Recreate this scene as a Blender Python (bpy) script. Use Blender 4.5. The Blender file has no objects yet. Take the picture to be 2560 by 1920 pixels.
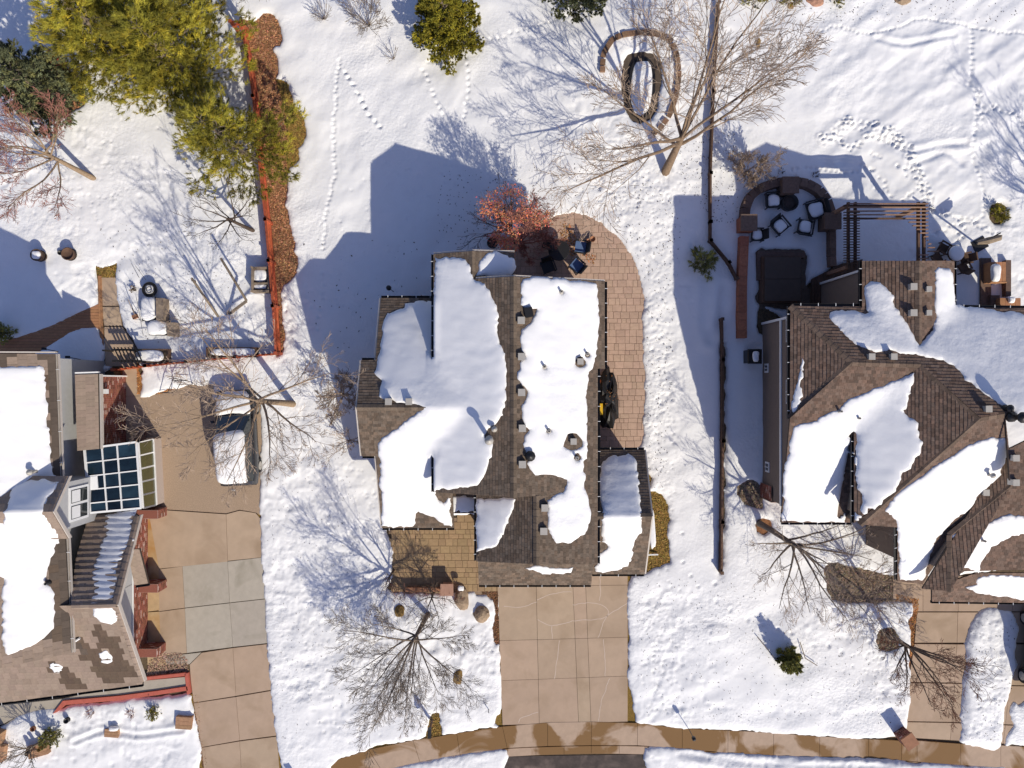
import bpy, bmesh, math, random
import numpy as np
from mathutils import Vector, Matrix
from mathutils.geometry import delaunay_2d_cdt
C = bpy.context.scene
COL = C.collection
random.seed(7); RNG = np.random.default_rng(7)
# ------------------------------------------------------------------ camera, sky, sun, exposure
H = 36.0; F = 1800.0
cam = bpy.data.cameras.new("camera"); cam.sensor_width = 36; cam.lens = 36 * F / 2560; cam.clip_end = 2000; cam.clip_start = .1
co = bpy.data.objects.new("camera", cam); COL.objects.link(co); co.location = (0, 0, H); C.camera = co
SUN_AZ = (0.545, -0.838); EL = math.radians(34.4)
w = bpy.data.worlds.new("World"); C.world = w; w.use_nodes = True
sk = w.node_tree.nodes.new("ShaderNodeTexSky"); sk.sky_type = 'NISHITA'; sk.sun_disc = False; sk.ozone_density = 3.5
sk.sun_elevation = EL; sk.sun_rotation = math.atan2(SUN_AZ[0], SUN_AZ[1])
bg = w.node_tree.nodes["Background"]; bg.inputs[1].default_value = 0.104
mx_ = w.node_tree.nodes.new("ShaderNodeMix"); mx_.data_type = 'RGBA'; mx_.blend_type = 'MULTIPLY'; mx_.inputs[0].default_value = 1; mx_.inputs[7].default_value = (1.04, .955, 1.12, 1)
w.node_tree.links.new(sk.outputs[0], mx_.inputs[6]); w.node_tree.links.new(mx_.outputs[2], bg.inputs[0])
sl = bpy.data.lights.new("sun", 'SUN'); sl.energy = 4.15; sl.angle = math.radians(.55); sl.color = (1, .925, .775)
so = bpy.data.objects.new("sun", sl); COL.objects.link(so)
sd = Vector((SUN_AZ[0] * math.cos(EL), SUN_AZ[1] * math.cos(EL), math.sin(EL)))
so.rotation_euler = sd.to_track_quat('Z', 'Y').to_euler()
so.location = sd * 60
C.view_settings.view_transform = 'Standard'; C.view_settings.look = 'None'; C.view_settings.exposure = 0.02; C.view_settings.gamma = 1
C.view_settings.use_curve_mapping = False
C.render.engine = 'CYCLES'; C.cycles.max_bounces = 6

# ------------------------------------------------------------------ coordinates
def G(px, py, h=0.0):
    k = (H - h) / F
    return Vector(((px - 1280) * k, (960 - py) * k, h))
def gx(px, h=0.0): return (px - 1280) * (H - h) / F
def gy(py, h=0.0): return (960 - py) * (H - h) / F
def P2(pts, h=0.0): return [tuple(G(x, y, h)[:2]) for x, y in pts]

# ------------------------------------------------------------------ materials
MATS = {}
def mat(name, col, rough=.8, var=.12, scale=6., bump=0., bscale=40., attr=False, objrand=0., metal=0., stain=None, spec=.3, col2=None, det=4):
    if name in MATS: return MATS[name]
    m = bpy.data.materials.new(name); m.use_nodes = True; n = m.node_tree.nodes; l = m.node_tree.links
    b = n["Principled BSDF"]; b.inputs["Roughness"].default_value = rough; b.inputs["Metallic"].default_value = metal
    b.inputs["Specular IOR Level"].default_value = spec
    tc = n.new("ShaderNodeTexCoord"); out = None
    nz = n.new("ShaderNodeTexNoise"); nz.inputs["Scale"].default_value = scale; nz.inputs["Detail"].default_value = det; nz.inputs["Roughness"].default_value = .65
    l.new(tc.outputs["Object"], nz.inputs["Vector"])
    cr = n.new("ShaderNodeValToRGB"); cr.color_ramp.elements[0].position = .3; cr.color_ramp.elements[1].position = .7
    c2 = col2 or tuple(min(1, c * (1 + var)) for c in col)
    cr.color_ramp.elements[0].color = tuple(c * (1 - var) for c in col) + (1,); cr.color_ramp.elements[1].color = tuple(c2) + (1,)
    l.new(nz.outputs["Fac"], cr.inputs[0]); out = cr.outputs[0]
    if attr:
        at = n.new("ShaderNodeAttribute"); at.attribute_name = "tint"
        mx = n.new("ShaderNodeMix"); mx.data_type = 'RGBA'; mx.blend_type = 'MULTIPLY'; mx.inputs[0].default_value = 1
        l.new(out, mx.inputs[6]); l.new(at.outputs["Color"], mx.inputs[7]); out = mx.outputs[2]
    if objrand:
        oi = n.new("ShaderNodeObjectInfo"); hs = n.new("ShaderNodeHueSaturation")
        mr = n.new("ShaderNodeMapRange"); mr.inputs[3].default_value = 1 - objrand; mr.inputs[4].default_value = 1 + objrand
        l.new(oi.outputs["Random"], mr.inputs[0]); l.new(mr.outputs[0], hs.inputs["Value"])
        mu = n.new("ShaderNodeMath"); mu.operation = 'MULTIPLY'; mu.inputs[1].default_value = 7.31; l.new(oi.outputs["Random"], mu.inputs[0])
        fr = n.new("ShaderNodeMath"); fr.operation = 'FRACT'; l.new(mu.outputs[0], fr.inputs[0])
        m2 = n.new("ShaderNodeMapRange"); m2.inputs[3].default_value = .495; m2.inputs[4].default_value = .504; l.new(fr.outputs[0], m2.inputs[0]); l.new(m2.outputs[0], hs.inputs["Hue"])
        l.new(out, hs.inputs["Color"]); out = hs.outputs[0]
    if stain:
        scol, sscale, lo, hi = stain
        ge = n.new("ShaderNodeNewGeometry")
        s = n.new("ShaderNodeTexNoise"); s.inputs["Scale"].default_value = sscale; s.inputs["Detail"].default_value = 5; s.inputs["Distortion"].default_value = .6
        l.new(ge.outputs["Position"], s.inputs["Vector"])
        r2 = n.new("ShaderNodeMapRange"); r2.inputs[1].default_value = lo; r2.inputs[2].default_value = hi; l.new(s.outputs["Fac"], r2.inputs[0])
        mx = n.new("ShaderNodeMix"); mx.data_type = 'RGBA'; mx.inputs[7].default_value = tuple(scol) + (1,)
        l.new(r2.outputs[0], mx.inputs[0]); l.new(out, mx.inputs[6]); out = mx.outputs[2]
    l.new(out, b.inputs["Base Color"])
    if bump:
        bz = n.new("ShaderNodeTexNoise"); bz.inputs["Scale"].default_value = bscale; bz.inputs["Detail"].default_value = 4
        l.new(tc.outputs["Object"], bz.inputs["Vector"])
        bp = n.new("ShaderNodeBump"); bp.inputs["Distance"].default_value = bump; bp.inputs["Strength"].default_value = 1
        if name in ("snow", "roof_snow_mat"):
            lo = n.new("ShaderNodeTexNoise"); lo.inputs["Scale"].default_value = .22; lo.inputs["Detail"].default_value = 3; l.new(tc.outputs["Object"], lo.inputs["Vector"])
            lm = n.new("ShaderNodeMapRange"); lm.inputs[1].default_value = .42; lm.inputs[2].default_value = .66; lm.inputs[3].default_value = .12; lm.inputs[4].default_value = 1; l.new(lo.outputs["Fac"], lm.inputs[0]); l.new(lm.outputs[0], bp.inputs["Strength"])
        l.new(bz.outputs["Fac"], bp.inputs["Height"]); l.new(bp.outputs[0], b.inputs["Normal"])
    MATS[name] = m; return m
SNOW = mat("snow", (.88, .875, .865), .55, .025, 1.2, .036, 7., spec=.25)
RSNOW = mat("roof_snow_mat", (.88, .875, .868), .55, .02, 1., .03, 4., spec=.25)
SOIL = mat("soil", (.12, .085, .05), .95, .4, 9., .02, 30.)
GRASS = mat("dry_grass", (.24, .15, .035), .95, .45, 14., .03, 60.)
GRASSB = mat("dry_grass_blades", (.30, .19, .05), .9, .4, 30., attr=True)
MULCH = mat("mulch", (.26, .12, .055), .95, .45, 14., .02, 40.)
CHIP = mat("wood_chip", (.38, .19, .095), .9, .3, 3., attr=True)
CONC = mat("concrete_tan", (.47, .345, .24), .85, .07, 1.3, .002, 60., objrand=.05, stain=((.36, .255, .165), .7, .5, .8))
CONCG = mat("concrete_grey", (.45, .395, .32), .85, .07, 3., .002, 60., objrand=.03, stain=((.34, .30, .23), .9, .52, .75))
CONCL = mat("concrete_stained", (.50, .36, .20), .85, .12, 3., .002, 60., stain=((.42, .22, .07), .8, .45, .7))
WALK = mat("sidewalk_concrete", (.47, .34, .24), .8, .08, 3., .002, 60., stain=((.235, .13, .05), .4, .45, .51))
GRAVEL = mat("gravel_tan", (.42, .305, .21), .95, .25, 25., .015, 70., det=8)
ASPH = mat("asphalt", (.07, .052, .045), .7, .35, 3., .012, 60., stain=((.16, .12, .10), .9, .5, .65))
PAVER = mat("paver_pink", (.48, .33, .24), .85, .10, 5., .003, 50., objrand=.11)
PAVERB = mat("paver_buff", (.37, .25, .135), .85, .12, 5., .003, 50., objrand=.13)
SAND = mat("joint_sand", (.30, .21, .14), .95, .2, 20.)
SHG = mat("shingle_brown", (.148, .115, .087), .92, .22, 14., .004, 60., attr=True)
SHR = mat("shingle_red_brown", (.155, .112, .086), .92, .2, 14., .004, 60., attr=True)
UNDER = mat("roof_underlay", (.06, .045, .035), .9, .2, 8.)
TILE = mat("concrete_tile", (.285, .215, .165), .75, .12, 6., .004, 50., objrand=.1)
TILEA = mat("concrete_tile_joined", (.285, .215, .165), .75, .12, 6., .004, 50., attr=True)
TILEW = mat("concrete_tile_wet", (.115, .078, .05), .5, .15, 6., .004, 50., objrand=.12)
FASC = mat("fascia_beige", (.50, .45, .40), .6, .05, 3.)
WHITE = mat("white_paint", (.78, .78, .77), .5, .03, 3.)
DARK = mat("dark_metal", (.018, .017, .017), .45, .1, 5., spec=.4)
STUC = mat("stucco_grey", (.43, .43, .43), .9, .04, 5., .002, 60.)
SIDING = mat("siding_tan", (.20, .155, .125), .85, .06, 5.)
STUCM = mat("siding_brown", (.27, .21, .16), .85, .06, 5.)
BRICK = mat("brick_red", (.27, .10, .07), .9, .2, 20., .004, 60., attr=True)
MORT = mat("mortar", (.50, .42, .36), .95, .08, 20.)
REDW = mat("red_fence_wood", (.42, .10, .045), .75, .3, 6., .003, 30., objrand=.3)
BRNW = mat("brown_wood", (.12, .07, .045), .85, .25, 6., .003, 30., objrand=.2)
DECKW = mat("deck_wood", (.40, .195, .095), .8, .15, 5., .003, 30., objrand=.12)
GREYW = mat("weathered_wood", (.27, .21, .15), .85, .25, 6., .003, 30., objrand=.12)
PERGW = mat("pergola_wood", (.30, .18, .12), .8, .2, 6., objrand=.15)
STONE = mat("stone_wall_cap", (.16, .105, .08), .9, .2, 8., .006, 25., objrand=.15)
STONER = mat("stone_red", (.40, .15, .085), .9, .2, 8., .006, 25., objrand=.15)
BOULD = mat("boulder", (.33, .24, .16), .9, .25, 6., .02, 12.)
BOULDO = mat("boulder_ochre", (.26, .16, .05), .9, .3, 8., .02, 12.)
BARK = mat("bark_tan", (.30, .215, .14), .9, .25, 12., .01, 30.)
BARKG = mat("bark_grey", (.20, .155, .115), .9, .25, 12., .01, 30.)
BARKD = mat("bark_dark", (.09, .065, .05), .9, .25, 12., .01, 30.)
TWIGP = mat("twig_pale", (.36, .27, .20), .9, .2, 12.)
BARKB = mat("bark_brown", (.23, .16, .105), .9, .3, 10., .01, 30.)
DLIT = mat("dry_litter", (.34, .25, .17), .9, .35, 6., attr=True)
DBED = mat("dry_bed", (.30, .225, .155), .95, .4, 9., .02, 30.)
TWIGR = mat("twig_red", (.30, .13, .10), .9, .25, 12.)
LEAFR = mat("leaf_rust", (.66, .24, .14), .8, .3, 4., attr=True)
LEAFO = mat("leaf_litter", (.45, .20, .07), .8, .3, 6., attr=True)
NEED = mat("needles_gold_green", (.30, .275, .035), .7, .25, 1.5, attr=True)
NEEDB = mat("needles_blue_green", (.15, .17, .09), .7, .25, 1.5, attr=True)
NEEDG = mat("needles_bright_green", (.27, .25, .03), .7, .25, 1.5, attr=True)
NEEDD = mat("needles_dark_green", (.30, .30, .09), .7, .3, 2., attr=True)
TUB = mat("hot_tub_cover", (.085, .06, .045), .6, .1, 3.)
CARG = mat("car_paint_dark", (.03, .03, .033), .25, .05, 3., spec=.6)
CARGR = mat("car_paint_green", (.01, .035, .033), .22, .05, 3., spec=.6)
RUB = mat("rubber", (.02, .02, .02), .8, .1, 5.)
CUSH = mat("cushion_blue", (.10, .16, .30), .8, .1, 5.)
YEL = mat("yellow_plastic", (.75, .45, .02), .5, .05, 5.)
ORG = mat("orange_plastic", (.75, .2, .04), .5, .05, 5.)
TERRA = mat("terracotta", (.33, .16, .09), .8, .15, 5.)
REDB = mat("red_curb", (.50, .13, .09), .8, .12, 8.)
GALV = mat("galvanised", (.46, .43, .38), .55, .08, 5., metal=.15)
PLANTR = mat("dead_stems_red", (.30, .14, .10), .9, .3, 5.)
CRACK = mat("crack_filler", (.62, .50, .40), .9, .05, 5.)
def glassmat(name, col, rough=.05):
    m = bpy.data.materials.new(name); m.use_nodes = True; b = m.node_tree.nodes["Principled BSDF"]
    n = m.node_tree.nodes; l = m.node_tree.links
    tc = n.new("ShaderNodeTexCoord"); nz = n.new("ShaderNodeTexNoise"); nz.inputs["Scale"].default_value = 1.2; l.new(tc.outputs["Object"], nz.inputs[0])
    cr = n.new("ShaderNodeValToRGB"); cr.color_ramp.elements[0].color = tuple(c * .6 for c in col) + (1,); cr.color_ramp.elements[1].color = tuple(c * 1.5 for c in col) + (1,)
    l.new(nz.outputs["Fac"], cr.inputs[0]); l.new(cr.outputs[0], b.inputs["Base Color"])
    b.inputs["Roughness"].default_value = rough; b.inputs["Specular IOR Level"].default_value = .6; MATS[name] = m; return m
GLASSB = mat("glass_dark_blue", (.010, .022, .034), .08, .5, 1.4, objrand=.5, spec=.6); GLASSG = glassmat("glass_olive", (.07, .075, .02), .15); GLASSD = glassmat("glass_dark", (.03, .035, .035))

# ------------------------------------------------------------------ object helpers
class MB:
    def __init__(s): s.v = []; s.f = []; s.c = []; s.mi = []
    def add(s, vs, fs, tint=None, mi=0):
        o = len(s.v); s.v.extend([tuple(v) for v in vs]); s.f.extend([tuple(i + o for i in f) for f in fs])
        t = tint if tint is not None else (1, 1, 1); s.c.extend([t] * len(fs)); s.mi.extend([mi] * len(fs))
    def quadbox(s, b, t, tint=None, mi=0):
        n = len(b); s.add(list(b) + list(t), [tuple(range(n))[::-1], tuple(range(n, 2 * n))] + [(i, (i + 1) % n, n + (i + 1) % n, n + i) for i in range(n)], tint, mi)
    def prism(s, poly, z0, z1, tint=None, mi=0):
        if area2(poly) < 0: poly = poly[::-1]
        zt = z1 if callable(z1) else (lambda x, y: z1)
        s.quadbox([(x, y, z0) for x, y in poly], [(x, y, zt(x, y)) for x, y in poly], tint, mi)
    def box(s, x0, x1, y0, y1, z0, z1, tint=None, mi=0): s.prism([(x0, y0), (x1, y0), (x1, y1), (x0, y1)], z0, z1, tint, mi)
    def obox(s, c, sx, sy, sz, rz=0, tint=None, mi=0, taper=1.):
        ca, sa = math.cos(rz), math.sin(rz)
        def q(k, z): return [(c[0] + ca * x * k - sa * y * k, c[1] + sa * x * k + ca * y * k, z) for x, y in ((-sx / 2, -sy / 2), (sx / 2, -sy / 2), (sx / 2, sy / 2), (-sx / 2, sy / 2))]
        s.quadbox(q(1, c[2]), q(taper, c[2] + sz), tint, mi)
    def tube(s, pts, rad, n=5, tint=None, mi=0, cap=True):
        rings = []; L = len(pts); pts = [Vector(p) for p in pts]; base = len(s.v); up = Vector((0, 0, 1)); prev = None
        for i, p in enumerate(pts):
            d = (pts[min(i + 1, L - 1)] - pts[max(i - 1, 0)]); d = d.normalized() if d.length > 1e-9 else up
            a = prev if prev is not None else (Vector((1, 0, 0)) if abs(d.x) < .8 else Vector((0, 1, 0)))
            a = (a - d * a.dot(d)); a = a.normalized() if a.length > 1e-6 else d.orthogonal().normalized(); b = d.cross(a); prev = a
            r = rad[i] if hasattr(rad, '__len__') else rad
            for k in range(n):
                t = 2 * math.pi * k / n; q = p + a * (math.cos(t) * r) + b * (math.sin(t) * r); s.v.append((q.x, q.y, q.z))
        fs = []
        for i in range(L - 1):
            for k in range(n): fs.append((base + i * n + k, base + i * n + (k + 1) % n, base + (i + 1) * n + (k + 1) % n, base + (i + 1) * n + k))
        if cap: fs.append(tuple(base + k for k in range(n))[::-1]); fs.append(tuple(base + (L - 1) * n + k for k in range(n)))
        s.f.extend(fs); t = tint if tint is not None else (1, 1, 1); s.c.extend([t] * len(fs)); s.mi.extend([mi] * len(fs))
    def lathe(s, c, prof, n=16, tint=None, mi=0, sx=1., sy=1.):
        base = len(s.v)
        for r, z in prof:
            for k in range(n):
                t = 2 * math.pi * k / n; s.v.append((c[0] + r * math.cos(t) * sx, c[1] + r * math.sin(t) * sy, c[2] + z))
        fs = [(base + i * n + k, base + i * n + (k + 1) % n, base + (i + 1) * n + (k + 1) % n, base + (i + 1) * n + k) for i in range(len(prof) - 1) for k in range(n)]
        fs.append(tuple(base + (len(prof) - 1) * n + k for k in range(n))); fs.append(tuple(base + k for k in range(n))[::-1])
        s.f.extend(fs); s.c.extend([tint or (1, 1, 1)] * len(fs)); s.mi.extend([mi] * len(fs))
    def mesh(s, name, m, smooth=False, loc=None):
        me = bpy.data.meshes.new(name)
        v = s.v
        if loc is not None: v = [(a - loc[0], b - loc[1], c - loc[2]) for a, b, c in v]
        me.from_pydata(v, [], s.f)
        for k in (m if isinstance(m, (list, tuple)) else [m]): me.materials.append(k)
        if any(s.mi): me.polygons.foreach_set("material_index", s.mi)
        a = me.attributes.new("tint", 'FLOAT_COLOR', 'FACE'); a.data.foreach_set("color", np.array([(c[0], c[1], c[2], 1) for c in s.c], dtype=np.float32).ravel())
        if smooth: me.polygons.foreach_set("use_smooth", [True] * len(me.polygons))
        me.update(); return me
def area2(p): return sum(p[i][0] * p[(i + 1) % len(p)][1] - p[(i + 1) % len(p)][0] * p[i][1] for i in range(len(p)))
def link(name, me, parent=None, label=None, cat=None, group=None, kind=None, loc=None, rz=0):
    o = bpy.data.objects.new(name, me); COL.objects.link(o)
    if loc is not None: o.location = loc
    if rz: o.rotation_euler = (0, 0, rz)
    if parent is not None: o.parent = parent
    for k, v in (('label', label), ('category', cat), ('group', group), ('kind', kind)):
        if v: o[k] = v
    return o
def thing(name, label, cat, loc=(0, 0, 0), rz=0, group=None, kind=None): return link(name, None, None, label, cat, group, kind, loc, rz)
def ploc(p):
    off = Vector((0, 0, 0))
    while p is not None: off += p.location; p = p.parent
    return off
def obj(name, mb, m, parent=None, smooth=False, **k):
    """mesh given in world coordinates; parents sit unrotated, their location is taken off"""
    return link(name, mb.mesh(name, m, smooth, ploc(parent)), parent, **k)
def lobj(name, mb, m, parent=None, smooth=False, **k): return link(name, mb.mesh(name, m, smooth), parent, **k)
def struct(name, mb, m, parent=None, smooth=False): return obj(name, mb, m, parent, smooth, kind=None if parent else 'structure')
def duptree(root, loc, rz, label=None, group=None):
    def cp(o, par):
        c = o.copy(); COL.objects.link(c); c.parent = par
        for ch in kids(o): cp(ch, c)
        return c
    r = cp(root, None); r.location = loc; r.rotation_euler = (0, 0, rz)
    if label: r['label'] = label
    if group: r['group'] = group
    return r
def kids(o): return [c for c in bpy.data.objects if c.parent == o]

# ------------------------------------------------------------------ numpy geometry
def inside(X, Y, poly):
    r = np.zeros(X.shape, bool); n = len(poly)
    for i in range(n):
        x0, y0 = poly[i]; x1, y1 = poly[(i + 1) % n]
        if y0 == y1: continue
        c = ((Y < y0) != (Y < y1)); r ^= c & (X < (x1 - x0) * (Y - y0) / (y1 - y0) + x0)
    return r
def sdist(X, Y, poly, far=1e9):
    d = np.full(X.shape, far * far); n = len(poly)
    for i in range(n):
        x0, y0 = poly[i]; x1, y1 = poly[(i + 1) % n]; dx, dy = x1 - x0, y1 - y0; L = dx * dx + dy * dy + 1e-12
        t = np.clip(((X - x0) * dx + (Y - y0) * dy) / L, 0, 1); d = np.minimum(d, (X - x0 - t * dx) ** 2 + (Y - y0 - t * dy) ** 2)
    return np.where(inside(X, Y, poly), 1, -1) * np.sqrt(d)
def ldist(X, Y, line):
    d = np.full(X.shape, 1e9)
    for (x0, y0), (x1, y1) in zip(line[:-1], line[1:]):
        dx, dy = x1 - x0, y1 - y0; L = dx * dx + dy * dy + 1e-12
        t = np.clip(((X - x0) * dx + (Y - y0) * dy) / L, 0, 1); d = np.minimum(d, (X - x0 - t * dx) ** 2 + (Y - y0 - t * dy) ** 2)
    return np.sqrt(d)
def vn(X, Y, f, seed=0):
    g = np.random.default_rng(seed).random((256, 256)) * 2 - 1
    x = X * f + 61.7; y = Y * f + 37.3; i = np.floor(x).astype(int); j = np.floor(y).astype(int); a = x - i; b = y - j
    a = a * a * a * (a * (a * 6 - 15) + 10); b = b * b * b * (b * (b * 6 - 15) + 10); i0, j0, i1, j1 = i % 256, j % 256, (i + 1) % 256, (j + 1) % 256
    return (g[i0, j0] * (1 - a) + g[i1, j0] * a) * (1 - b) + (g[i0, j1] * (1 - a) + g[i1, j1] * a) * b
def fbm(X, Y, f, o=3, seed=0):
    s = 0; a = 1; t = 0
    for k in range(o): s = s + a * vn(X * math.cos(k) - Y * math.sin(k), X * math.sin(k) + Y * math.cos(k), f * 2 ** k, seed + k); t += a; a *= .5
    return s / t

def resample(poly, step, jit=0., seed=0, closed=True, smooth=True):
    out = []; n = len(poly); m = n if closed else n - 1
    for i in range(m):
        p0, p1, p2, p3 = [np.array(poly[(i + k) % n if closed else min(max(i + k, 0), n - 1)], float) for k in (-1, 0, 1, 2)]
        L = np.hypot(*(p2 - p1)); q = max(1, int(L / step))
        for k in range(q):
            t = k / q
            lin = p1 + (p2 - p1) * t
            if smooth: cr = .5 * ((2 * p1) + (-p0 + p2) * t + (2 * p0 - 5 * p1 + 4 * p2 - p3) * t * t + (-p0 + 3 * p1 - 3 * p2 + p3) * t ** 3); lin = lin * .4 + cr * .6
            out.append(lin)
    if not closed: out.append(np.array(poly[-1], float))
    o = np.array(out)
    if jit:
        a = vn(o[:, 0], o[:, 1], 2.1, seed + 5) + .8 * vn(o[:, 0], o[:, 1], 7.3, seed + 6); b = vn(o[:, 0], o[:, 1], 2.1, seed + 7) + .8 * vn(o[:, 0], o[:, 1], 7.3, seed + 8)
        o = o + np.stack([a, b], 1) * jit
    return [tuple(p) for p in o]
def npmesh(name, V, Fc, m, smooth=True):
    me = bpy.data.meshes.new(name); k = Fc.shape[1]
    me.vertices.add(len(V)); me.vertices.foreach_set("co", V.astype(np.float32).ravel())
    me.loops.add(Fc.size); me.loops.foreach_set("vertex_index", Fc.astype(np.int32).ravel())
    me.polygons.add(len(Fc)); me.polygons.foreach_set("loop_start", np.arange(0, Fc.size, k, dtype=np.int32)); 
    me.update(calc_edges=True); me.validate()
    if smooth: me.polygons.foreach_set("use_smooth", np.ones(len(me.polygons), bool))
    me.materials.append(m); return me
def settint(me, arr):
    a = me.attributes.new("tint", 'FLOAT_COLOR', 'FACE'); c = np.ones((len(me.polygons), 4), np.float32); c[:, :3] = arr; a.data.foreach_set("color", c.ravel())
def clip_rect(sub, u0, u1, v0, v1):
    for ax, val, sgn in ((0, u0, 1), (0, u1, -1), (1, v0, 1), (1, v1, -1)):
        if not sub: return []
        out = []
        for i in range(len(sub)):
            a, b = sub[i - 1], sub[i]; da = (a[ax] - val) * sgn; db = (b[ax] - val) * sgn
            if (da >= 0) != (db >= 0): t = da / (da - db); out.append((a[0] + (b[0] - a[0]) * t, a[1] + (b[1] - a[1]) * t))
            if db >= 0: out.append(b)
        sub = out
    return sub

# ------------------------------------------------------------------ roofs
class Facet:
    """first three points (px,py,h) fix the plane, further (px,py) points are put on it"""
    def __init__(s, pts, xyz=None):
        if xyz: q = [Vector(p) for p in xyz]
        else: q = [G(*p) for p in pts if len(p) == 3][:3]
        n = (q[1] - q[0]).cross(q[2] - q[0]).normalized()
        if n.z < 0: n = -n
        s.n = n; s.d = n.dot(q[0])
        s.p3 = [s.onray(p[0], p[1]) for p in pts] if not xyz else [Vector((p[0], p[1], s.z(p[0], p[1]))) for p in xyz]
        s.poly = [(p.x, p.y) for p in s.p3]
        if area2(s.poly) < 0: s.poly = s.poly[::-1]; s.p3 = s.p3[::-1]
    def z(s, x, y): return (s.d - s.n.x * x - s.n.y * y) / s.n.z
    def onray(s, px, py):
        d = Vector(((px - 1280) / F, (960 - py) / F, -1)); t = (s.d - s.n.z * H) / s.n.dot(d); return Vector((0, 0, H)) + d * t
def cast(px, py, facets):
    best = None
    for f in facets:
        q = f.onray(px, py)
        if inside(np.array([q.x]), np.array([q.y]), f.poly)[0] and (best is None or q.z > best.z): best = q
    if best is None:
        bd = 1e9
        for f in facets:
            q = f.onray(px, py); d = -sdist(np.array([q.x]), np.array([q.y]), f.poly)[0]
            if d < bd: bd = d; best = q
    return best
def zfield(X, Y, facets):
    Z = np.full(X.shape, -1e9); D = np.full(X.shape, 1e9); Zn = np.zeros(X.shape)
    for f in facets:
        z = f.z(X, Y); sdv = sdist(X, Y, f.poly); ins = sdv > -.02; Z = np.where(ins & (z > Z), z, Z)
        near = (-sdv < D); D = np.where(near, -sdv, D); Zn = np.where(near, z, Zn)
    return np.where(Z > -1e8, Z, Zn)
def shingle(f, name, parent, m, cw, ch, th, tint, objs=0, wet=None, wetmat=None, stagger=.5, jit=.12):
    """lay courses of tiles or shingles on a facet; tint() gives a colour per piece; objs>0 makes single objects"""
    n = f.n; u = Vector((0, 0, 1)).cross(n); u = u.normalized() if u.length > 1e-4 else Vector((1, 0, 0)); v = n.cross(u)
    if v.z < 0: v = -v
    o = f.p3[0]; uv = [((p - o).dot(u), (p - o).dot(v)) for p in f.p3]
    us = [a for a, b in uv]; vs = [b for a, b in uv]; r0 = math.floor(min(vs) / ch); r1 = math.ceil(max(vs) / ch)
    mb = MB(); cnt = 0; rnd = random.Random(int(abs(o.x * 100 + o.y * 37)) + 3)
    cuts = []
    for r in range(r0, r1):
        x = min(us) - cw * (1 + (r % 2) * stagger)
        while x < max(us):
            wd = cw * (1 + rnd.uniform(-jit, jit)); pc = clip_rect(uv, x + .003, x + wd - .003, r * ch, (r + 1) * ch)
            if len(pc) >= 3 and abs(area2(pc)) > .0016: cuts.append((pc, r))
            x += wd
    order = sorted(range(len(cuts)), key=lambda i: -abs(area2(cuts[i][0]))) if objs else []
    single = set(order[:objs])
    for i, (pc, r) in enumerate(cuts):
        if area2(pc) < 0: pc = pc[::-1]
        k = rnd.uniform(.75, 1.2)
        top = [o + u * a + v * b + n * (th * k * (1.05 - (b / ch - r)) + .006) for a, b in pc]; bot = [o + u * a + v * b - n * .004 for a, b in pc]
        cx = sum((top), Vector()) / len(top)
        if i in single:
            q = MB(); N = len(pc); c0 = cx
            q.add(bot + top, [tuple(range(N, 2 * N))] + [(j, (j + 1) % N, N + (j + 1) % N, N + j) for j in range(N)])
            me = q.mesh(name, wetmat if (wet and wet(cx)) else m, loc=c0)
            link(name, me, parent, loc=c0 - ploc(parent))
        else:
            N = len(pc); mb.add(bot + top, [tuple(range(N, 2 * N))] + [(j, (j + 1) % N, N + (j + 1) % N, N + j) for j in range(N)], (lambda t_, k_: tuple(a * k_ for a in t_))(tint(rnd, cx), .36 if (wet and wet(cx)) else 1.))
    if mb.f: obj(name + "_courses" if not objs else name + "_rest", mb, TILEA if objs else m, parent, kind='stuff')
def deck(f, parent, m, name="roof_slope", th=.14, inset=0):
    mb = MB(); N = len(f.p3); t = [p - f.n * .004 for p in f.p3]; b = [p - Vector((0, 0, th)) for p in f.p3]
    mb.quadbox(b, t); return obj(name, mb, m, parent)
def body(facets, rects, parent, m, name="wall", drop=.16, z0=0.):
    mb = MB()
    for x0, x1, y0, y1 in rects:
        for f in facets:
            pc = clip_rect(f.poly, x0, x1, y0, y1)
            if len(pc) >= 3 and abs(area2(pc)) > .02: mb.prism(pc, z0, lambda x, y, f=f: f.z(x, y) - drop)
    return obj(name, mb, m, parent)
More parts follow.
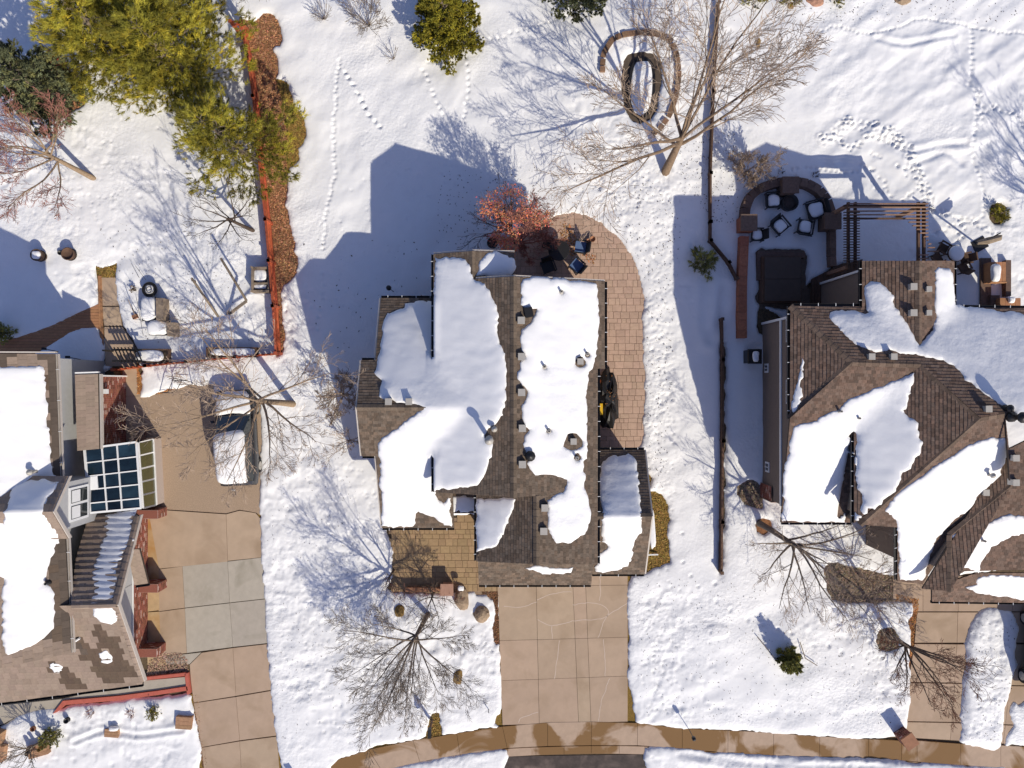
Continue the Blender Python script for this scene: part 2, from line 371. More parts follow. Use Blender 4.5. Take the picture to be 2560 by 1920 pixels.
def roofsnow(outline, facets, label, T=.16, holes=(), step=.11, jit=.065, seed=1, edges=(), ripple=0., maxjump=.3, world=False, name="roof_snow", smoothz=0., ridges=(0, 0)):
    T *= .78; q = [cast(x, y, facets) for x, y in outline]
    poly = resample([(p.x, p.y) for p in q], step * .8, jit, seed, smooth=False)
    hp = []
    for (hx, hy, hr) in holes:
        c = cast(hx, hy, facets); hp.append(resample([(c.x + hr * math.cos(t) * (1 + .2 * math.sin(3 * t + seed)), c.y + hr * math.sin(t)) for t in np.linspace(0, 2 * math.pi, 12, endpoint=False)], step * .7, jit * .4, seed))
    xs = [p[0] for p in poly]; ys = [p[1] for p in poly]
    gxs, gys = np.meshgrid(np.arange(min(xs), max(xs), step), np.arange(min(ys), max(ys), step)); X = gxs.ravel(); Y = gys.ravel()
    d = sdist(X, Y, poly); 
    for h in hp: d = np.minimum(d, -sdist(X, Y, h))
    k = d > step * .5; pts = list(zip(X[k], Y[k]))
    allp = [tuple(p) for p in poly]; ed = [(i, (i + 1) % len(poly)) for i in range(len(poly))]
    for h in hp: b = len(allp); allp += h; ed += [(b + i, b + (i + 1) % len(h)) for i in range(len(h))]
    nb = len(allp)
    vv, ee, ff, _, _, _ = delaunay_2d_cdt([Vector(p) for p in allp] + [Vector(p) for p in pts], ed, [], 0, 1e-5)
    V = np.array([(p.x, p.y) for p in vv]); X, Y = V[:, 0], V[:, 1]
    d = sdist(X, Y, poly)
    for h in hp: d = np.minimum(d, -sdist(X, Y, h))
    d = np.maximum(d, 0)
    Zr = zfield(X, Y, facets); Zs = Zr
    if smoothz:
        acc = 0; 
        for dx, dy in ((0, 0), (1, 0), (-1, 0), (0, 1), (0, -1), (.7, .7), (-.7, .7), (.7, -.7), (-.7, -.7)):
            zz = zfield(X + dx * smoothz, Y + dy * smoothz, facets); acc = acc + np.where(np.abs(zz - Zr) < .35, zz, Zr)
        Zs = np.maximum(acc / 9, Zr - .03)
    t = .03 + (T - .03) * (1 - np.exp(-d / .17)) * (1 + .3 * fbm(X, Y, .7, 2, seed)) + .02 * fbm(X, Y * 2, 1.6, 3, seed + 3) * np.minimum(1, d * 4)
    if ripple: t = t + ripple * np.sin(Y * ridges[1] + X * ridges[0] + .6 * vn(X, Y, 1.1, seed)) * np.exp(-d / .5)
    Z = Zs + t
    fs = []
    P = V
    for f in ff:
        if len(f) < 3: continue
        cx = sum(P[i, 0] for i in f) / 3; cy = sum(P[i, 1] for i in f) / 3; fs.append((f, cx, cy))
    cxs = np.array([a[1] for a in fs]); cys = np.array([a[2] for a in fs]); ok = inside(cxs, cys, poly)
    for h in hp: ok &= ~inside(cxs, cys, h)
    keep = []
    for (f, _, _), o in zip(fs, ok):
        if o and max(Zr[i] for i in f) - min(Zr[i] for i in f) < maxjump: keep.append(tuple(f))
    cnt = {}
    for f in keep:
        for i in range(3): e = (f[i], f[(i + 1) % 3]); cnt[e] = 1
    bd = [e for e in cnt if (e[1], e[0]) not in cnt]; vs = [(P[i, 0], P[i, 1], Z[i]) for i in range(len(P))]; low = {}
    for e in bd:
        for i in e:
            if i not in low: low[i] = len(vs); vs.append((P[i, 0], P[i, 1], Zr[i] - .02))
    faces = keep + [(e[1], e[0], low[e[0]], low[e[1]]) for e in bd]
    me = bpy.data.meshes.new(name); me.from_pydata(vs, [], faces); me.materials.append(RSNOW)
    sm = np.ones(len(faces), bool); me.polygons.foreach_set("use_smooth", sm); me.update()
    return link(name, me, None, label, "snow", None, 'stuff')
def gutter(a, b, parent, br=.62, m=None, n="gutter"):
    a = Vector(a); b = Vector(b); d = (b - a); L = d.length; d.normalize(); s = Vector((d.y, -d.x, 0))
    mb = MB(); w_ = .055
    for o1, o2, z0, z1 in ((-w_, w_, -.13, -.115), (-w_, -w_ + .012, -.115, 0), (w_ - .012, w_, -.115, 0)):
        q = [a + s * o1, a + s * o2, b + s * o2, b + s * o1]
        if area2([(p.x, p.y) for p in q]) < 0: q = q[::-1]
        mb.quadbox([p + Vector((0, 0, z0)) for p in q], [p + Vector((0, 0, z1)) for p in q])
    g = obj(n, mb, m or DARK, parent)
    k = int(L / br); me = None
    for i in range(k):
        p = a + d * (L * (i + .5) / k)
        if me is None: q = MB(); q.obox((0, 0, 0), .15, .022, .012, math.atan2(s.y, s.x)); me = q.mesh("bracket", WHITE)
        link("bracket", me, g, loc=p - ploc(g))
    return g
# ================================================================== GROUND AND SNOW
mb = MB(); mb.box(-400, 400, -400, 400, -.6, -.02); struct("ground", mb, SOIL)
DRIVE_C = [(1212,1440),(1212,1476),(1243,1480),(1246,1520),(1247,1603),(1251,1640),(1250,1673),(1255,1708),(1254,1770),(1248,1820),(1600,1820),(1589,1809),(1583,1750),(1569,1692),(1572,1630),(1569,1560),(1569,1474),(1576,1440),(1575,1400),(1215,1400)]
WALKP = [(820,1935),(850,1896),(900,1881),(943,1865),(985,1857),(1033,1850),(1068,1841),(1142,1832),(1200,1822),(1254,1815),(1355,1805),(1472,1803),(1573,1805),(1640,1812),(1709,1820),(1760,1820),(1817,1824),(1933,1831),(2050,1840),(2110,1844),(2170,1846),(2240,1840),(2291,1836),(2400,1846),(2480,1850),(2560,1856),(2700,1870),(2700,1960),(2600,1925),(2450,1915),(2330,1908),(2270,1905),(2244,1898),(2200,1893),(2167,1893),(2050,1890),(1933,1887),(1850,1882),(1778,1880),(1740,1871),(1700,1869),(1650,1866),(1612,1869),(1606,1888),(1604,1960),(1274,1960),(1272,1890),(1266,1873),(1210,1878),(1122,1890),(1050,1905),(978,1922),(930,1940)]
DRIVE_L = [(285,915),(352,917),(355,960),(352,993),(372,990),(400,984),(430,973),(470,965),(505,963),(530,966),(532,1000),(545,1080),(548,1160),(560,1215),(580,1224),(615,1222),(650,1208),(651,1250),(649,1280),(652,1320),(651,1370),(655,1400),(658,1460),(662,1500),(665,1560),(668,1600),(673,1660),(676,1700),(682,1760),(685,1790),(692,1860),(697,1940),(508,1940),(503,1880),(500,1850),(492,1810),(484,1790),(478,1740),(470,1735),(400,1742),(330,1745),(255,1758),(180,1765),(155,1772),(130,1768),(90,1772),(50,1785),(20,1808),(-60,1830),(-60,1500),(200,1400),(200,1000)]
CARBARE = [(525,968),(535,963),(535,1000),(560,1000),(640,1000),(652,1030),(650,1210),(630,1225),(560,1222),(545,1160),(530,1060)]
MULCHP = [(604,50),(640,52),(652,38),(668,33),(684,37),(695,52),(702,80),(706,105),(702,118),(688,118),(678,124),(688,138),(694,155),(695,175),(691,196),(705,200),(719,212),(728,240),(739,270),(752,285),(764,311),(764,340),(758,362),(747,373),(748,398),(739,410),(723,424),(720,450),(717,467),(720,490),(713,513),(722,540),(727,568),(730,590),(739,607),(736,630),(745,642),(748,660),(735,690),(727,702),(710,712),(702,740),(706,800),(712,850),(704,885),(692,890),(690,800),(682,700),(672,600),(664,500),(655,400),(640,240),(622,130)]
CIRC = [(20,170),(60,150),(150,160),(190,185),(203,205),(216,230),(212,262),(185,280),(140,298),(90,290),(40,250)]
PATHL = [(238,662),(252,672),(270,672),(282,664),(291,661),(291,694),(297,763),(303,790),(307,808),(320,832),(335,853),(342,870),(345,915),(262,915),(264,871),(260,853),(252,832),(244,820),(225,818),(208,819),(180,830),(154,844),(125,862),(89,882),(60,895),(-60,905),(-60,853),(0,853),(20,852),(45,848),(85,832),(127,819),(165,800),(203,783),(230,773),(248,763),(246,730),(248,708),(243,690)]
PATIO = [(1230,700),(1251,622),(1275,592),(1300,575),(1348,556),(1387,540),(1433,535),(1472,542),(1507,564),(1542,591),(1565,622),(1583,645),(1602,700),(1608,745),(1605,800),(1606,873),(1609,930),(1610,990),(1607,1050),(1608,1087),(1600,1112),(1593,1122),(1569,1128),(1480,1150),(1440,1000),(1440,760),(1300,740)]
GRASSR = [(1575,1250),(1600,1140),(1612,1130),(1615,1180),(1630,1195),(1622,1226),(1639,1226),(1655,1240),(1668,1262),(1672,1300),(1668,1330),(1674,1370),(1672,1405),(1650,1414),(1625,1428),(1612,1433),(1560,1430)]
COURT = [(975,1300),(1215,1290),(1240,1400),(1220,1484),(1190,1486),(1185,1480),(1100,1482),(980,1482),(965,1470),(980,1440),(983,1380)]
MDRV = [(1205,1476),(1243,1480),(1247,1560),(1246,1612),(1237,1606),(1233,1570),(1238,1529),(1232,1500),(1220,1487)]
MAILG = [(1066,1846),(1072,1815),(1080,1783),(1090,1780),(1098,1783),(1100,1805),(1105,1842)]
WALKR = [(2060,1420),(2075,1405),(2240,1440),(2330,1440),(2700,1440),(2700,1900),(2560,1870),(2500,1872),(2481,1876),(2470,1868),(2454,1866),(2425,1862),(2400,1850),(2268,1850),(2268,1816),(2273,1766),(2276,1700),(2273,1640),(2277,1600),(2272,1552),(2282,1530),(2280,1506),(2220,1504),(2150,1506),(2080,1500),(2068,1470)]
ISLE = [(2431,1548),(2440,1535),(2462,1517),(2500,1524),(2528,1529),(2538,1548),(2546,1572),(2535,1620),(2540,1660),(2528,1692),(2520,1740),(2513,1758),(2505,1810),(2501,1863),(2481,1877),(2454,1867),(2425,1864),(2400,1855),(2402,1820),(2398,1766),(2404,1730),(2406,1688),(2414,1650),(2411,1610),(2418,1570)]
ISLE2 = [(2530,1750),(2545,1760),(2560,1752),(2600,1760),(2600,1850),(2550,1862),(2528,1858),(2512,1866),(2514,1840),(2530,1810),(2520,1780)]
BEDR = [(1843,1215),(1856,1205),(1880,1200),(1902,1220),(1905,1270),(1890,1268),(1860,1258),(1845,1240)]
ENTRYR = [(2030,1320),(2110,1330),(2120,1400),(2095,1450),(2075,1440),(2072,1380)]
FENCER = [(1802,860),(1812,852),(1814,1100),(1812,1300),(1800,1440),(1796,1430),(1804,1200)]
COURTR = [(1890,628),(1900,622),(2012,628),(2014,715),(2030,700),(2060,690),(2080,665),(2130,660),(2150,700),(2120,760),(1990,775),(1900,765),(1885,740),(1898,715)]
COURTR2 = [(1905,728),(1905,760),(1960,800),(1950,830),(1905,840),(1890,820)]
EVB = [(2472,530),(2478,510),(2500,508),(2512,512),(2518,520),(2505,530),(2515,545),(2500,560),(2485,562),(2473,548)]
RING_IN = [(1505,170),(1515,125),(1550,95),(1600,88),(1645,92),(1675,112),(1690,150),(1695,200),(1690,250),(1675,290),(1650,322),(1600,330),(1570,325),(1540,300),(1520,250),(1508,210)]
PONDI = [(1580,170),(1588,154),(1620,152),(1630,165),(1634,200),(1632,245),(1622,280),(1600,296),(1582,285),(1572,250),(1574,205)]
PONDO = [(1558,155),(1570,138),(1602,130),(1636,136),(1650,155),(1655,200),(1647,258),(1630,298),(1600,310),(1574,298),(1560,258),(1553,200)]
GRASSP = [(1140,1686),(1150,1668),(1160,1668),(1163,1690),(1150,1710),(1141,1706)]
GAR_WALK = [(160,1768),(165,1745),(365,1697),(470,1682),(478,1732)]
TRRING = [(2190,1600),(2200,1575),(2230,1568),(2246,1590),(2245,1615),(2225,1628),(2200,1620)]
SHRUBR = [(1886,1310),(1895,1298),(1925,1300),(1930,1320),(1910,1335),(1892,1330)]
BARE = [DRIVE_C, WALKP, DRIVE_L, CARBARE, MULCHP, CIRC, PATHL, PATIO, GRASSR, COURT, MDRV, MAILG, BEDR, FENCER, COURTR, COURTR2, EVB, TRRING, SHRUBR]
st = .07
gxs = np.arange(-28.4, 28.4, st); gys = np.arange(-22, 22, st); NX, NY = len(gxs), len(gys)
X, Y = np.meshgrid(gxs, gys)
def upd_dist(D, poly, sign=1, noise=.05):
    q = P2(poly); xs = [p[0] for p in q]; ys = [p[1] for p in q]; m = .8
    i0, i1 = max(0, int((min(xs) - m + 28.4) / st)), min(NX, int((max(xs) + m + 28.4) / st) + 1); j0, j1 = max(0, int((min(ys) - m + 22) / st)), min(NY, int((max(ys) + m + 22) / st) + 1)
    if i1 <= i0 or j1 <= j0: return
    sx, sy = X[j0:j1, i0:i1], Y[j0:j1, i0:i1]; d = -sdist(sx, sy, resample(q, .25, smooth=True)); d = d + noise * (vn(sx, sy, 2.3, 11) + .7 * vn(sx, sy, 6.1, 12))
    if sign > 0: D[j0:j1, i0:i1] = np.minimum(D[j0:j1, i0:i1], d)
    else: D[j0:j1, i0:i1] = np.maximum(D[j0:j1, i0:i1], -d)
D = np.full(X.shape, .8)
for p in BARE: upd_dist(D, p)
upd_dist(D, WALKR)
upd_dist(D, ISLE, -1); upd_dist(D, ISLE2, -1)
upd_dist(D, PONDO); upd_dist(D, PONDI, -1, .02)
# snow thickness
base = .17 + .05 * fbm(X, Y, .22, 2, 3)
Zs = base + .035 * fbm(X, Y, .8, 2, 21) + .006 * fbm(X, Y, 3.2, 2, 31) + .03 * vn(X * .5 + Y * .3, Y * 1.3 - X * .5, 1.1, 33)
# wind ripples, north-east garden (stretched along the wind)
def blob(cx, cy, rx, ry, soft=.35):
    gx_, gy_ = (cx - 1280) / 50, (960 - cy) / 50; r = np.hypot((X - gx_) / (rx / 50), (Y - gy_) / (ry / 50)); return np.clip((1.15 - r) / soft, 0, 1)
u_ = X * .80 + Y * .60; v_ = -X * .60 + Y * .80
neA = blob(2330, 240, 330, 330); neB = blob(960, 300, 240, 380)
Zs += neA * (.06 * vn(u_ * .45, v_ * 1.5, 1., 41) + .022 * vn(u_ * .8, v_ * 2.2, 1.6, 42) + .010 * vn(u_, v_ * 1.3, 4., 43))
u2 = X * .5 + Y * .866; v2 = -X * .866 + Y * .5
Zs += neB * (.05 * vn(u2 * .35, v2 * 1.2, 1., 44) + .010 * vn(u2 * .7, v2 * 1.8, 2.2, 45))
frm = blob(2080, 1640, 230, 210); Zs += frm * (.05 * vn(u_ * .5, v_ * .9, .8, 46))
# rough, pitted snow
rough = .16 + 0 * X
for b in (blob(800, 1480, 260, 420), blob(1640, 650, 130, 170), blob(1620, 900, 90, 500), blob(1660, 1650, 160, 200), blob(1560, 500, 160, 130), blob(560, 760, 200, 150), blob(200, 720, 90, 60), blob(2280, 1690, 90, 160), blob(2470, 1700, 80, 200), blob(300, 1850, 320, 90), blob(1000, 1900, 200, 30), blob(1900, 1900, 400, 30), blob(1120, 1640, 180, 150), blob(380, 950, 90, 60), blob(2100, 1520, 140, 90), blob(430, 540, 200, 140), blob(150, 430, 160, 180), blob(1650, 250, 260, 240), blob(2520, 660, 60, 120), blob(740, 860, 60, 260), blob(2330, 630, 110, 60)):
    rough = np.maximum(rough, b)
ro = (np.abs(vn(X, Y, 1.7, 51)) * -.05 + .016 * vn(X, Y, 3.9, 52) + .013 * vn(X, Y, 6.8, 53)) * (.3 + 1.1 * np.clip(vn(X, Y, .55, 54) + vn(X, Y, 1.6, 57) * .5 + .3, 0, 1))
Zs += rough * ro
pits = np.maximum(0, vn(X, Y, 3.6, 55) - .5) * .12; Zs -= np.maximum(0, rough - .3) * pits
# horizontal line of pits along the street lawn and right front
Zs -= .05 * np.clip(1 - np.abs(Y - gy(1770 + 0) - .25 * vn(X, Y * 0, .5, 3)) / .3, 0, 1) * np.clip(vn(X, Y, 3, 77) + .4, 0, 1) * (X > gx(1660)) * (X < gx(2260))
def dents(points, r=.10, dep=.075, rim=.012):
    for (px, py) in points:
        cx, cy = (px - 1280) / 50, (960 - py) / 50; i = int((cx + 28.4) / st); j = int((cy + 22) / st); k = int(r * 3 / st) + 1
        if i < k or j < k or i > NX - k - 1 or j > NY - k - 1: continue
        sx, sy = X[j - k:j + k, i - k:i + k], Y[j - k:j + k, i - k:i + k]; a = random.random() * 3.14; dep_, dep = dep, dep; dx = (sx - cx); dy = (sy - cy)
        q = np.hypot((dx * math.cos(a) + dy * math.sin(a)), (-dx * math.sin(a) + dy * math.cos(a)) * 1.4) / r
        Zs[j - k:j + k, i - k:i + k] += -dep * np.exp(-q ** 2 * 1.2) + rim * np.exp(-(q - 1.5) ** 2 * 3)
def track(line, gap=13, side=3, **k):
    r = resample(line, gap, smooth=True, closed=False); dents([(x + random.uniform(-side, side), y + random.uniform(-side, side)) for x, y in r], **k)
track([(850,156),(842,233),(836,334),(836,390),(838,447),(818,525),(813,622)], 11, 3)
for s_ in range(3): track([(866,185),(885,215),(905,255),(925,292),(950,318)], 15, 3, r=.10)
track([(2030,92),(2085,70),(2140,84),(2190,85),(2240,72),(2300,50),(2350,58),(2410,65),(2480,82),(2560,85)], 10, 2, r=.1)
track([(2427,75),(2425,150),(2420,215),(2440,240),(2438,300),(2425,380),(2440,430),(2458,490),(2450,540),(2430,560)], 12, 3, r=.12)
for s_ in range(3): track([(2440,235),(2450,260),(2445,290),(2470,270),(2520,290),(2560,310)], 16, 9)
for s_ in range(5): track([(2050,350),(2085,340),(2110,312),(2150,318),(2190,322),(2230,340),(2262,375),(2275,410),(2290,450),(2310,490),(2316,530)], 11, 13, r=.10, dep=.065, rim=.03)
for s_ in range(2): track([(2100,345),(2108,370),(2130,372),(2160,350),(2200,345),(2235,365)], 10, 7, r=.10, dep=.065, rim=.03)
track([(2170,385),(2195,395)], 8, 5); track([(2235,420),(2260,430),(2265,440)], 8, 5)
track([(2150,410),(2185,430)], 8, 4); track([(2200,450),(2225,490)], 10, 6); track([(2250,510),(2270,485),(2300,475)], 8, 5); track([(2175,455),(2200,490)], 9, 4)
for s_ in range(3): track([(2330,530),(2380,545),(2440,560),(2490,590)], 12, 8); 
for s_ in range(2): track([(2330,590),(2370,570),(2400,560),(2395,600)], 10, 8)
track([(1975,425),(2010,420),(2060,425),(2110,436),(2140,430)], 12, 2, r=.09)
dents([(1985,445),(1935,395),(1870,500),(1880,640),(1880,590)], .12, .1)
track([(1420,40)] * 1 + [(1070,160),(1075,210),(1090,260),(1110,290)], 14, 4)
track([(1165,150),(1172,200),(1168,250),(1160,310)], 13, 2)
for s_ in range(2): track([(705,720),(715,780),(725,840)], 17, 8, r=.09)
track([(810,690),(812,730),(800,770),(800,820)], 18, 6, r=.1)
track([(1781,1452),(1788,1500),(1822,1525),(1870,1550),(1975,1583),(2035,1605),(2100,1625)], 34, 5, r=.14)
track([(1705,1330),(1706,1400),(1740,1465)], 36, 3)
for cx, cy, rx, ry, nn in ((1560, 470, 150, 90, 300), (1640, 900, 55, 420, 380), (880, 1500, 150, 380, 420), (1230, 1590, 60, 120, 60), (1660, 1640, 60, 200, 120), (2200, 1600, 90, 200, 150), (2460, 1700, 50, 170, 110), (1060, 450, 200, 170, 60), (900, 720, 120, 120, 24), (250, 450, 200, 150, 90), (1500, 390, 120, 80, 90)):
    dents([(random.gauss(cx, rx * .5), random.gauss(cy, ry * .5)) for _ in range(nn)], .075, .05, .008)
# long soft furrows (mower/ski marks and drift edges)
def furrow(line, wd=.25, dep=.07, rim=.04):
    q = P2(line); xs = [p[0] for p in q]; ys = [p[1] for p in q]; i0 = max(0, int((min(xs) - 1.5 + 28.4) / st)); i1 = min(NX, int((max(xs) + 1.5 + 28.4) / st)); j0 = max(0, int((min(ys) - 1.5 + 22) / st)); j1 = min(NY, int((max(ys) + 1.5 + 22) / st))
    d = ldist(X[j0:j1, i0:i1], Y[j0:j1, i0:i1], resample(q, .3, closed=False)); Zs[j0:j1, i0:i1] += -dep * np.exp(-(d / wd) ** 2) + rim * np.exp(-((d - 1.7 * wd) / wd) ** 2)
furrow([(2190,100),(2250,115),(2310,105),(2380,90)], .14, .05); furrow([(2285,382),(2330,370),(2380,362),(2410,362)], .16, .06); furrow([(2285,408),(2320,395),(2355,382),(2385,395),(2400,410)], .16, .06)
furrow([(2100,400),(2140,370),(2180,352),(2230,362),(2265,385),(2270,420)], .25, .05); furrow([(2440,330),(2480,320),(2510,350),(2500,400)], .3, .06)
furrow([(1765,700),(1762,800),(1768,850)], .25, .03, .05); furrow([(1810,720),(1800,790),(1780,850)], .25, .03, .05)
furrow([(190,1850),(260,1825),(350,1835),(460,1820)], .12, .03, .05); furrow([(1700,1880),(1900,1905),(2200,1912)], .2, .05, .05)
furrow([(320,700),(308,720),(318,742)], .25, .05, .03)
Zs += .06 * blob(1790, 1575, 30, 18) + .12 * np.clip(blob(2470, 1700, 70, 180), 0, 1) + .10 * blob(2110,1910,170,18)
# edge profile against bare ground: climbs fast, dips below the paving outside
prof = np.where(D > 0, 1 - np.exp(-D / .13), 0)
Zf = np.where(D > 0, .055 + (Zs - .055) * np.clip(prof, 0, 1), np.maximum(.055 + D * 3.2, -.3))
V = np.stack([X.ravel(), Y.ravel(), Zf.ravel()], 1)
idx = np.arange(NX * NY).reshape(NY, NX); Q = np.stack([idx[:-1, :-1].ravel(), idx[:-1, 1:].ravel(), idx[1:, 1:].ravel(), idx[1:, :-1].ravel()], 1)
ok = (Zf.ravel()[Q] > -.25).any(1); Q = Q[ok]
uq, inv = np.unique(Q, return_inverse=True); V = V[uq]; Q = inv.reshape(-1, 4)
me = npmesh("snow_cover", V, Q, SNOW); o = link("snow_cover", me); o['kind'] = 'structure'
mb = MB(); a, b, c, d_ = 28.35, 400, 21.9, 400
for x0, x1, y0, y1 in ((-b, -a, -b, b), (a, b, -b, b), (-a, a, -b, -c), (-a, a, c, b)): mb.box(x0, x1, y0, y1, -.1, .14)
struct("snow_field", mb, SNOW)
def snowz(px, py):
    x, y = (px - 1280) / 50, (960 - py) / 50; i = int((x + 28.4) / st); j = int((y + 22) / st)
    return float(Zf[min(max(j, 0), NY - 1), min(max(i, 0), NX - 1)])

# ------------------------------------------------------------------ flat beds under the melted patches
def sheet(name, poly, z, m, parent=None, th=.03, **k):
    mb = MB(); mb.prism(P2(poly), z - th, z); return obj(name, mb, m, parent, **k)
s_ = sheet("asphalt_road", [(-200, 1990), (700, 1960), (980, 1920), (1274, 1891), (1604, 1886), (2000, 1905), (2700, 1960), (2700, 2500), (-200, 2500)], .0, ASPH, kind='structure')
def grow(poly, d):
    q = np.array(poly, float); c = q.mean(0); return [tuple(c + (p - c) * (1 + d / (np.hypot(*(p - c)) + 1e-6))) for p in q]
sheet("grass_ground", grow(GRASSR, 14), .004, GRASS, kind='structure')
sheet("mulch_ground", MULCHP, .004, MULCH, kind='structure'); sheet("mulch_ground", CIRC, .004, MULCH, kind='structure')
sheet("mulch_ground", grow(MDRV, 4), .018, MULCH, kind='structure'); sheet("grass_ground", grow(MAILG, 8), .006, GRASS, kind='structure')
sheet("mulch_ground", grow(BEDR, 8), .004, DBED, kind='structure'); sheet("terrace_paving", grow(COURTR, 10), .01, mat("terrace_stone", (.17, .125, .095), .9, .25, 5., .004, 30.), kind='structure'); sheet("mulch_ground", grow(TRRING, 8), .01, DBED, kind='structure'); sheet("mulch_ground", grow(SHRUBR, 8), .004, MULCH, kind='structure')
sheet("mulch_ground", [(2050,1395),(2245,1435),(2245,1520),(2060,1515)], .006, DBED, kind='structure')
sheet("mulch_ground", [(2236,1486),(2300,1500),(2292,1600),(2280,1830),(2266,1830)], .008, MULCH, kind='structure')
sheet("grass_ground", [(1560,1440),(1590,1440),(1600,1825),(1560,1825)], .002, GRASS, kind='structure')
sheet("grass_ground", [(1235,1560),(1262,1560),(1262,1840),(820,1915),(820,1895),(1040,1840),(1235,1810)], .001, GRASS, kind='structure')
sheet("grass_ground", [(640,1220),(660,1220),(705,1940),(680,1940)], .002, GRASS, kind='structure'); sheet("grass_ground", [(470,1735),(492,1735),(520,1940),(495,1940)], .002, GRASS, kind='structure')
sheet("grass_ground", [(238,655),(296,655),(294,700),(244,700)], .02, GRASS, kind='structure')

# ------------------------------------------------------------------ concrete slabs
def slabs(root, quads, z=.05, gap=.008, m=CONC, name="slab"):
    for q in quads:
        mm = m
        if not isinstance(q[0], (tuple, list)) : continue
        if len(q) > 4 and not isinstance(q[-1], (tuple, list)): mm = q[-1]; q = q[:-1]
        p = np.array(P2(q)); n = len(p); out = []
        if area2([tuple(a) for a in p]) < 0: p = p[::-1]
        for i in range(n):
            a, b, c = p[i - 1], p[i], p[(i + 1) % n]; e1 = (b - a) / np.linalg.norm(b - a); e2 = (c - b) / np.linalg.norm(c - b)
            n1 = np.array([-e1[1], e1[0]]); n2 = np.array([-e2[1], e2[0]]); nn = n1 + n2; nn /= max(.3, np.dot(nn, n1)); out.append(tuple(b + nn * gap))
        c0 = Vector((p[:, 0].mean(), p[:, 1].mean(), 0)); mb = MB(); zz = z + random.uniform(-.002, .002)
        mb.prism(out, -.02, zz); link(name, mb.mesh(name, mm, loc=c0), root, loc=c0 - ploc(root))
def grid(cols_top, cols_bot, y0, y1, rows, kx=0):
    """quads of a slightly skewed slab field: column x at top and bottom, row heights given at the left edge and at the right"""
    out = []
    def pt(i, yl, yr):
        t_l = (yl - y0) / (y1 - y0); x = cols_top[i] + (cols_bot[i] - cols_top[i]) * t_l
        f = (x - cols_top[0]) / (cols_top[-1] - cols_top[0]); return (x, yl + (yr - yl) * f)
    for (a0, a1), (b0, b1) in zip(rows[:-1], rows[1:]):
        for i in range(len(cols_top) - 1): out.append([pt(i, a0, a1), pt(i + 1, a0, a1), pt(i + 1, b0, b1), pt(i, b0, b1)])
    return out
dr = thing("driveway", None, None, G(1410, 1620), kind='structure')
slabs(dr, grid([1243,1340,1431,1463,1569], [1256,1348,1446,1477,1569], 1440, 1808, [(1380,1380),(1465,1462),(1601,1592),(1701,1689),(1812,1803)]))
mb = MB()
for ln in ([(1262,1516),(1290,1517),(1320,1512),(1342,1505)],[(1342,1500),(1375,1485),(1430,1478)],[(1344,1548),(1370,1563),(1400,1560),(1432,1552),(1470,1549),(1510,1544),(1530,1530),(1570,1505)],[(1432,1511),(1470,1506),(1505,1512),(1522,1530),(1508,1555),(1503,1575),(1495,1594)],[(1380,1564),(1381,1598)],[(1397,1600),(1395,1640),(1386,1697)],[(1508,1598),(1513,1650),(1512,1690)],[(1524,1694),(1510,1730),(1500,1770),(1495,1805)],[(1295,1805),(1300,1795),(1345,1780)],[(1499,1440),(1502,1470),(1498,1500)]):
    q = resample(P2(ln), .15, .03, 4, closed=False); q = [(x, y, .0535) for x, y in q]
    L_ = []; R_ = []
    for i, p in enumerate(q):
        a = q[max(0, i - 1)]; b = q[min(len(q) - 1, i + 1)]; dx, dy = b[0] - a[0], b[1] - a[1]; l_ = math.hypot(dx, dy) or 1; wv = .012 + .006 * random.random()
        L_.append((p[0] - dy / l_ * wv, p[1] + dx / l_ * wv, p[2])); R_.append((p[0] + dy / l_ * wv, p[1] - dx / l_ * wv, p[2]))
    n = len(q); mb.add(L_ + R_, [(i, i + 1, n + i + 1, n + i)[::-1] for i in range(n - 1)])
obj("crack_filler", mb, CRACK, dr)
dl = thing("driveway", None, None, G(560, 1600), kind='structure')
slabs(dl, [[(340,1275),(415,1275),(566,1285),(570,1404),(375,1424),(345,1350)],[(566,1285),(600,1276),(640,1282),(655,1300),(656,1393),(570,1402)],[(375,1426),(457,1415),(463,1519),(398,1528),(380,1480)],[(457,1415),(570,1403),(575,1506),(463,1519),CONCG],[(570,1403),(656,1393),(664,1496),(575,1506),CONCG],[(398,1529),(463,1520),(468,1632),(404,1640)],[(463,1520),(575,1507),(583,1617),(468,1632),CONCG],[(575,1507),(664,1497),(672,1607),(583,1617),CONCG],
  [(404,1641),(468,1634),(505,1630),(475,1660),(420,1660),CONCG],[(475,1661),(505,1631),(583,1619),(591,1739),(485,1756),(478,1700)],[(583,1619),(672,1609),(684,1723),(591,1739)],[(485,1757),(591,1741),(600,1850),(505,1867)],[(591,1741),(684,1725),(693,1838),(600,1850)],[(505,1868),(600,1852),(606,1960),(515,1960)],[(600,1852),(693,1840),(702,1960),(606,1960)],
  [(340,1282),(375,1290),(398,1415),(400,1525),(360,1530),(330,1400),CONCL],[(365,1530),(400,1528),(404,1640),(420,1662),(370,1662),CONCL]], z=.05)
sheet("gravel_drive", [(340,900),(356,990),(400,985),(470,962),(540,960),(660,1020),(655,1290),(640,1281),(600,1274),(566,1283),(415,1273),(330,1273),(240,1100)], .045, GRAVEL, kind='structure')
gp = thing("garden_path", None, None, G(330, 950), kind='structure')
slabs(gp, [[(308,916),(345,916),(348,988),(308,990)],[(308,992),(350,990),(352,1080),(310,1080)],[(252,694),(293,694),(298,765),(256,765)],[(256,767),(298,767),(306,815),(262,815)],[(262,817),(307,817),(335,860),(345,916),(265,916)]], z=.06, m=CONC)
wk = thing("pavement", None, None, G(1500, 1840), kind='structure')
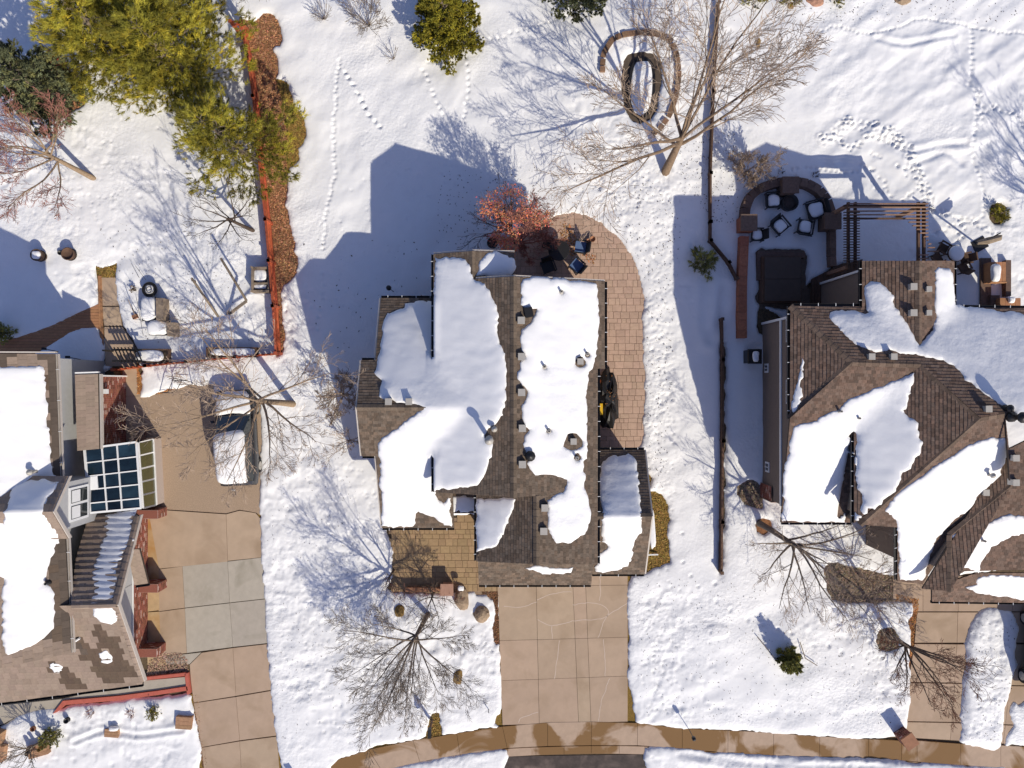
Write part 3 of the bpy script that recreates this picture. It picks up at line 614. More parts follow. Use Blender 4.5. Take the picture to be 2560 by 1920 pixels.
top = [(820,1905),(922,1873),(1033,1850),(1142,1832),(1256,1815),(1369,1805),(1478,1803),(1593,1806),(1705,1820),(1819,1825),(1933,1831),(2048,1840),(2170,1847),(2252,1850),(2291,1850),(2400,1858),(2500,1862),(2620,1870),(2740,1880)]
bot = [(860,1962),(955,1925),(1050,1903),(1150,1885),(1268,1869),(1369,1864),(1478,1862),(1593,1862),(1705,1870),(1819,1881),(1933,1887),(2048,1891),(2170,1895),(2252,1899),(2291,1903),(2400,1911),(2500,1918),(2620,1930),(2740,1945)]
slabs(wk, [[top[i], top[i + 1], bot[i + 1], bot[i]] for i in range(len(top) - 1)], z=.06, m=WALK)
kb = thing("kerb", None, None, G(1440, 1880), kind='structure')
kx = [1150,1268,1340,1410,1478,1548,1612,1705,1780,1860,1980,2100,2250,2400,2560,2700]
def ky(x): return np.interp(x, [b[0] for b in bot], [b[1] for b in bot])
slabs(kb, [[(kx[i], ky(kx[i]) + 2), (kx[i + 1], ky(kx[i + 1]) + 2), (kx[i + 1], ky(kx[i + 1]) + 22), (kx[i], ky(kx[i]) + 22)] for i in range(len(kx) - 1)], z=.03, m=WALK, name="kerb_stone")
rd = thing("driveway", None, None, G(2340, 1650), kind='structure')
slabs(rd, [[(2231,1440),(2306,1440),(2306,1528),(2231,1528)][0:4],[(2306,1440),(2394,1440),(2394,1528),(2306,1528)],[(2394,1440),(2530,1440),(2530,1528),(2394,1528)],[(2530,1440),(2700,1440),(2700,1528),(2530,1528)],[(2291,1530),(2393,1530),(2391,1606),(2285,1606)],[(2393,1530),(2530,1530),(2528,1606),(2391,1606)],[(2530,1530),(2700,1530),(2700,1606),(2528,1606)],[(2285,1609),(2391,1610),(2385,1706),(2270,1704)],[(2391,1610),(2528,1610),(2522,1712),(2385,1706)],[(2528,1610),(2700,1610),(2700,1715),(2522,1712)],[(2268,1706),(2385,1708),(2378,1804),(2262,1802)],[(2385,1708),(2522,1714),(2512,1810),(2378,1804)],[(2522,1714),(2700,1717),(2700,1815),(2512,1810)],[(2262,1804),(2378,1806),(2374,1849),(2262,1843)],[(2378,1806),(2512,1812),(2506,1858),(2374,1849)],[(2512,1812),(2700,1817),(2700,1870),(2506,1858)]], z=.052)
# ------------------------------------------------------------------ pavers
def pavers(root, poly, m, size=.46, seed=1, rot=0., z=.05, maxn=300, holes=()):
    q = P2(poly); rnd = random.Random(seed); xs = [p[0] for p in q]; ys = [p[1] for p in q]; cells = []
    y = min(ys); meshes = {}
    while y < max(ys):
        h = size * rnd.choice((.66, 1., 1.)); x = min(xs) - rnd.random() * size
        while x < max(xs):
            wd = size * rnd.choice((.66, 1., 1.33)); cells.append((x, y, wd, h)); x += wd
        y += h
    cx = np.array([c[0] + c[2] / 2 for c in cells]); cy = np.array([c[1] + c[3] / 2 for c in cells]); d = sdist(cx, cy, q)
    sel = [c for c, dd in zip(cells, d) if dd > -size * .45]
    for h in holes: sel = [c for c in sel if not inside(np.array([c[0] + c[2] / 2]), np.array([c[1] + c[3] / 2]), h)[0]]
    rest = MB(); random.Random(3).shuffle(sel) if len(sel) > maxn else None
    for i, (x, y, wd, h) in enumerate(sel):
        k = (round(wd, 3), round(h, 3)); g_ = .007
        if i < maxn:
            if k not in meshes:
                mb = MB(); a, b = wd / 2 - g_, h / 2 - g_; e = .012
                mb.add([(-a, -b, -.05), (a, -b, -.05), (a, b, -.05), (-a, b, -.05), (-a, -b, -.006), (a, -b, -.006), (a, b, -.006), (-a, b, -.006), (-a + e, -b + e, 0), (a - e, -b + e, 0), (a - e, b - e, 0), (-a + e, b - e, 0)], [(8, 9, 10, 11)] + [(j, (j + 1) % 4, 4 + (j + 1) % 4, 4 + j) for j in range(4)] + [(4 + j, 4 + (j + 1) % 4, 8 + (j + 1) % 4, 8 + j) for j in range(4)])
                meshes[k] = mb.mesh("paver", m)
            link("paver", meshes[k], root, loc=Vector((x + wd / 2, y + h / 2, z + rnd.uniform(-.002, .002))) - ploc(root))
        else: rest.box(x + g_, x + wd - g_, y + g_, y + h - g_, z - .05, z)
    if rest.f: obj("paver_rest", rest, m, root, kind='stuff')
pt_ = thing("patio", None, None, G(1520, 850), kind='structure'); sheet("sand_bed", grow(PATIO, 14), .026, SAND, pt_)
pavers(pt_, [p for p in [(1250,700),(1251,622),(1275,592),(1300,575),(1348,552),(1387,536),(1433,530),(1472,538),(1507,560),(1545,588),(1570,620),(1588,643),(1608,700),(1613,745),(1611,873),(1615,990),(1612,1087),(1600,1126),(1569,1130),(1470,1130),(1470,745),(1300,745)]], PAVER, .34, 2)
ct = thing("courtyard", None, None, G(1100, 1400), kind='structure'); sheet("sand_bed", [(978,1300),(1250,1290),(1250,1470),(1210,1492),(978,1488)], .02, SAND, ct)
pavers(ct, [(983,1310),(1245,1300),(1245,1475),(1180,1478),(983,1478)], PAVERB, .36, 5, z=.045)

# ================================================================== MAIN HOUSE
hm = thing("house", "middle house with grey-brown shingle roof and black gutters between driveway and paved patio", "house", G(1290, 980))
XL, XR, XE, XW = gx(1084, 4.6), gx(1284, 6.0), gx(1512, 4.6), gx(1181, 5.3)
YT, YM, YB = gy(635, 4.6), gy(703, 4.6), gy(1243, 6.0); XG, YG = gx(1341, 5.63), gy(1409, 4.6); XG0 = gx(1190, 4.6); XE2 = gx(1494, 4.7)
mL = (6.0 - 4.6) / (XR - XL); mR = (6.0 - 4.6) / (XE - XR)
zl = lambda x: 4.6 + (x - XL) * mL; zr = lambda x: 6.0 - (x - XR) * mR
ZW = zl(XW)
def FX(*p): return Facet([], xyz=p)
f1 = FX((XL, YB, 4.6), (XW, YB, ZW), (XW, YT, ZW), (XL, YT, 4.6))
f2 = FX((XW, YB, ZW), (XR, YB, 6.0), (XR, YM, 6.0), (XW, YM, ZW))
f3 = FX((XW, YM, ZW), (gx(1286, 4.6), YM, 4.75), (gx(1286, 4.6), YT + .06, 4.75), (XW, YT, ZW))
YN = gy(922, 4.6)
f4 = FX((XR, YN, 6.0), (XE, YN, 4.6), (XE, YM, 4.6), (XR, YM, 6.0))
f5 = FX((XR, YB, 6.0), (XE2, YB, zr(XE2)), (XE2, YN, zr(XE2)), (XR, YN, 6.0))
ZG = zr(XG)
f6 = FX((XG, YG + .24, ZG), (XE2, YG, zr(XE2)), (XE2, YB, zr(XE2)), (XG, YB, ZG))
f7 = FX((XG0, YG, ZG - (XG - XG0) * .56), (XG, YG + .24, ZG), (XG, YB, ZG), (XG0, YB, ZG - (XG - XG0) * .56))
ZG0 = ZG - (XG - XG0) * .56
f8 = FX((gx(1197, 3.2), gy(1462, 3.2), 3.2), (gx(1478, 3.2), gy(1462, 3.2), 3.2), (gx(1478, 3.2), -7.5, 4.3), (gx(1197, 3.2), -7.5, 4.3))
xr1 = 6.08; xr0 = XE2 - .25
f9 = FX((xr0, gy(1125, 3), 3.0), (xr1, gy(1125, 3), 3.0), (xr1, gy(1291, 4.7), 4.7), (xr0, gy(1291, 4.7), 4.7))
f10 = FX((xr0, gy(1435, 3), 3.0), (xr1, gy(1435, 3), 3.0), (xr1, gy(1291, 4.7), 4.7), (xr0, gy(1291, 4.7), 4.7))
YR = -1.0; zn = lambda y: 5.3 - .45 * abs(y - YR); XI = XL + (5.3 - 4.6) / mL
def FW(x0, x1, y0, y1): return FX((x0, y0, zn(y0)), (x1, y0, zn(y0)), (x1, y1, zn(y1)), (x0, y1, zn(y1)))
Ytop = gy(745, 3.06)
f11 = FW(-6.0, XL + .3, YR, Ytop); f12 = FW(-6.62, -6.0, YR, gy(900, 4.6)); f13 = FW(-6.62, -6.0, gy(1140, 4.3), YR); f14 = FW(-6.0, XL + .3, -6.64, YR)
# triangles over the main slope up to the valley tip
f11b = FX((XL + .3, .52 - .2, zn(.32)), (XI, YR, 5.3), (XL + .3, YR, 5.3)); f14b = FX((XL + .3, -2.32, zn(-2.32)), (XL + .3, YR, 5.3), (XI, YR, 5.3))
f14c = FW(XL + .3, gx(1135, 2.8), -6.64, -4.9)
f15 = FX((gx(1132, 3), gy(1283, 2.95), 2.95), (gx(1192, 3), gy(1283, 2.95), 2.95), (gx(1192, 3), -4.75, 3.1), (gx(1132, 3), -4.75, 3.1))
MH = [f1, f2, f3, f4, f5, f6, f7, f8, f9, f10, f11, f12, f13, f14, f14c, f15]
def tint_grey(r, c):
    v = r.choice((.72, .86, .97, 1.05, 1.18)) * r.uniform(.93, 1.07); wv = r.random(); return (v * (1 + .10 * wv), v, v * (1 - .07 * wv))
for f in MH + [f11b, f14b]:
    d = deck(f, hm, UNDER); shingle(f, "shingle", d, SHG, .20, .135, .015, tint_grey)
ridge = MB()
def caprow(mb, a, b, n=.28, wd=.14):
    a = Vector(a); b = Vector(b); L = (b - a).length; k = max(1, int(L / n)); dr_ = (b - a).normalized(); s_ = Vector((dr_.y, -dr_.x, 0)).normalized()
    for i in range(k):
        p = a + dr_ * (i * L / k); q = a + dr_ * ((i + 1.15) * L / k); up = Vector((0, 0, 1)); t = .02
        v = random.uniform(.7, 1.15)
        mb.add([p - s_ * wd + up * (-.045), p + up * .03, p + s_ * wd + up * (-.045), q - s_ * wd + up * (-.055), q + up * .018, q + s_ * wd + up * (-.055)], [(0, 1, 4, 3), (1, 2, 5, 4), (0, 2, 1)], (v, v * .97, v * .93))
caprow(ridge, (XR, YM, 6.02), (XR, YB, 6.02)); caprow(ridge, (XW, YT, ZW + .02), (XW, YM, ZW + .02)); caprow(ridge, (XG, YB, ZG + .02), (XG, YG + .24, ZG + .02)); caprow(ridge, (xr1, gy(1291, 4.7), 4.72), (xr0, gy(1291, 4.7), 4.72)); caprow(ridge, (-6.62, YR, 5.32), (XI, YR, 5.32))
obj("ridge_cap", ridge, SHG, hm, kind="stuff")
body([f1, f2, f3, f4, f5, f6, f7], [(XL + .45, XE2 - .1, YG + .5, YT - .4)], hm, STUCM)
body([f9, f10], [(xr0, xr1 - .35, gy(1435, 3) + .45, gy(1125, 3) - .45)], hm, STUCM); body([f11, f14], [(-5.6, XL + .6, -6.2, Ytop - .4)], hm, STUCM); body([f12, f13], [(-6.3, -5.5, gy(1140, 4.3) + .3, gy(900, 4.6) - .3)], hm, STUCM)
mb = MB(); mb.box(gx(1260,0) + 2.0, gx(1260,0) + 4.6, -7.6, -7.5, .05, 2.3); obj("garage_door", mb, WHITE, hm)
for a, b in (((XE + .05, YM, 4.58), (XE + .05, YN, 4.58)), ((XE2 + .05, YN, zr(XE2) - .02), (XE2 + .05, YG, zr(XE2) - .02)), ((gx(1197, 3.2), gy(1462, 3.2) - .05, 3.18), (gx(1478, 3.2), gy(1462, 3.2) - .05, 3.18)), ((xr0 + .2, gy(1435, 3) - .05, 2.98), (xr1, gy(1435, 3) - .05, 2.98)), ((xr0 + .1, gy(1125, 3) + .05, 2.98), (xr1, gy(1125, 3) + .05, 2.98)), ((XL - .05, YT, 4.58), (XL - .05, .5, 4.58)), ((XL - .05, -2.6, 4.58), (XL - .05, YB, 4.58)), ((XG0 - .05, YB, ZG0 - .02), (XG0 - .05, YG, ZG0 - .02)), ((-6.0, Ytop + .05, zn(Ytop) - .02), (XL, Ytop + .05, zn(Ytop) - .02)), ((-6.0, -6.69, zn(-6.64) - .02), (gx(1135, 2.8), -6.69, zn(-6.64) - .02)), ((-6.62, gy(1140, 4.3) - .05, 4.25), (-6.0, gy(1140, 4.3) - .05, 4.25)), ((-6.62, gy(900, 4.6) + .05, 4.35), (-6.0, gy(900, 4.6) + .05, 4.35))):
    gutter(a, b, hm)
def trimline(a, b, parent, m=None, wd=.07, th=.12, name="rake_board"):
    a = Vector(a); b = Vector(b); d = (b - a); s_ = Vector((d.y, -d.x, 0)).normalized() * wd / 2; mb = MB(); q = [a - s_, a + s_, b + s_, b - s_]
    if area2([(p.x, p.y) for p in q]) < 0: q = q[::-1]
    mb.quadbox([p - Vector((0, 0, th)) for p in q], q); return obj(name, mb, m or DARK, parent)
trimline((XL, YT + .035, 4.58), (XW, YT + .035, ZW - .02), hm, FASC); trimline((XW, YT + .035, ZW - .02), (gx(1286, 4.6), YT + .095, 4.73), hm, FASC); trimline((XW + .15, YM + .035, ZW + .05), (XR, YM + .035, 5.98), hm, FASC); trimline((XR, YM + .035, 5.98), (XE, YM + .035, 4.58), hm, FASC)
trimline((-6.035, Ytop, zn(Ytop)), (-6.035, gy(900, 4.6), zn(gy(900, 4.6)) - .02), hm, FASC); trimline((-6.655, gy(900, 4.6), 4.4), (-6.655, YR, 5.28), hm, FASC); trimline((-6.655, YR, 5.28), (-6.655, gy(1140, 4.3), 4.3), hm, FASC); trimline((-6.035, gy(1140, 4.3), 4.28), (-6.035, -6.64, zn(-6.64) - .02), hm, FASC)
trimline((xr1 + .035, gy(1125, 3), 2.98), (xr1 + .035, gy(1291, 4.7), 4.68), hm, FASC); trimline((xr1 + .035, gy(1291, 4.7), 4.68), (xr1 + .035, gy(1435, 3), 2.98), hm, FASC)
# roof vents, pipes
def vent(px, py, fs, s=.34, parent=hm, top=GALV, h=.2):
    s *= .82
    c = cast(px, py, fs); mb = MB(); mb.obox((0, 0, -.15), s, s, h + .15, 0, taper=.92); base_ = lobj("roof_vent", mb, top, parent, ); base_.location = c - ploc(parent)
    q = MB(); q.obox((0, 0, h), s * 1.08, s * 1.08, .025); lobj("vent_cap", q, top, base_)
    q = MB(); q.obox((0, s / 2 + .004, .04), s * .8, .01, h * .6); lobj("vent_louvre", q, DARK, base_)
def pipe(px, py, fs, h=.45, r=.055, parent=hm, m=None, cone=0):
    c = cast(px, py, fs); mb = MB(); mb.lathe((0, 0, -.1), [(r * 1.9, 0), (r * 1.7, .16), (r, .2), (r, h)] + ([(r * 1.9, h), (r * 1.9, h + .05), (.01, h + .16)] if cone else [(r * .7, h), (r * .7, h - .08)]), 10); o_ = lobj("roof_pipe", mb, m or GALV, parent, True); o_.location = c - ploc(parent)
rs = [f4, f5, f6]
for x, y in ((1303,802),(1304,892),(1304,981),(1306,1070),(1306,1160),(1362,1268),(1359,1326)): vent(x, y, rs)
for x, y in ((1450,904),(1433,1103)): vent(x, y, rs, .3)
for x, y in ((973,1004),(1024,1004)): vent(x, y, [f11, f14], .32)
for x, y in ((1403,731),(1361,917),(1372,1077),(1442,1145)): pipe(x, y, rs, .42)
pipe(1325,1139, rs, .3, .12, m=DARK, cone=1); pipe(1224,1098, [f2], .85, .10, cone=1); pipe(1236,1072, [f2], .3, .07, cone=1); pipe(1468,886, rs, .4, .05)
c = cast(1322, 782, rs); mb = MB(); mb.obox((c.x, c.y, c.z - .1), .34, .4, .32, .2); obj("roof_hatch", mb, DARK, hm)
MLS = [f1, f2, f11, f12, f13, f14, f14c, f15, f11b, f14b]
roofsnow([(1087,645),(1159,646),(1170,660),(1184,698),(1214,709),(1224,725),(1230,742),(1237,765),(1241,790),(1244,820),(1247,847),(1252,873),(1262,905),(1270,935),(1267,965),(1262,990),(1257,1020),(1250,1048),(1241,1064),(1223,1071),(1212,1087),(1225,1105),(1231,1114),(1229,1128),(1227,1141),(1220,1160),(1215,1173),(1205,1195),(1192,1215),(1150,1220),(1091,1223),(1088,1228),(1090,1236),(1092,1249),(1106,1259),(1113,1257),(1122,1242),(1130,1242),(1131,1262),(1127,1280),(1131,1316),(1120,1312),(1113,1310),(1106,1303),(1090,1295),(1074,1290),(1060,1286),(1045,1277),(1038,1283),(1036,1297),(1033,1310),(1024,1317),(990,1319),(956,1316),(954,1280),(950,1200),(947,1112),(966,1091),(1000,1065),(1020,1050),(1038,1038),(1055,1023),(1034,1015),(1017,1009),(995,1008),(980,998),(964,999),(947,989),(952,975),(957,960),(955,951),(937,932),(942,910),(947,894),(953,855),(955,830),(959,802),(973,783),(995,775),(1014,767),(1014,756),(1050,752),(1082,754),(1086,740)],
    MLS, "snow blanket on the west slopes of the middle house", .17, smoothz=.28, seed=3, ripple=.0)
roofsnow([(1307,697),(1360,694),(1420,700),(1487,708),(1493,717),(1494,770),(1496,831),(1491,858),(1490,885),(1488,904),(1480,918),(1472,928),(1469,960),(1466,990),(1464,1068),(1466,1091),(1468,1138),(1457,1153),(1457,1184),(1464,1223),(1476,1280),(1475,1308),(1459,1333),(1429,1352),(1392,1360),(1382,1345),(1375,1329),(1366,1310),(1368,1294),(1374,1271),(1370,1260),(1363,1249),(1388,1239),(1411,1229),(1419,1212),(1416,1200),(1407,1195),(1394,1192),(1365,1190),(1340,1188),(1330,1175),(1320,1161),(1324,1147),(1313,1126),(1311,1091),(1321,1078),(1312,1050),(1305,1025),(1310,1000),(1320,978),(1303,960),(1297,951),(1300,925),(1301,908),(1316,890),(1301,869),(1300,845),(1303,827),(1322,807),(1335,790),(1342,772),(1317,769),(1305,762),(1304,735),(1303,710)],
    rs, "broad smooth snow sheet on the east slope of the middle house", .16, holes=((1450,904,.24),(1432,1104,.38),(1403,731,.07),(1361,917,.08),(1372,1077,.1),(1468,886,.12),(1443,1142,.16)), seed=9)
roofsnow([(1192,1245),(1290,1245),(1284,1262),(1279,1276),(1267,1310),(1257,1346),(1241,1366),(1209,1376),(1192,1382)], [f7], "snow patch on the gable above the garage of the middle house", .14, seed=12, ripple=.008, ridges=(45, 0))
roofsnow([(1316,1418),(1340,1417),(1400,1419),(1437,1420),(1432,1428),(1429,1432),(1400,1434),(1359,1433),(1330,1426)], [f8], "thin snow strip on the pent roof over the garage door", .09, seed=13)
roofsnow([(1499,1167),(1508,1155),(1530,1142),(1573,1135),(1591,1142),(1596,1170),(1598,1204),(1602,1280),(1604,1293),(1603,1330),(1595,1345),(1587,1356),(1582,1375),(1578,1391),(1569,1416),(1533,1427),(1505,1430),(1490,1430),(1486,1414),(1494,1409),(1495,1382),(1510,1380),(1520,1367),(1513,1357),(1504,1350),(1503,1300),(1504,1290),(1499,1250)], [f9, f10], "snow on the small east wing beside the dry grass strip", .15, seed=14, ripple=.012, ridges=(0, 42))
roofsnow([(1193,689),(1200,660),(1206,641),(1216,632),(1250,632),(1270,637),(1284,648),(1286,668),(1283,687),(1250,690),(1220,692)], [f3], "thick rounded snow pad on the small north slope by the rust leaved tree", .22, seed=15)
roofsnow([(1134,1243),(1160,1242),(1189,1243),(1189,1278),(1155,1281),(1148,1276),(1133,1279)], [f15], "shaded snow on the little flat roof over the entry", .12, seed=16)

# ================================================================== RIGHT HOUSE
hr = thing("house", "eastern house with reddish brown hipped roof, tan west wall and slatted pergola behind", "house", G(2250, 1050))
A = (1976,765,5.0); P1_ = (2130,905,6.0); R1_ = (2300,910,6.0); B_ = (1975,1045,5.1)
g1 = Facet([A, P1_, (1975,1045,5.0)])                                      # west hip
g2 = Facet([B_, P1_, R1_, (2150,1085), (2132,1083), (2134,1306), (1952,1306)])
g3 = Facet([(2135,1085,5.0), (2135,1308,5.0), (2450,1045,6.8), (2300,910)])
g4 = Facet([(2152,1311,5.0), (2450,1045,6.8), (2512,1035,6.8), (2522,1122), (2306,1460), (2243,1452), (2243,1318)])
g5 = Facet([A, P1_, R1_, (2450,1043), (2512,1033), (2700,1036), (2700,772)])
g6 = Facet([(2155,652,5.0), (2297,652,5.7), (2297,860,5.7), (2180,790), (2155,790)])
g7 = Facet([(2385,652,5.0), (2297,652,5.7), (2297,860,5.7), (2350,790), (2385,790)])
g8 = Facet([(2306,1472,4.3), (2376,1478,4.65), (2526,1215,5.5), (2522,1120), (2312,1440)]); g8 = Facet([(2306,1472,4.3), (2376,1478,4.65), (2526,1215,5.5), (2522,1120)])
z76 = g8.onray(2376, 1338)
g9 = Facet([], xyz=[(z76.x, z76.y, z76.z), tuple(g8.onray(2526, 1215)), tuple(G(2700, 1200, 5.65)), tuple(G(2700, 1420, 4.35)), tuple(g8.onray(2440, 1440)), tuple(g8.onray(2376, 1476))])
g10 = Facet([(2330,1503,3.2), (2700,1508,3.2), (2700,1432,4.2), (2440,1432), (2330,1470)])
g11 = Facet([(2512,1033,6.8), (2522,1122,6.6), (2700,1036,6.85), (2700,1215), (2526,1215)])
RH = [g1, g2, g3, g4, g5, g6, g7, g8, g9, g10, g11]
def tint_red(r, c):
    v = r.choice((.7, .9, 1., 1.08, 1.2)) * r.uniform(.94, 1.06); wv = r.random(); return (v * (1.02 + .12 * wv), v, v * (1 - .06 * wv))
for f in RH:
    d = deck(f, hr, UNDER, th=.10); shingle(f, "shingle", d, SHR, .18, .145, .020, tint_red, jit=.03)
rc = MB()
for a, b in ((g1.onray(1976,765), g1.onray(2130,905)), (g1.onray(2130,905), g1.onray(1975,1045)), (g2.onray(2130,906), g2.onray(2300,911)), (g3.onray(2450,1046), g3.onray(2300,911)), (g4.onray(2449,1046), g4.onray(2152,1311)), (g4.onray(2450,1044), g4.onray(2512,1034)), (g6.onray(2297,652), g6.onray(2297,858)), (g8.onray(2526,1215), g8.onray(2376,1338)), (g8.onray(2376,1338), g8.onray(2376,1477)), (g8.onray(2522,1122), g8.onray(2526,1215))): caprow(rc, a + Vector((0, 0, .02)), b + Vector((0, 0, .02)), .26, .15)
obj("ridge_cap", rc, SHR, hr, kind="stuff")
xw = 12.5
body([g1, g2, g5], [(xw, 27, -5.6, 3.0)], hr, SIDING, z0=0); body([g6, g7], [(15.35, 18.75, 0, 5.0)], hr, SIDING); body([g3, g4], [(15.05, 27, -6.0, 0)], hr, SIDING); body([g4, g8, g9], [(17.6, 27, -8.0, -5)], hr, SIDING); body([g10], [(18.7, 27, -8.0, -7.5)], hr, SIDING)
# siding boards on the visible west wall
mb = MB()
for i in range(30):
    z = .15 + i * .165
    if 2.55 < z < 2.75: continue
    ya = max(-5.6, .9 - (5.6 - z - .16) / .385)
    mb.add([(xw - .03, ya, z), (xw - .03, 3.0, z), (xw - .005, 3.0, z + .16), (xw - .005, ya, z + .16), (xw, ya, z), (xw, 3.0, z)], [(0, 3, 2, 1), (0, 1, 5, 4)])
obj("siding_board", mb, SIDING, hr, kind='stuff')
mb = MB()
for i in range(28):
    z = .15 + i * .165; mb.add([(15.32, 3.0, z), (15.32, 5.0, z), (15.345, 5.0, z + .16), (15.345, 3.0, z + .16), (15.35, 3.0, z), (15.35, 5, z)], [(0, 3, 2, 1), (0, 1, 5, 4)])
obj("siding_board", mb, SIDING, hr, kind='stuff')
trimline((xw - .05, -5.65, 2.72), (xw - .05, 3.02, 2.72), hr, WHITE, .06, .17, "belt_trim"); trimline((xw - .06, 2.95, 4.7), (xw - .06, 3.05, 4.7), hr, WHITE, .1, 4.5, "corner_trim"); trimline((15.3, 4.93, 4.8), (15.3, 5.03, 4.8), hr, WHITE, .08, 4.6, "corner_trim")
def window_w(y0, y1, z0, z1, x, parent):
    mb = MB(); mb.box(x - .06, x + .02, y0, y1, z0, z1); fr = obj("window", mb, WHITE, parent); q = MB(); q.box(x - .075, x - .061, y0 + .09, y1 - .09, z0 + .09, z1 - .09); obj("pane", q, GLASSD, fr)
    q = MB(); q.box(x - .09, x - .076, (y0 + y1) / 2 - .02, (y0 + y1) / 2 + .02, z0 + .05, z1 - .05); obj("mullion", q, WHITE, fr)
window_w(1.9, 2.95, 3.3, 4.5, xw, hr); window_w(-.9, .2, 3.3, 4.5, xw, hr); window_w(.55, 1.0, .5, 1.0, xw, hr); window_w(-4.3, -3.8, .6, 1.1, xw, hr); 
BR = MB()
def bricks(p0, p1, z0, z1, nrm, mb, back, L=.2, h=.067):
    """running bond on a vertical wall from p0 to p1; nrm is the outward normal"""
    p0 = Vector((p0[0], p0[1], 0)); p1 = Vector((p1[0], p1[1], 0)); d = p1 - p0; W = d.length; d.normalize(); n = Vector((nrm[0], nrm[1], 0)); g_ = .014; z = z0; r = 0
    q = [p0, p1, p1 + n * .004, p0 + n * .004]
    if area2([(a.x, a.y) for a in q]) < 0: q = q[::-1]
    back.quadbox([a + Vector((0, 0, z0)) for a in q], [a + Vector((0, 0, z1)) for a in q])
    while z < z1 - .03:
        x = -(r % 2) * L / 2
        while x < W:
            a, b = max(0, x), min(W, x + L - g_)
            if b - a > .02:
                v = random.choice((.6, .85, 1., 1.2)); t = (v, v * random.uniform(.85, 1.15), v * .95); t = (1.9, 3.6, 4.4) if random.random() < .1 else t; pr = .016 + random.uniform(0, .006)
                A_ = p0 + d * a + n * pr; B2 = p0 + d * b + n * pr; A0 = p0 + d * a; B0 = p0 + d * b; za, zb = Vector((0, 0, z)), Vector((0, 0, z + h - g_))
                mb.add([A_ + za, B2 + za, B2 + zb, A_ + zb, A0 + za, B0 + za, B0 + zb, A0 + zb], [(0, 1, 2, 3), (3, 2, 6, 7), (0, 3, 7, 4), (1, 5, 6, 2)], t)
            x += L
        z += h; r += 1
bk = MB(); bricks((xw - .1, -5.6), (xw - .1, -4.9), 0, 1.6, (-1, 0), BR, bk); bricks((xw - .1, -5.65), (14.2, -5.65), 0, 1.6, (0, -1), BR, bk)
obj("brick_course", BR, BRICK, hr, kind='stuff'); obj("brick_backing", bk, MORT, hr)
for a, b in (((g1.onray(1976,765).x - .05, 3.36, 4.97), (g1.onray(1976,765).x - .05, -1.5, 4.97)), ((g3.onray(2135,1085).x - .04, g3.onray(2135,1085).y, 4.97), (g3.onray(2135,1308).x - .04, g3.onray(2135,1308).y, 4.97)), (tuple(g10.onray(2330,1503) + Vector((0, -.05, -.02))), tuple(g10.onray(2700,1508) + Vector((0, -.05, -.02)))), (tuple(g6.onray(2155,652) + Vector((-.05, 0, 0))), tuple(g6.onray(2155,770) + Vector((-.05, 0, 0)))), (tuple(g7.onray(2385,652) + Vector((.05, 0, 0))), tuple(g7.onray(2385,770) + Vector((.05, 0, 0)))), (tuple(g5.onray(1980,765) + Vector((0, .05, 0))), tuple(g5.onray(2155,765) + Vector((0, .05, 0)))), (tuple(g5.onray(2390,768) + Vector((0, .05, 0))), tuple(g5.onray(2700,772) + Vector((0, .05, 0)))), (tuple(g2.onray(1955,1306) + Vector((0, -.05, 0))), tuple(g2.onray(2132,1306) + Vector((0, -.05, 0)))), (tuple(g4.onray(2243,1320) + Vector((-.05, 0, 0))), tuple(g4.onray(2243,1450) + Vector((-.05, 0, 0))))): gutter(a, b, hr)
NS = [g5, g6, g7]
for x, y in ((2174,892),(2229,892),(2464,1022)): vent(x, y, [g5], .3, hr)
for x, y in ((2278,718),(2278,783)): vent(x, y, [g6], .32, hr)
for x, y in ((2316,724),(2316,783)): vent(x, y, [g7], .26, hr)
for x, y in ((2458,1230),): vent(x, y, [g8, g4], .3, hr)
for x, y in ((2532,1144),(2532,1205)): vent(x, y, [g11], .3, hr)
pipe(2097,1028, [g2], .4, .05, hr); pipe(2142,1045, [g2, g3], .4, .05, hr); pipe(2466,1186, [g4], .5, .06, hr, cone=1); pipe(2453,1350, [g9], .4, .05, hr); pipe(2530,1042, [g5, g11], .7, .12, hr, m=DARK, cone=1); pipe(2512,1020, [g5], .4, .08, hr, m=DARK, cone=1)
roofsnow([(2163,740),(2160,720),(2167,708),(2178,702),(2195,704),(2208,712),(2222,725),(2230,742),(2232,765),(2245,780),(2255,788),(2262,800),(2275,822),(2290,845),(2299,862),(2315,840),(2330,825),(2339,800),(2336,770),(2337,730),(2338,700),(2335,680),(2340,672),(2355,671),(2375,673),(2382,690),(2385,730),(2388,764),(2420,766),(2480,772),(2560,786),(2620,790),(2680,800),(2690,1030),(2540,1036),(2530,1020),(2510,1015),(2490,1008),(2470,990),(2450,975),(2430,955),(2415,945),(2400,925),(2385,915),(2355,900),(2330,893),(2300,887),(2270,884),(2240,882),(2220,878),(2190,880),(2180,872),(2160,868),(2140,862),(2125,850),(2110,835),(2090,815),(2080,805),(2072,795),(2078,778),(2090,772),(2110,773),(2140,778),(2165,786),(2172,780),(2166,760)], NS, "wind drifted snow on the north slopes of the eastern house", .17, smoothz=.35, seed=21, maxjump=.5)
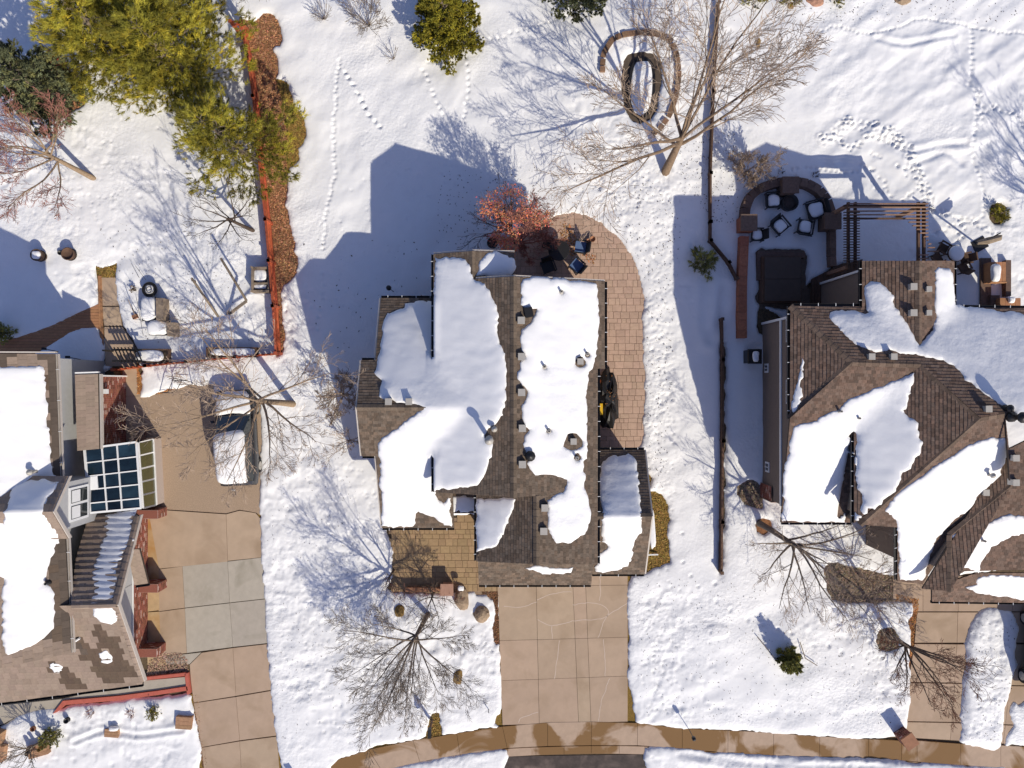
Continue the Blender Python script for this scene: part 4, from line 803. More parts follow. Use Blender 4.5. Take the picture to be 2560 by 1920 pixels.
roofsnow([(1988,1065),(1978,1090),(1972,1110),(1962,1200),(1953,1300),(2000,1305),(2075,1307),(2112,1306),(2116,1260),(2120,1180),(2122,1090),(2133,1081),(2138,1084),(2136,1150),(2137,1262),(2145,1290),(2160,1295),(2172,1288),(2200,1262),(2225,1240),(2240,1215),(2252,1200),(2258,1180),(2270,1168),(2285,1145),(2300,1130),(2305,1105),(2295,1090),(2290,1060),(2270,1045),(2258,1035),(2256,1025),(2270,1000),(2275,975),(2282,955),(2283,933),(2265,938),(2235,952),(2200,965),(2170,978),(2140,992),(2110,1008),(2095,1022),(2080,1030),(2060,1040),(2030,1055)], [g2, g3], "snow spread over the valley between the two front hips of the eastern house", .17, smoothz=.3, seed=22, maxjump=.45, ripple=.006, ridges=(35, 0))
roofsnow([(2212,1270),(2235,1238),(2280,1205),(2330,1170),(2380,1140),(2425,1112),(2460,1098),(2490,1093),(2515,1095),(2519,1120),(2515,1145),(2505,1170),(2498,1190),(2480,1208),(2450,1235),(2430,1262),(2410,1282),(2385,1300),(2360,1325),(2340,1350),(2325,1390),(2312,1440),(2305,1450),(2250,1447),(2247,1400),(2245,1330),(2240,1300)], [g4], "snow slab on the long south-west slope of the eastern house", .17, seed=23)
roofsnow([(2377,1338),(2400,1325),(2440,1312),(2480,1298),(2520,1285),(2560,1290),(2580,1330),(2530,1340),(2480,1370),(2455,1400),(2450,1430),(2440,1428),(2430,1420),(2400,1415),(2392,1400),(2385,1370)], [g9], "curved snow patch on the front gable of the eastern house", .14, seed=24)
roofsnow([(2412,1470),(2440,1462),(2445,1440),(2520,1438),(2600,1440),(2690,1440),(2690,1495),(2560,1500),(2500,1490),(2440,1480)], [g10], "snow on the low front pent roof of the eastern house", .12, seed=25)
roofsnow([(1980,1010),(1990,970),(1997,930),(2003,905),(2008,895),(2003,935),(2005,980),(1998,1010),(1985,1038),(1980,1042)], [g1], "narrow snow strip along the west eave of the eastern house", .1, seed=26, jit=.08, step=.08)
# ================================================================== LEFT HOUSE
hl = thing("house", "western house with flat concrete roof tiles, grey stucco walls, brick base and glass sunroom roof", "house", G(150, 1300))
k1 = Facet([(138,885,4.6), (178,1632,4.6), (-90,1260,6.4), (-90,1690), (-90,884)]); k1 = Facet([(138,885,4.6), (150,1195), (163,1345), (178,1632,4.6), (-90,1690), (-90,1260,6.4), (-90,884)])
k2 = Facet([(187,937,3.55), (245,935,3.05), (248,1122,3.05), (193,1127)])
kN = Facet([(178,1516,4.8), (292,1512,4.8), (346,1290,2.7), (335,1283), (222,1290), (190,1400)])
kS = Facet([(-90,1518,4.8), (292,1512,4.8), (357,1702,2.8), (356,1710), (0,1757), (-90,1768)])
k5 = Facet([(318,1375,3.5), (348,1372,3.3), (370,1458,2.7), (336,1463)])
for f in (k1, k2, kN, kS, k5): pass
def tint_tile(r, c): v = r.uniform(.85, 1.12); return (v, v * .99, v * .97)
W1 = [P2([(240,1552),(262,1556),(290,1562),(296,1580),(303,1625),(312,1660),(325,1712),(225,1728),(218,1700),(205,1670),(197,1630),(185,1606),(178,1580),(196,1585),(215,1600),(240,1632),(262,1640),(262,1620),(250,1580)], 3.7), P2([(105,1655),(130,1660),(165,1668),(168,1690),(190,1715),(200,1735),(145,1745),(130,1700),(115,1672)], 3.4), P2([(185,1590),(200,1625),(182,1640)], 3.9)]
def wetf(c): return any(inside(np.array([c.x + .1 * math.sin(c.y * 9)]), np.array([c.y]), w_)[0] for w_ in W1)
def wetu(c): q = 1280 + c.x * F / (H - c.z); py = 960 - c.y * F / (H - c.z); return q > 112 + 10 * math.sin(py * .11) and py < 1612 or (q < 30 and py < 912)
for f, th, objs, wt, nm in ((k1, .022, 150, wetu, "roof_tile"), (k2, .015, 60, None, "roof_tile"), (kN, .045, 130, None, "roof_tile"), (kS, .02, 290, wetf, "roof_tile"), (k5, .012, 20, None, "roof_tile")):
    d = deck(f, hl, UNDER); shingle(f, nm, d, TILE, .33, .36 if f is not kN else .27, th, tint_tile, objs=objs, wet=wt, wetmat=TILEW, jit=.02)
caps = MB()
def tilecaps(a, b, n=.34, wd=.15):
    a = Vector(a); b = Vector(b); L = (b - a).length; k = max(1, int(L / n)); d = (b - a).normalized(); s_ = Vector((d.y, -d.x, 0)).normalized()
    for i in range(k):
        p = a + d * (i * L / k + .01); q = a + d * ((i + 1) * L / k + .03); mb = MB(); t = Vector((0, 0, .03))
        mb.add([p - s_ * wd - t, p - s_ * wd * .5 + t, p + s_ * wd * .5 + t, p + s_ * wd - t, q - s_ * wd - t * 1.6, q - s_ * wd * .5 + t * .4, q + s_ * wd * .5 + t * .4, q + s_ * wd - t * 1.6], [(0, 1, 5, 4), (1, 2, 6, 5), (2, 3, 7, 6), (0, 3, 2, 1)])
        c0 = (p + q) / 2; link("rake_tile", mb.mesh("rake_tile", TILE, loc=c0), hl, loc=c0 - ploc(hl))
tilecaps(kN.onray(342, 1290) + Vector((0, 0, .05)), kN.onray(288, 1508) + Vector((0, 0, .05))); tilecaps(kS.onray(290, 1516) + Vector((0, 0, .03)), kS.onray(354, 1704) + Vector((0, 0, .03)), .36, .1)
tilecaps(kS.onray(180, 1516) + Vector((0, 0, .05)), kS.onray(290, 1513) + Vector((0, 0, .05)), .36, .12)
trimline(kN.onray(349, 1288) - Vector((-.02, 0, .02)), kN.onray(294, 1512), hl, FASC, .06, .22); trimline(kS.onray(294, 1512), kS.onray(359, 1704) - Vector((-.02, 0, .02)), hl, FASC, .06, .22)
trimline(k2.onray(248, 935) + Vector((.03, 0, 0)), k2.onray(251, 1122) + Vector((.03, 0, 0)), hl, FASC, .06, .2); trimline(k2.onray(187, 934) + Vector((0, .03, 0)), k2.onray(245, 932) + Vector((0, .03, 0)), hl, WHITE, .06, .2)
trimline(k1.onray(-90, 882) + Vector((0, .04, 0)), k1.onray(138, 883) + Vector((0, .04, 0)), hl, FASC, .06, .2)
for a, b in ((k1.onray(139, 885), k1.onray(151, 1195)), (k1.onray(166, 1345), k1.onray(179, 1632))): gutter(a + Vector((.05, 0, -.01)), b + Vector((.05, 0, -.01)), hl, 1.2, FASC)
gutter(kS.onray(356, 1711) + Vector((0, -.05, 0)), kS.onray(-90, 1769) + Vector((0, -.05, 0)), hl, 1.2); gutter(k5.onray(372, 1460) + Vector((0, -.04, 0)), k5.onray(336, 1465) + Vector((0, -.04, 0)), hl, 1.)
body([k1], [(-26, -20.35, -11.5, 1.15)], hl, STUC); body([kN, kS], [(-27, -18.21, -13.4, -6.1)], hl, STUC); body([k2], [(-20.4, -19.3, -2.8, .35)], hl, STUC)
# east garage wall brick base, doors, piers
BRL = MB(); bkl = MB(); X0 = -18.2
bricks((X0, -6.1), (X0, -13.4), 0, 1.45, (1, 0), BRL, bkl)
bricks((-19.28, .35), (-19.28, -2.9), 0, 2.85, (1, 0), BRL, bkl)
for yc in (-9.95, -13.1, -6.35):
    xo = -17.25 if yc > -12 else -17.3
    bricks((X0, yc - .2), (xo, yc - .2), 0, .95, (0, -1), BRL, bkl); bricks((xo, yc - .2), (xo, yc + .2), 0, .95, (1, 0), BRL, bkl); bricks((xo, yc + .2), (X0, yc + .2), 0, .95, (0, 1), BRL, bkl)
    q = MB(); q.box(X0 + .01, xo, yc - .2, yc + .2, .9, .95); obj("brick_pier_top", q, BRICK, hl)
obj("brick_course", BRL, BRICK, hl, kind='stuff'); obj("brick_backing", bkl, MORT, hl)
q = MB(); q.box(X0 + .005, X0 + .05, -13.4, -6.05, 1.45, 1.52); obj("wall_trim", q, WHITE, hl); q = MB(); q.box(-19.3, -19.2, .35, .42, 0, 2.9); obj("corner_trim", q, WHITE, hl)
# upper bay with window
YA, YBb = -4.25, -6.3; XB = -19.25
bay = MB(); bay.prism([(-20.5, YBb), (XB, YBb), (XB, YA), (-20.5, YA)], 2.6, 5.25); obj("bay_wall", bay, STUC, hl)
ym = (YA + YBb) / 2; q = MB(); q.quadbox([(-20.5, YBb, 5.25), (XB, YBb, 5.25), (XB, YA, 5.25), (-20.5, YA, 5.25)], [(-20.5, ym - .01, 6.1), (XB, ym - .01, 6.1), (XB, ym + .01, 6.1), (-20.5, ym + .01, 6.1)]); obj("bay_gable", q, STUC, hl)
for sgn in (1, -1):
    ye = (YA + .3) if sgn > 0 else (YBb - .3); f = Facet([], xyz=[(-21.6, ye, 5.2), (XB + .25, ye, 5.2), (XB + .25, ym, 6.26), (-21.6, ym, 6.26)]); d = deck(f, hl, UNDER, th=.1); shingle(f, "roof_tile", d, TILE, .33, .34, .03, tint_tile, objs=60, jit=.02)
    if sgn > 0: kb1 = f
    else: kb2 = f
    trimline((XB + .28, ye, 5.18), (XB + .28, ym, 6.24), hl, FASC, .05, .2)
q = MB(); q.box(XB, XB + .05, ym - .75, ym + .75, 3.35, 4.75); wn = obj("window", q, WHITE, hl)
for y0, y1 in ((ym - .64, ym - .06), (ym + .06, ym + .64)): q = MB(); q.box(XB + .05, XB + .06, y0, y1, 3.46, 4.64); obj("pane", q, GLASSD, wn); q = MB(); q.box(XB + .06, XB + .067, y0 + .03, y1 - .03, 4.0, 4.6); obj("blind", q, WHITE, wn)
q = MB(); q.box(X0 - 1.9, X0 - 1.85, -12.3, -11.3, 3.0, 3.5); obj("gable_trim", q, WHITE, hl)
roofsnow([(148,1202),(136,1225),(118,1250),(110,1275),(122,1300),(140,1325),(150,1344),(100,1350),(50,1352),(20,1350),(15,1275),(30,1212),(60,1204),(100,1202)], [kb1, kb2], "snow over the small window bay roof of the western house", .16, smoothz=.25, seed=36)
# sunroom
sr = thing("sunroom", "glass roofed sunroom with white grid frame over dark blue panes, against the western house", "sunroom", G(300, 1195))
TL, TR, BRr, BL = G(212,1122,3.1), G(342,1105,2.45), G(354,1270,2.45), G(226,1282,3.1)
def bil(a, b, c, d, u, v): return (a * (1 - u) + b * u) * (1 - v) + (d * (1 - u) + c * u) * v
cu = [0, .33, .62, 1.]; rv = [0, .22, .43, .64, .85, 1.]
def bar(a, b, wd, th, parent, m=WHITE, name="glazing_bar"):
    d = (b - a); s_ = Vector((d.y, -d.x, 0)); s_ = s_.normalized() * wd / 2 if s_.length > .01 else Vector((wd / 2, 0, 0)); mb = MB(); up = Vector((0, 0, th)); mb.quadbox([a - s_, a + s_, b + s_, b - s_], [a - s_ + up, a + s_ + up, b + s_ + up, b - s_ + up]); return obj(name, mb, m, parent)
for i, u in enumerate(cu): bar(bil(TL, TR, BRr, BL, u, 0), bil(TL, TR, BRr, BL, u, 1), .10 if i in (0, 3) else .055, .06, sr)
for i, v in enumerate(rv): bar(bil(TL, TR, BRr, BL, 0, v), bil(TL, TR, BRr, BL, 1, v), .09 if i in (0, 5) else .055, .055, sr)
for i in range(3):
    for j in range(5):
        q = MB(); p = [bil(TL, TR, BRr, BL, a, b) for a, b in ((cu[i], rv[j + 1]), (cu[i + 1], rv[j + 1]), (cu[i + 1], rv[j]), (cu[i], rv[j]))]; q.quadbox([a - Vector((0, 0, .01)) for a in p], [a + Vector((0, 0, .005)) for a in p]); obj("roof_pane", q, GLASSB, sr)
q = MB(); p = [bil(TL, TR, BRr, BL, a, b) + Vector((0, 0, .02)) for a, b in ((.02, .63), (.2, .63), (.2, .44), (.02, .44))]; q.quadbox(p, [a + Vector((0, 0, .05)) for a in p]); obj("white_panel", q, WHITE, sr)
sT0, sT1, sB0, sB1 = G(346,1107,2.35), G(358,1270,2.35), G(383,1098,.8), G(391,1262,.8)
for i in range(6):
    t = i / 5; bar(sT0 * (1 - t) + sT1 * t, sB0 * (1 - t) + sB1 * t, .08, .05, sr)
bar(sT0, sT1, .1, .06, sr); bar(sB0, sB1, .13, .06, sr); bar(sT0 - Vector((.2, 0, 0)), sT1 - Vector((.2, 0, 0)), .06, .03, sr)
for i in range(5):
    a, b = (i + .06) / 5, (i + .94) / 5; q = MB(); p = [sT0.lerp(sT1, a), sB0.lerp(sB1, a), sB0.lerp(sB1, b), sT0.lerp(sT1, b)]; q.quadbox([x - Vector((.03, 0, .02)) for x in p][::-1], [x for x in p][::-1]); obj("side_pane", q, GLASSG, sr)
q = MB(); q.prism([(sB0.x - .03, sB0.y), (sB0.x + .03, sB0.y), (sB1.x + .03, sB1.y), (sB1.x - .03, sB1.y)], 0, .8); obj("sill_wall", q, MORT, sr)
q = MB(); q.prism([(-19.6, sT1.y + .1), (sB1.x, sB1.y + .1), (sB0.x, sB0.y - .1), (-19.6, sT0.y - .1)], .05, .1); obj("floor_slab", q, DARK, sr)
# snow on left roofs
roofsnow([(-85,905),(12,918),(55,914),(97,915),(106,920),(113,935),(114,960),(117,990),(118,1020),(120,1060),(124,1106),(126,1140),(128,1172),(138,1183),(148,1193),(143,1210),(138,1223),(130,1250),(129,1278),(140,1300),(152,1325),(150,1340),(144,1358),(135,1380),(128,1408),(118,1440),(113,1459),(126,1470),(136,1484),(138,1520),(136,1560),(128,1579),(110,1592),(97,1603),(60,1622),(23,1638),(15,1620),(10,1603),(4,1513),(6,1447),(-5,1430),(-85,1425)], [k1], "large snow sheet on the tiled upper roof of the western house", .15, seed=31)
roofsnow([(268,1286),(300,1280),(339,1280),(336,1300),(335,1321),(329,1356),(312,1375),(302,1395),(295,1414),(291,1452),(286,1489),(278,1506),(225,1511),(235,1471),(234,1440),(236,1423),(245,1395),(252,1375),(258,1350),(262,1330)], [kN], "striped snow band on the north side of the garage ridge of the western house", .10, seed=32, step=.06, ripple=.028, ridges=(0, 25.5))
roofsnow([(228,1518),(278,1515),(288,1528),(296,1542),(295,1555),(285,1560),(272,1558),(255,1553),(243,1545),(233,1540)], [kS], "small snow lump south of the garage ridge of the western house", .07, seed=33)
roofsnow([(252,1634),(262,1630),(275,1630),(284,1640),(280,1655),(265,1660),(253,1655),(250,1645)], [kS], "melting snow scrap on dark wet tiles", .03, seed=34, step=.06, jit=.1)
roofsnow([(130,1660),(145,1656),(160,1665),(164,1678),(150,1683),(138,1680),(128,1670)], [kS], "thin melting snow scrap on the western end of the garage roof", .03, seed=35, step=.06, jit=.1)
gw = thing("roof_downspout", "small galvanised downspout lying on the garage roof tiles", "downspout", kS.onray(190, 1598)); q = MB(); q.tube([kS.onray(180, 1608) + Vector((0, 0, .08)), kS.onray(202, 1594) + Vector((0, 0, .08))], .05, 6); obj("downspout", q, WHITE, gw)
pipe(90, 1178, [k1], .5, .07, hl, cone=1); pipe(122, 1456, [k1], .35, .06, hl, m=DARK)
# porch walk and kerb
pw = thing("porch_walk", "raised grey porch walk with red painted kerb below the garage roof", "walkway", G(330, 1735))
for nm, poly, z, m in (("walk_slab", [(-60,1770),(0,1762),(160,1745),(357,1700),(468,1690),(472,1712),(400,1722),(300,1735),(180,1745),(150,1768),(100,1772),(55,1783),(15,1806),(-60,1830)], .12, CONCG), ("red_kerb", [(138,1780),(163,1748),(300,1736),(400,1723),(472,1712),(474,1722),(400,1733),(300,1747),(170,1758),(150,1775)], .20, REDB), ("red_kerb", [(466,1680),(474,1679),(480,1730),(472,1733)], .2, REDB), ("red_kerb", [(366,1697),(368,1689),(468,1678),(468,1686)], .2, REDB)):
    q = MB(); q.prism(P2(poly), 0, z); obj(nm, q, m, pw)

# ================================================================== FENCES
def fence(line, h, root_args, m, bw=.135, gap=.008, rail=True, posts=2.3, alt=True, rb=.0):
    pts = P2(line); root = thing(*root_args, loc=(pts[0][0], pts[0][1], 0)); cnt = 0; bm = {}
    acc = 0
    for (x0, y0), (x1, y1) in zip(pts[:-1], pts[1:]):
        L = math.hypot(x1 - x0, y1 - y0); a = math.atan2(y1 - y0, x1 - x0); n = max(1, int(L / bw)); nx, ny = -math.sin(a), math.cos(a)
        for i in range(n):
            t = (i + .5) / n * L; hh = h + random.choice((0, 0, .012, -.012))
            key = round(hh, 3)
            if key not in bm: q = MB(); q.add([(-bw / 2 + gap, -.01, 0), (bw / 2 - gap, -.01, 0), (bw / 2 - gap, .01, 0), (-bw / 2 + gap, .01, 0), (-bw / 2 + gap, -.01, key - .04), (bw / 2 - gap, -.01, key - .04), (bw / 2 - gap, .01, key - .04), (-bw / 2 + gap, .01, key - .04), (-bw / 4, -.01, key), (bw / 4, -.01, key), (bw / 4, .01, key), (-bw / 4, .01, key)], [(0, 1, 5, 4), (1, 2, 6, 5), (2, 3, 7, 6), (3, 0, 4, 7), (4, 5, 9, 8), (6, 7, 11, 10), (5, 6, 10, 9), (7, 4, 8, 11), (8, 9, 10, 11)]); bm[key] = q.mesh("picket", m)
            s_ = .028 if (alt and i % 2) else -.028
            link("picket", bm[key], root, loc=Vector((x0 + math.cos(a) * t + nx * s_, y0 + math.sin(a) * t + ny * s_, .03)) - ploc(root), rz=a)
        for z in (.35, h - .3) + ((h - .02,) if rail else ()):
            q = MB(); wd = .045
            c, s = math.cos(a), math.sin(a); P = [(x0 - ny * 0 + nx * wd, y0 + ny * wd), (x0 - nx * wd, y0 - ny * wd), (x1 - nx * wd, y1 - ny * wd), (x1 + nx * wd, y1 + ny * wd)]; q.prism(P, z, z + .05); obj("rail", q, m, root)
        k = max(1, int(L / posts))
        for i in range(k + 1):
            t = i / k * L; q = MB(); q.obox((x0 + math.cos(a) * t, y0 + math.sin(a) * t, 0), .12, .12, h + .08, a); q.obox((x0 + math.cos(a) * t, y0 + math.sin(a) * t, h + .08), .16, .16, .03, a); obj("post", q, m, root)
    return root
fence([(622,95),(636,160),(650,260),(662,400),(680,560),(688,660),(698,770),(705,885)], .95, ("fence", "tall red stained picket fence running north along the bark mulch bed", "fence"), REDW, alt=False, gap=.004)
fence([(705,885),(600,893),(480,905),(380,915),(300,925)], .6, ("fence", "low red fence between the raised beds and the gravel drive", "fence"), REDW, rail=False)
fence([(606,92),(632,92)], 1.5, ("fence", "short red fence return at the north end of the mulch bed", "fence"), REDW)
fence([(150,170),(175,166)], 1.5, ("fence", "stub of red fence between the two evergreens", "fence"), REDW)
fence([(1790,20),(1778,240),(1770,440),(1770,560),(1770,606),(1815,660),(1835,700)], .5, ("fence", "dark brown wooden fence dividing the snowy back gardens", "fence"), BRNW, bw=.15, rail=True, alt=False, gap=.002)
fence([(1798,800),(1800,900),(1800,1100),(1798,1300),(1797,1425)], .5, ("fence", "long dark fence panel line west of the tan house wall", "fence"), BRNW, bw=.15, alt=False, gap=.002)

# ================================================================== TREES
def tree(px, py, hgt, spread, label, name="bare_tree", limbs=6, trunk=.16, th=.35, lean=(0, 0), bark=BARK, twig=None, seed=1, kids_=7, droop=.12, depth=3, group=None, wob=.22, upb=.55, minr=.0075, tops=1., cat="tree", zbase=0., dirs=None):
    rnd = random.Random(seed); base = G(px, py); root = thing(name, label, cat, base, group=group); tk = MB(); br = MB(); tw = MB()
    top = Vector((lean[0], lean[1], hgt * th)); tp = [Vector((0, 0, -.05)), Vector((0, 0, .08)), top * .35 + Vector((rnd.uniform(-.05, .05), rnd.uniform(-.05, .05), 0)), top * .7, top]
    tk.tube(tp, [trunk * 1.5, trunk * 1.15, trunk, trunk * .85, trunk * .7], 9)
    def limb(p, d, L, r, dep):
        n = 6 if dep <= 1 else (4 if dep == 2 else 3); q = p.copy(); pts = [p.copy()]; rad = [r]; dd = d.normalized()
        for i in range(n):
            dd = (dd + Vector((rnd.uniform(-1, 1), rnd.uniform(-1, 1), rnd.uniform(-.7, .7))) * wob + Vector((0, 0, droop * (1 if dep < 2 else .5)))).normalized(); q = q + dd * (L / n); pts.append(q.copy()); rad.append(max(minr, r * (1 - .8 * (i + 1) / n)))
        if dep >= 2 and pts[-1].z < .2: 
            for k in pts: k.z = max(k.z, .22)
        (br if dep <= 1 else tw).tube(pts, rad, 6 if dep == 0 else (4 if dep == 1 else 3), cap=False)
        if dep < depth:
            m_ = max(3, int(kids_ * (1.15 if dep == 0 else 1) * (.8 if dep >= 2 else 1)))
            for c in range(m_):
                t = .22 + .78 * (c + rnd.random()) / m_; i = min(n - 1, int(t * n)); f = t * n - i; pp = pts[i].lerp(pts[i + 1], min(1, f)); ax = (pts[i + 1] - pts[i]).normalized()
                sd_ = ax.cross(Vector((rnd.uniform(-1, 1), rnd.uniform(-1, 1), rnd.uniform(-1, 1)))).normalized(); ang = rnd.uniform(.45, .85)
                nd = ax * math.cos(ang) + sd_ * math.sin(ang); limb(pp, nd, L * rnd.uniform(.38, .6) * (1.15 - .55 * t), max(minr, rad[min(i + 1, n)] * .5), dep + 1)
    for i in range(limbs):
        if dirs: a, ll, ub = dirs[i % len(dirs)]; a = math.radians(a)
        else: a = 2 * math.pi * (i + rnd.uniform(-.25, .25)) / limbs; ll = 1; ub = upb
        f = rnd.uniform(.72, 1) if i < limbs - 1 else 1; st_ = top * f
        d = Vector((math.cos(a), math.sin(a), ub + rnd.uniform(-.12, .2))); limb(st_, d, spread * ll * rnd.uniform(.85, 1.1), trunk * .42, 0)
    if tops: limb(top, Vector((lean[0] * .2, lean[1] * .2, 1)), (hgt * (1 - th)) * tops, trunk * .42, 0)
    obj_local("trunk", tk, bark, root, True); obj_local("branches", br, bark, root); obj_local("twigs", tw, twig or bark, root, kind='stuff')
    return root
def obj_local(name, mb, m, parent, smooth=False, **k): return link(name, mb.mesh(name, m, smooth), parent, **k)
# big back garden tree
tree(1662, 432, 11.5, 6.2, "giant leafless tree with pale branches spreading over the oval stone ring", limbs=8, trunk=.2, th=.22, lean=(.25, .9), seed=5, kids_=8, bark=BARKB, twig=TWIGP, depth=3, wob=.13, droop=.05, minr=.009, tops=.9, dirs=[(95,1.15,.9),(70,1.2,.8),(45,1.15,.7),(20,1.0,.6),(160,.7,.35),(200,.8,.2),(215,.95,.12),(120,.9,.7),(80,1.2,1.1)])
tree(734, 1010, 7.5, 3.9, "bare ash tree with long pale limbs above the snow covered car", limbs=9, trunk=.15, th=.5, lean=(-.5, .25), seed=11, bark=BARK, twig=TWIGP, kids_=7, wob=.14, droop=.02, upb=.35, dirs=[(115,1.15,.4),(140,1.25,.3),(175,1.1,.3),(190,1.3,.15),(215,1.,.3),(-95,1.,.25),(-60,1.,.25),(-40,.9,.2),(30,1.,.3),(75,.9,.4),(95,.9,.5)])
tree(1072, 1532, 5.8, 2.7, "bare front lawn tree with fine dark branches beside two boulders", limbs=12, trunk=.11, th=.42, minr=.006, lean=(-.45, -.55), seed=12, bark=BARKG, kids_=8, wob=.1, droop=.02, upb=.3, dirs=[(-125,1.4,.3),(-140,1.3,.3),(-105,1.35,.35),(-90,1.3,.3),(-70,1.15,.35),(-155,1.25,.25),(170,1.2,.2),(150,.9,.3),(10,1.,.15),(-45,1.2,.25),(60,.6,.4),(-115,1.5,.45)])
tree(238, 448, 5.2, 2.6, "leaning red twigged tree with a thick trunk over the western lawn", limbs=9, trunk=.12, th=.36, lean=(-1.3, .7), seed=13, bark=BARK, twig=TWIGR, kids_=7, wob=.2, upb=.3, minr=.008, dirs=[(100,1.,.3),(135,1.15,.3),(170,1.2,.25),(190,1.,.2),(215,1.1,.2),(-110,1.25,.1),(-90,1.2,.15),(60,1.1,.3),(30,.9,.2),(-50,.8,.2)])
tree(640, 580, 4.0, 2.1, "small dark bare tree between the pine and the red fence", limbs=8, trunk=.09, th=.4, lean=(-.8, .3), seed=14, bark=BARKD, kids_=5, wob=.16, upb=.2, depth=2)
tree(870, 985, 4.2, 1.5, "pale frosted shrub tree growing against the garage wing", limbs=9, trunk=.08, th=.2, lean=(-.05, -.05), seed=15, bark=TWIGP, kids_=7, wob=.22, upb=.8)
tree(878, 1100, 3.0, 1.0, "smaller pale shrub below the frosted tree by the garage wing", limbs=7, trunk=.05, th=.12, lean=(0, 0), seed=16, bark=TWIGP, kids_=6, wob=.25, upb=.7, name="bare_shrub", cat="shrub", depth=2)
tree(1898, 1308, 6.0, 3.1, "bare tree leaning over the front walk of the eastern house", limbs=10, trunk=.14, th=.42, lean=(.9, -.6), minr=.006, seed=17, bark=BARKG, twig=TWIGP, kids_=6, wob=.16, upb=.25, droop=.03, dirs=[(-60,1.2,.3),(-75,1.1,.3),(-40,1.3,.25),(-15,1.2,.3),(0,1.2,.3),(20,.9,.4),(-110,.9,.2),(-150,.7,.3),(170,.7,.3),(-50,1.4,.2)])
tree(2150, 1440, 4.2, 2.1, "twiggy pale tree in the planting bed beside the covered entry", limbs=9, trunk=.08, th=.25, lean=(-.1, .1), minr=.006, seed=18, bark=TWIGP, kids_=5, wob=.2, upb=.5)
tree(2222, 1590, 6.0, 2.6, "dark branched tree arching over the eastern driveway edge", limbs=9, trunk=.13, th=.3, lean=(.05, .1), seed=19, bark=BARKD, twig=mat("twig_rust", (.17, .075, .045), .9, .25, 12.), kids_=6, wob=.12, upb=.4, droop=.02, dirs=[(-45,1.35,.2),(-60,1.3,.25),(-30,1.3,.3),(-75,1.2,.3),(-15,1.,.3),(-100,.9,.3),(-135,.7,.3),(180,.6,.3),(150,.6,.3),(60,.5,.5),(20,.7,.4),(-50,1.5,.35)])
tree(1288, 605, 4.4, 1.7, "dark bare half of the tree over the snowy lawn north of the patio", limbs=7, trunk=.09, th=.3, lean=(-.2, .3), seed=20, bark=BARKD, kids_=6, wob=.22, upb=.3, depth=2, dirs=[(150,1.5,.3),(120,1.3,.4),(175,1.5,.15),(195,1.4,.1),(100,1.2,.4),(135,1.4,.3),(80,1.3,.5)])
tree(1858, 448, 2.6, 1.25, "frosted brush thicket behind the curved garden wall", limbs=14, trunk=.04, th=.1, lean=(.1, .3), seed=21, bark=TWIGP, kids_=7, wob=.28, upb=.7, name="brush_thicket", cat="shrub", dirs=None)
tree(110, 1845, 4.6, 1.4, "thin bare sapling by the stone planter in the front bed", limbs=8, trunk=.06, th=.25, lean=(0, 0), seed=22, bark=BARKG, kids_=6, wob=.15, upb=.7, depth=2)
tree(812, 52, 2.2, .9, "small leafless shrub at the top edge west of the conifer", limbs=12, trunk=.03, th=.08, seed=23, bark=BARKG, kids_=5, wob=.12, upb=.9, depth=1, name="bare_shrub", cat="shrub", tops=0)
tree(925, 70, 3.4, 1.6, "grey fan shaped shrub beside the rounded green conifer", limbs=13, trunk=.04, th=.08, seed=24, bark=BARKG, kids_=6, wob=.14, upb=.8, depth=2, name="bare_shrub", cat="shrub", tops=0)
tree(985, 150, 2.2, .7, "sparse twig shrub south of the fan shaped shrub", limbs=6, trunk=.025, th=.08, seed=25, bark=BARKG, kids_=4, wob=.14, upb=.9, depth=1, name="bare_shrub", cat="shrub", tops=0)
tree(2720, 640, 7.5, 3., "bare tree just beyond the eastern edge casting branch shadows", limbs=8, trunk=.16, th=.35, seed=26, bark=BARKG, kids_=6, wob=.12)
tree(1620, -250, 9, 4., "bare tree beyond the northern edge", limbs=8, trunk=.2, th=.3, seed=27, bark=BARKG, kids_=6, wob=.12, depth=2)
tree(640, -10, 5, 2., "bare tree at the north end of the mulch bed", limbs=8, trunk=.08, th=.2, seed=28, bark=BARKG, kids_=5, wob=.15, depth=2)
tree(1690, -20, 7.5, 2.6, "slender bare tree at the northern edge near the fence", limbs=8, trunk=.1, th=.25, seed=29, bark=BARK, twig=TWIGP, kids_=7, wob=.14, upb=.9)
tree(2270, -8, 1.6, .5, "tiny leafless sapling at the northern edge of the eastern garden", limbs=6, trunk=.02, th=.1, seed=30, bark=BARKG, kids_=4, depth=1, name="bare_shrub", cat="shrub", tops=0)
tree(1085, 1480, 3.4, 1.5, "small tree rising behind the courtyard wall", limbs=6, trunk=.06, th=.3, seed=31, bark=BARKD, kids_=5, depth=2, wob=.2)
tree(985, 1425, 4.5, .8, "slim upright tree at the west end of the courtyard wall", limbs=6, trunk=.05, th=.3, seed=32, bark=BARKD, kids_=5, depth=1, wob=.15, upb=1.4)
tree(598, 905, 1.5, .9, "tangle of dead stems over the larger raised bed", limbs=12, trunk=.02, th=.1, seed=33, bark=PLANTR, kids_=5, depth=1, name="bare_shrub", cat="shrub", tops=0)
tree(365, 1085, 1.4, .5, "reddish twigs of a shrub at the sunroom corner", limbs=9, trunk=.02, th=.1, seed=34, bark=PLANTR, kids_=5, depth=1, name="bare_shrub", cat="shrub", tops=0)
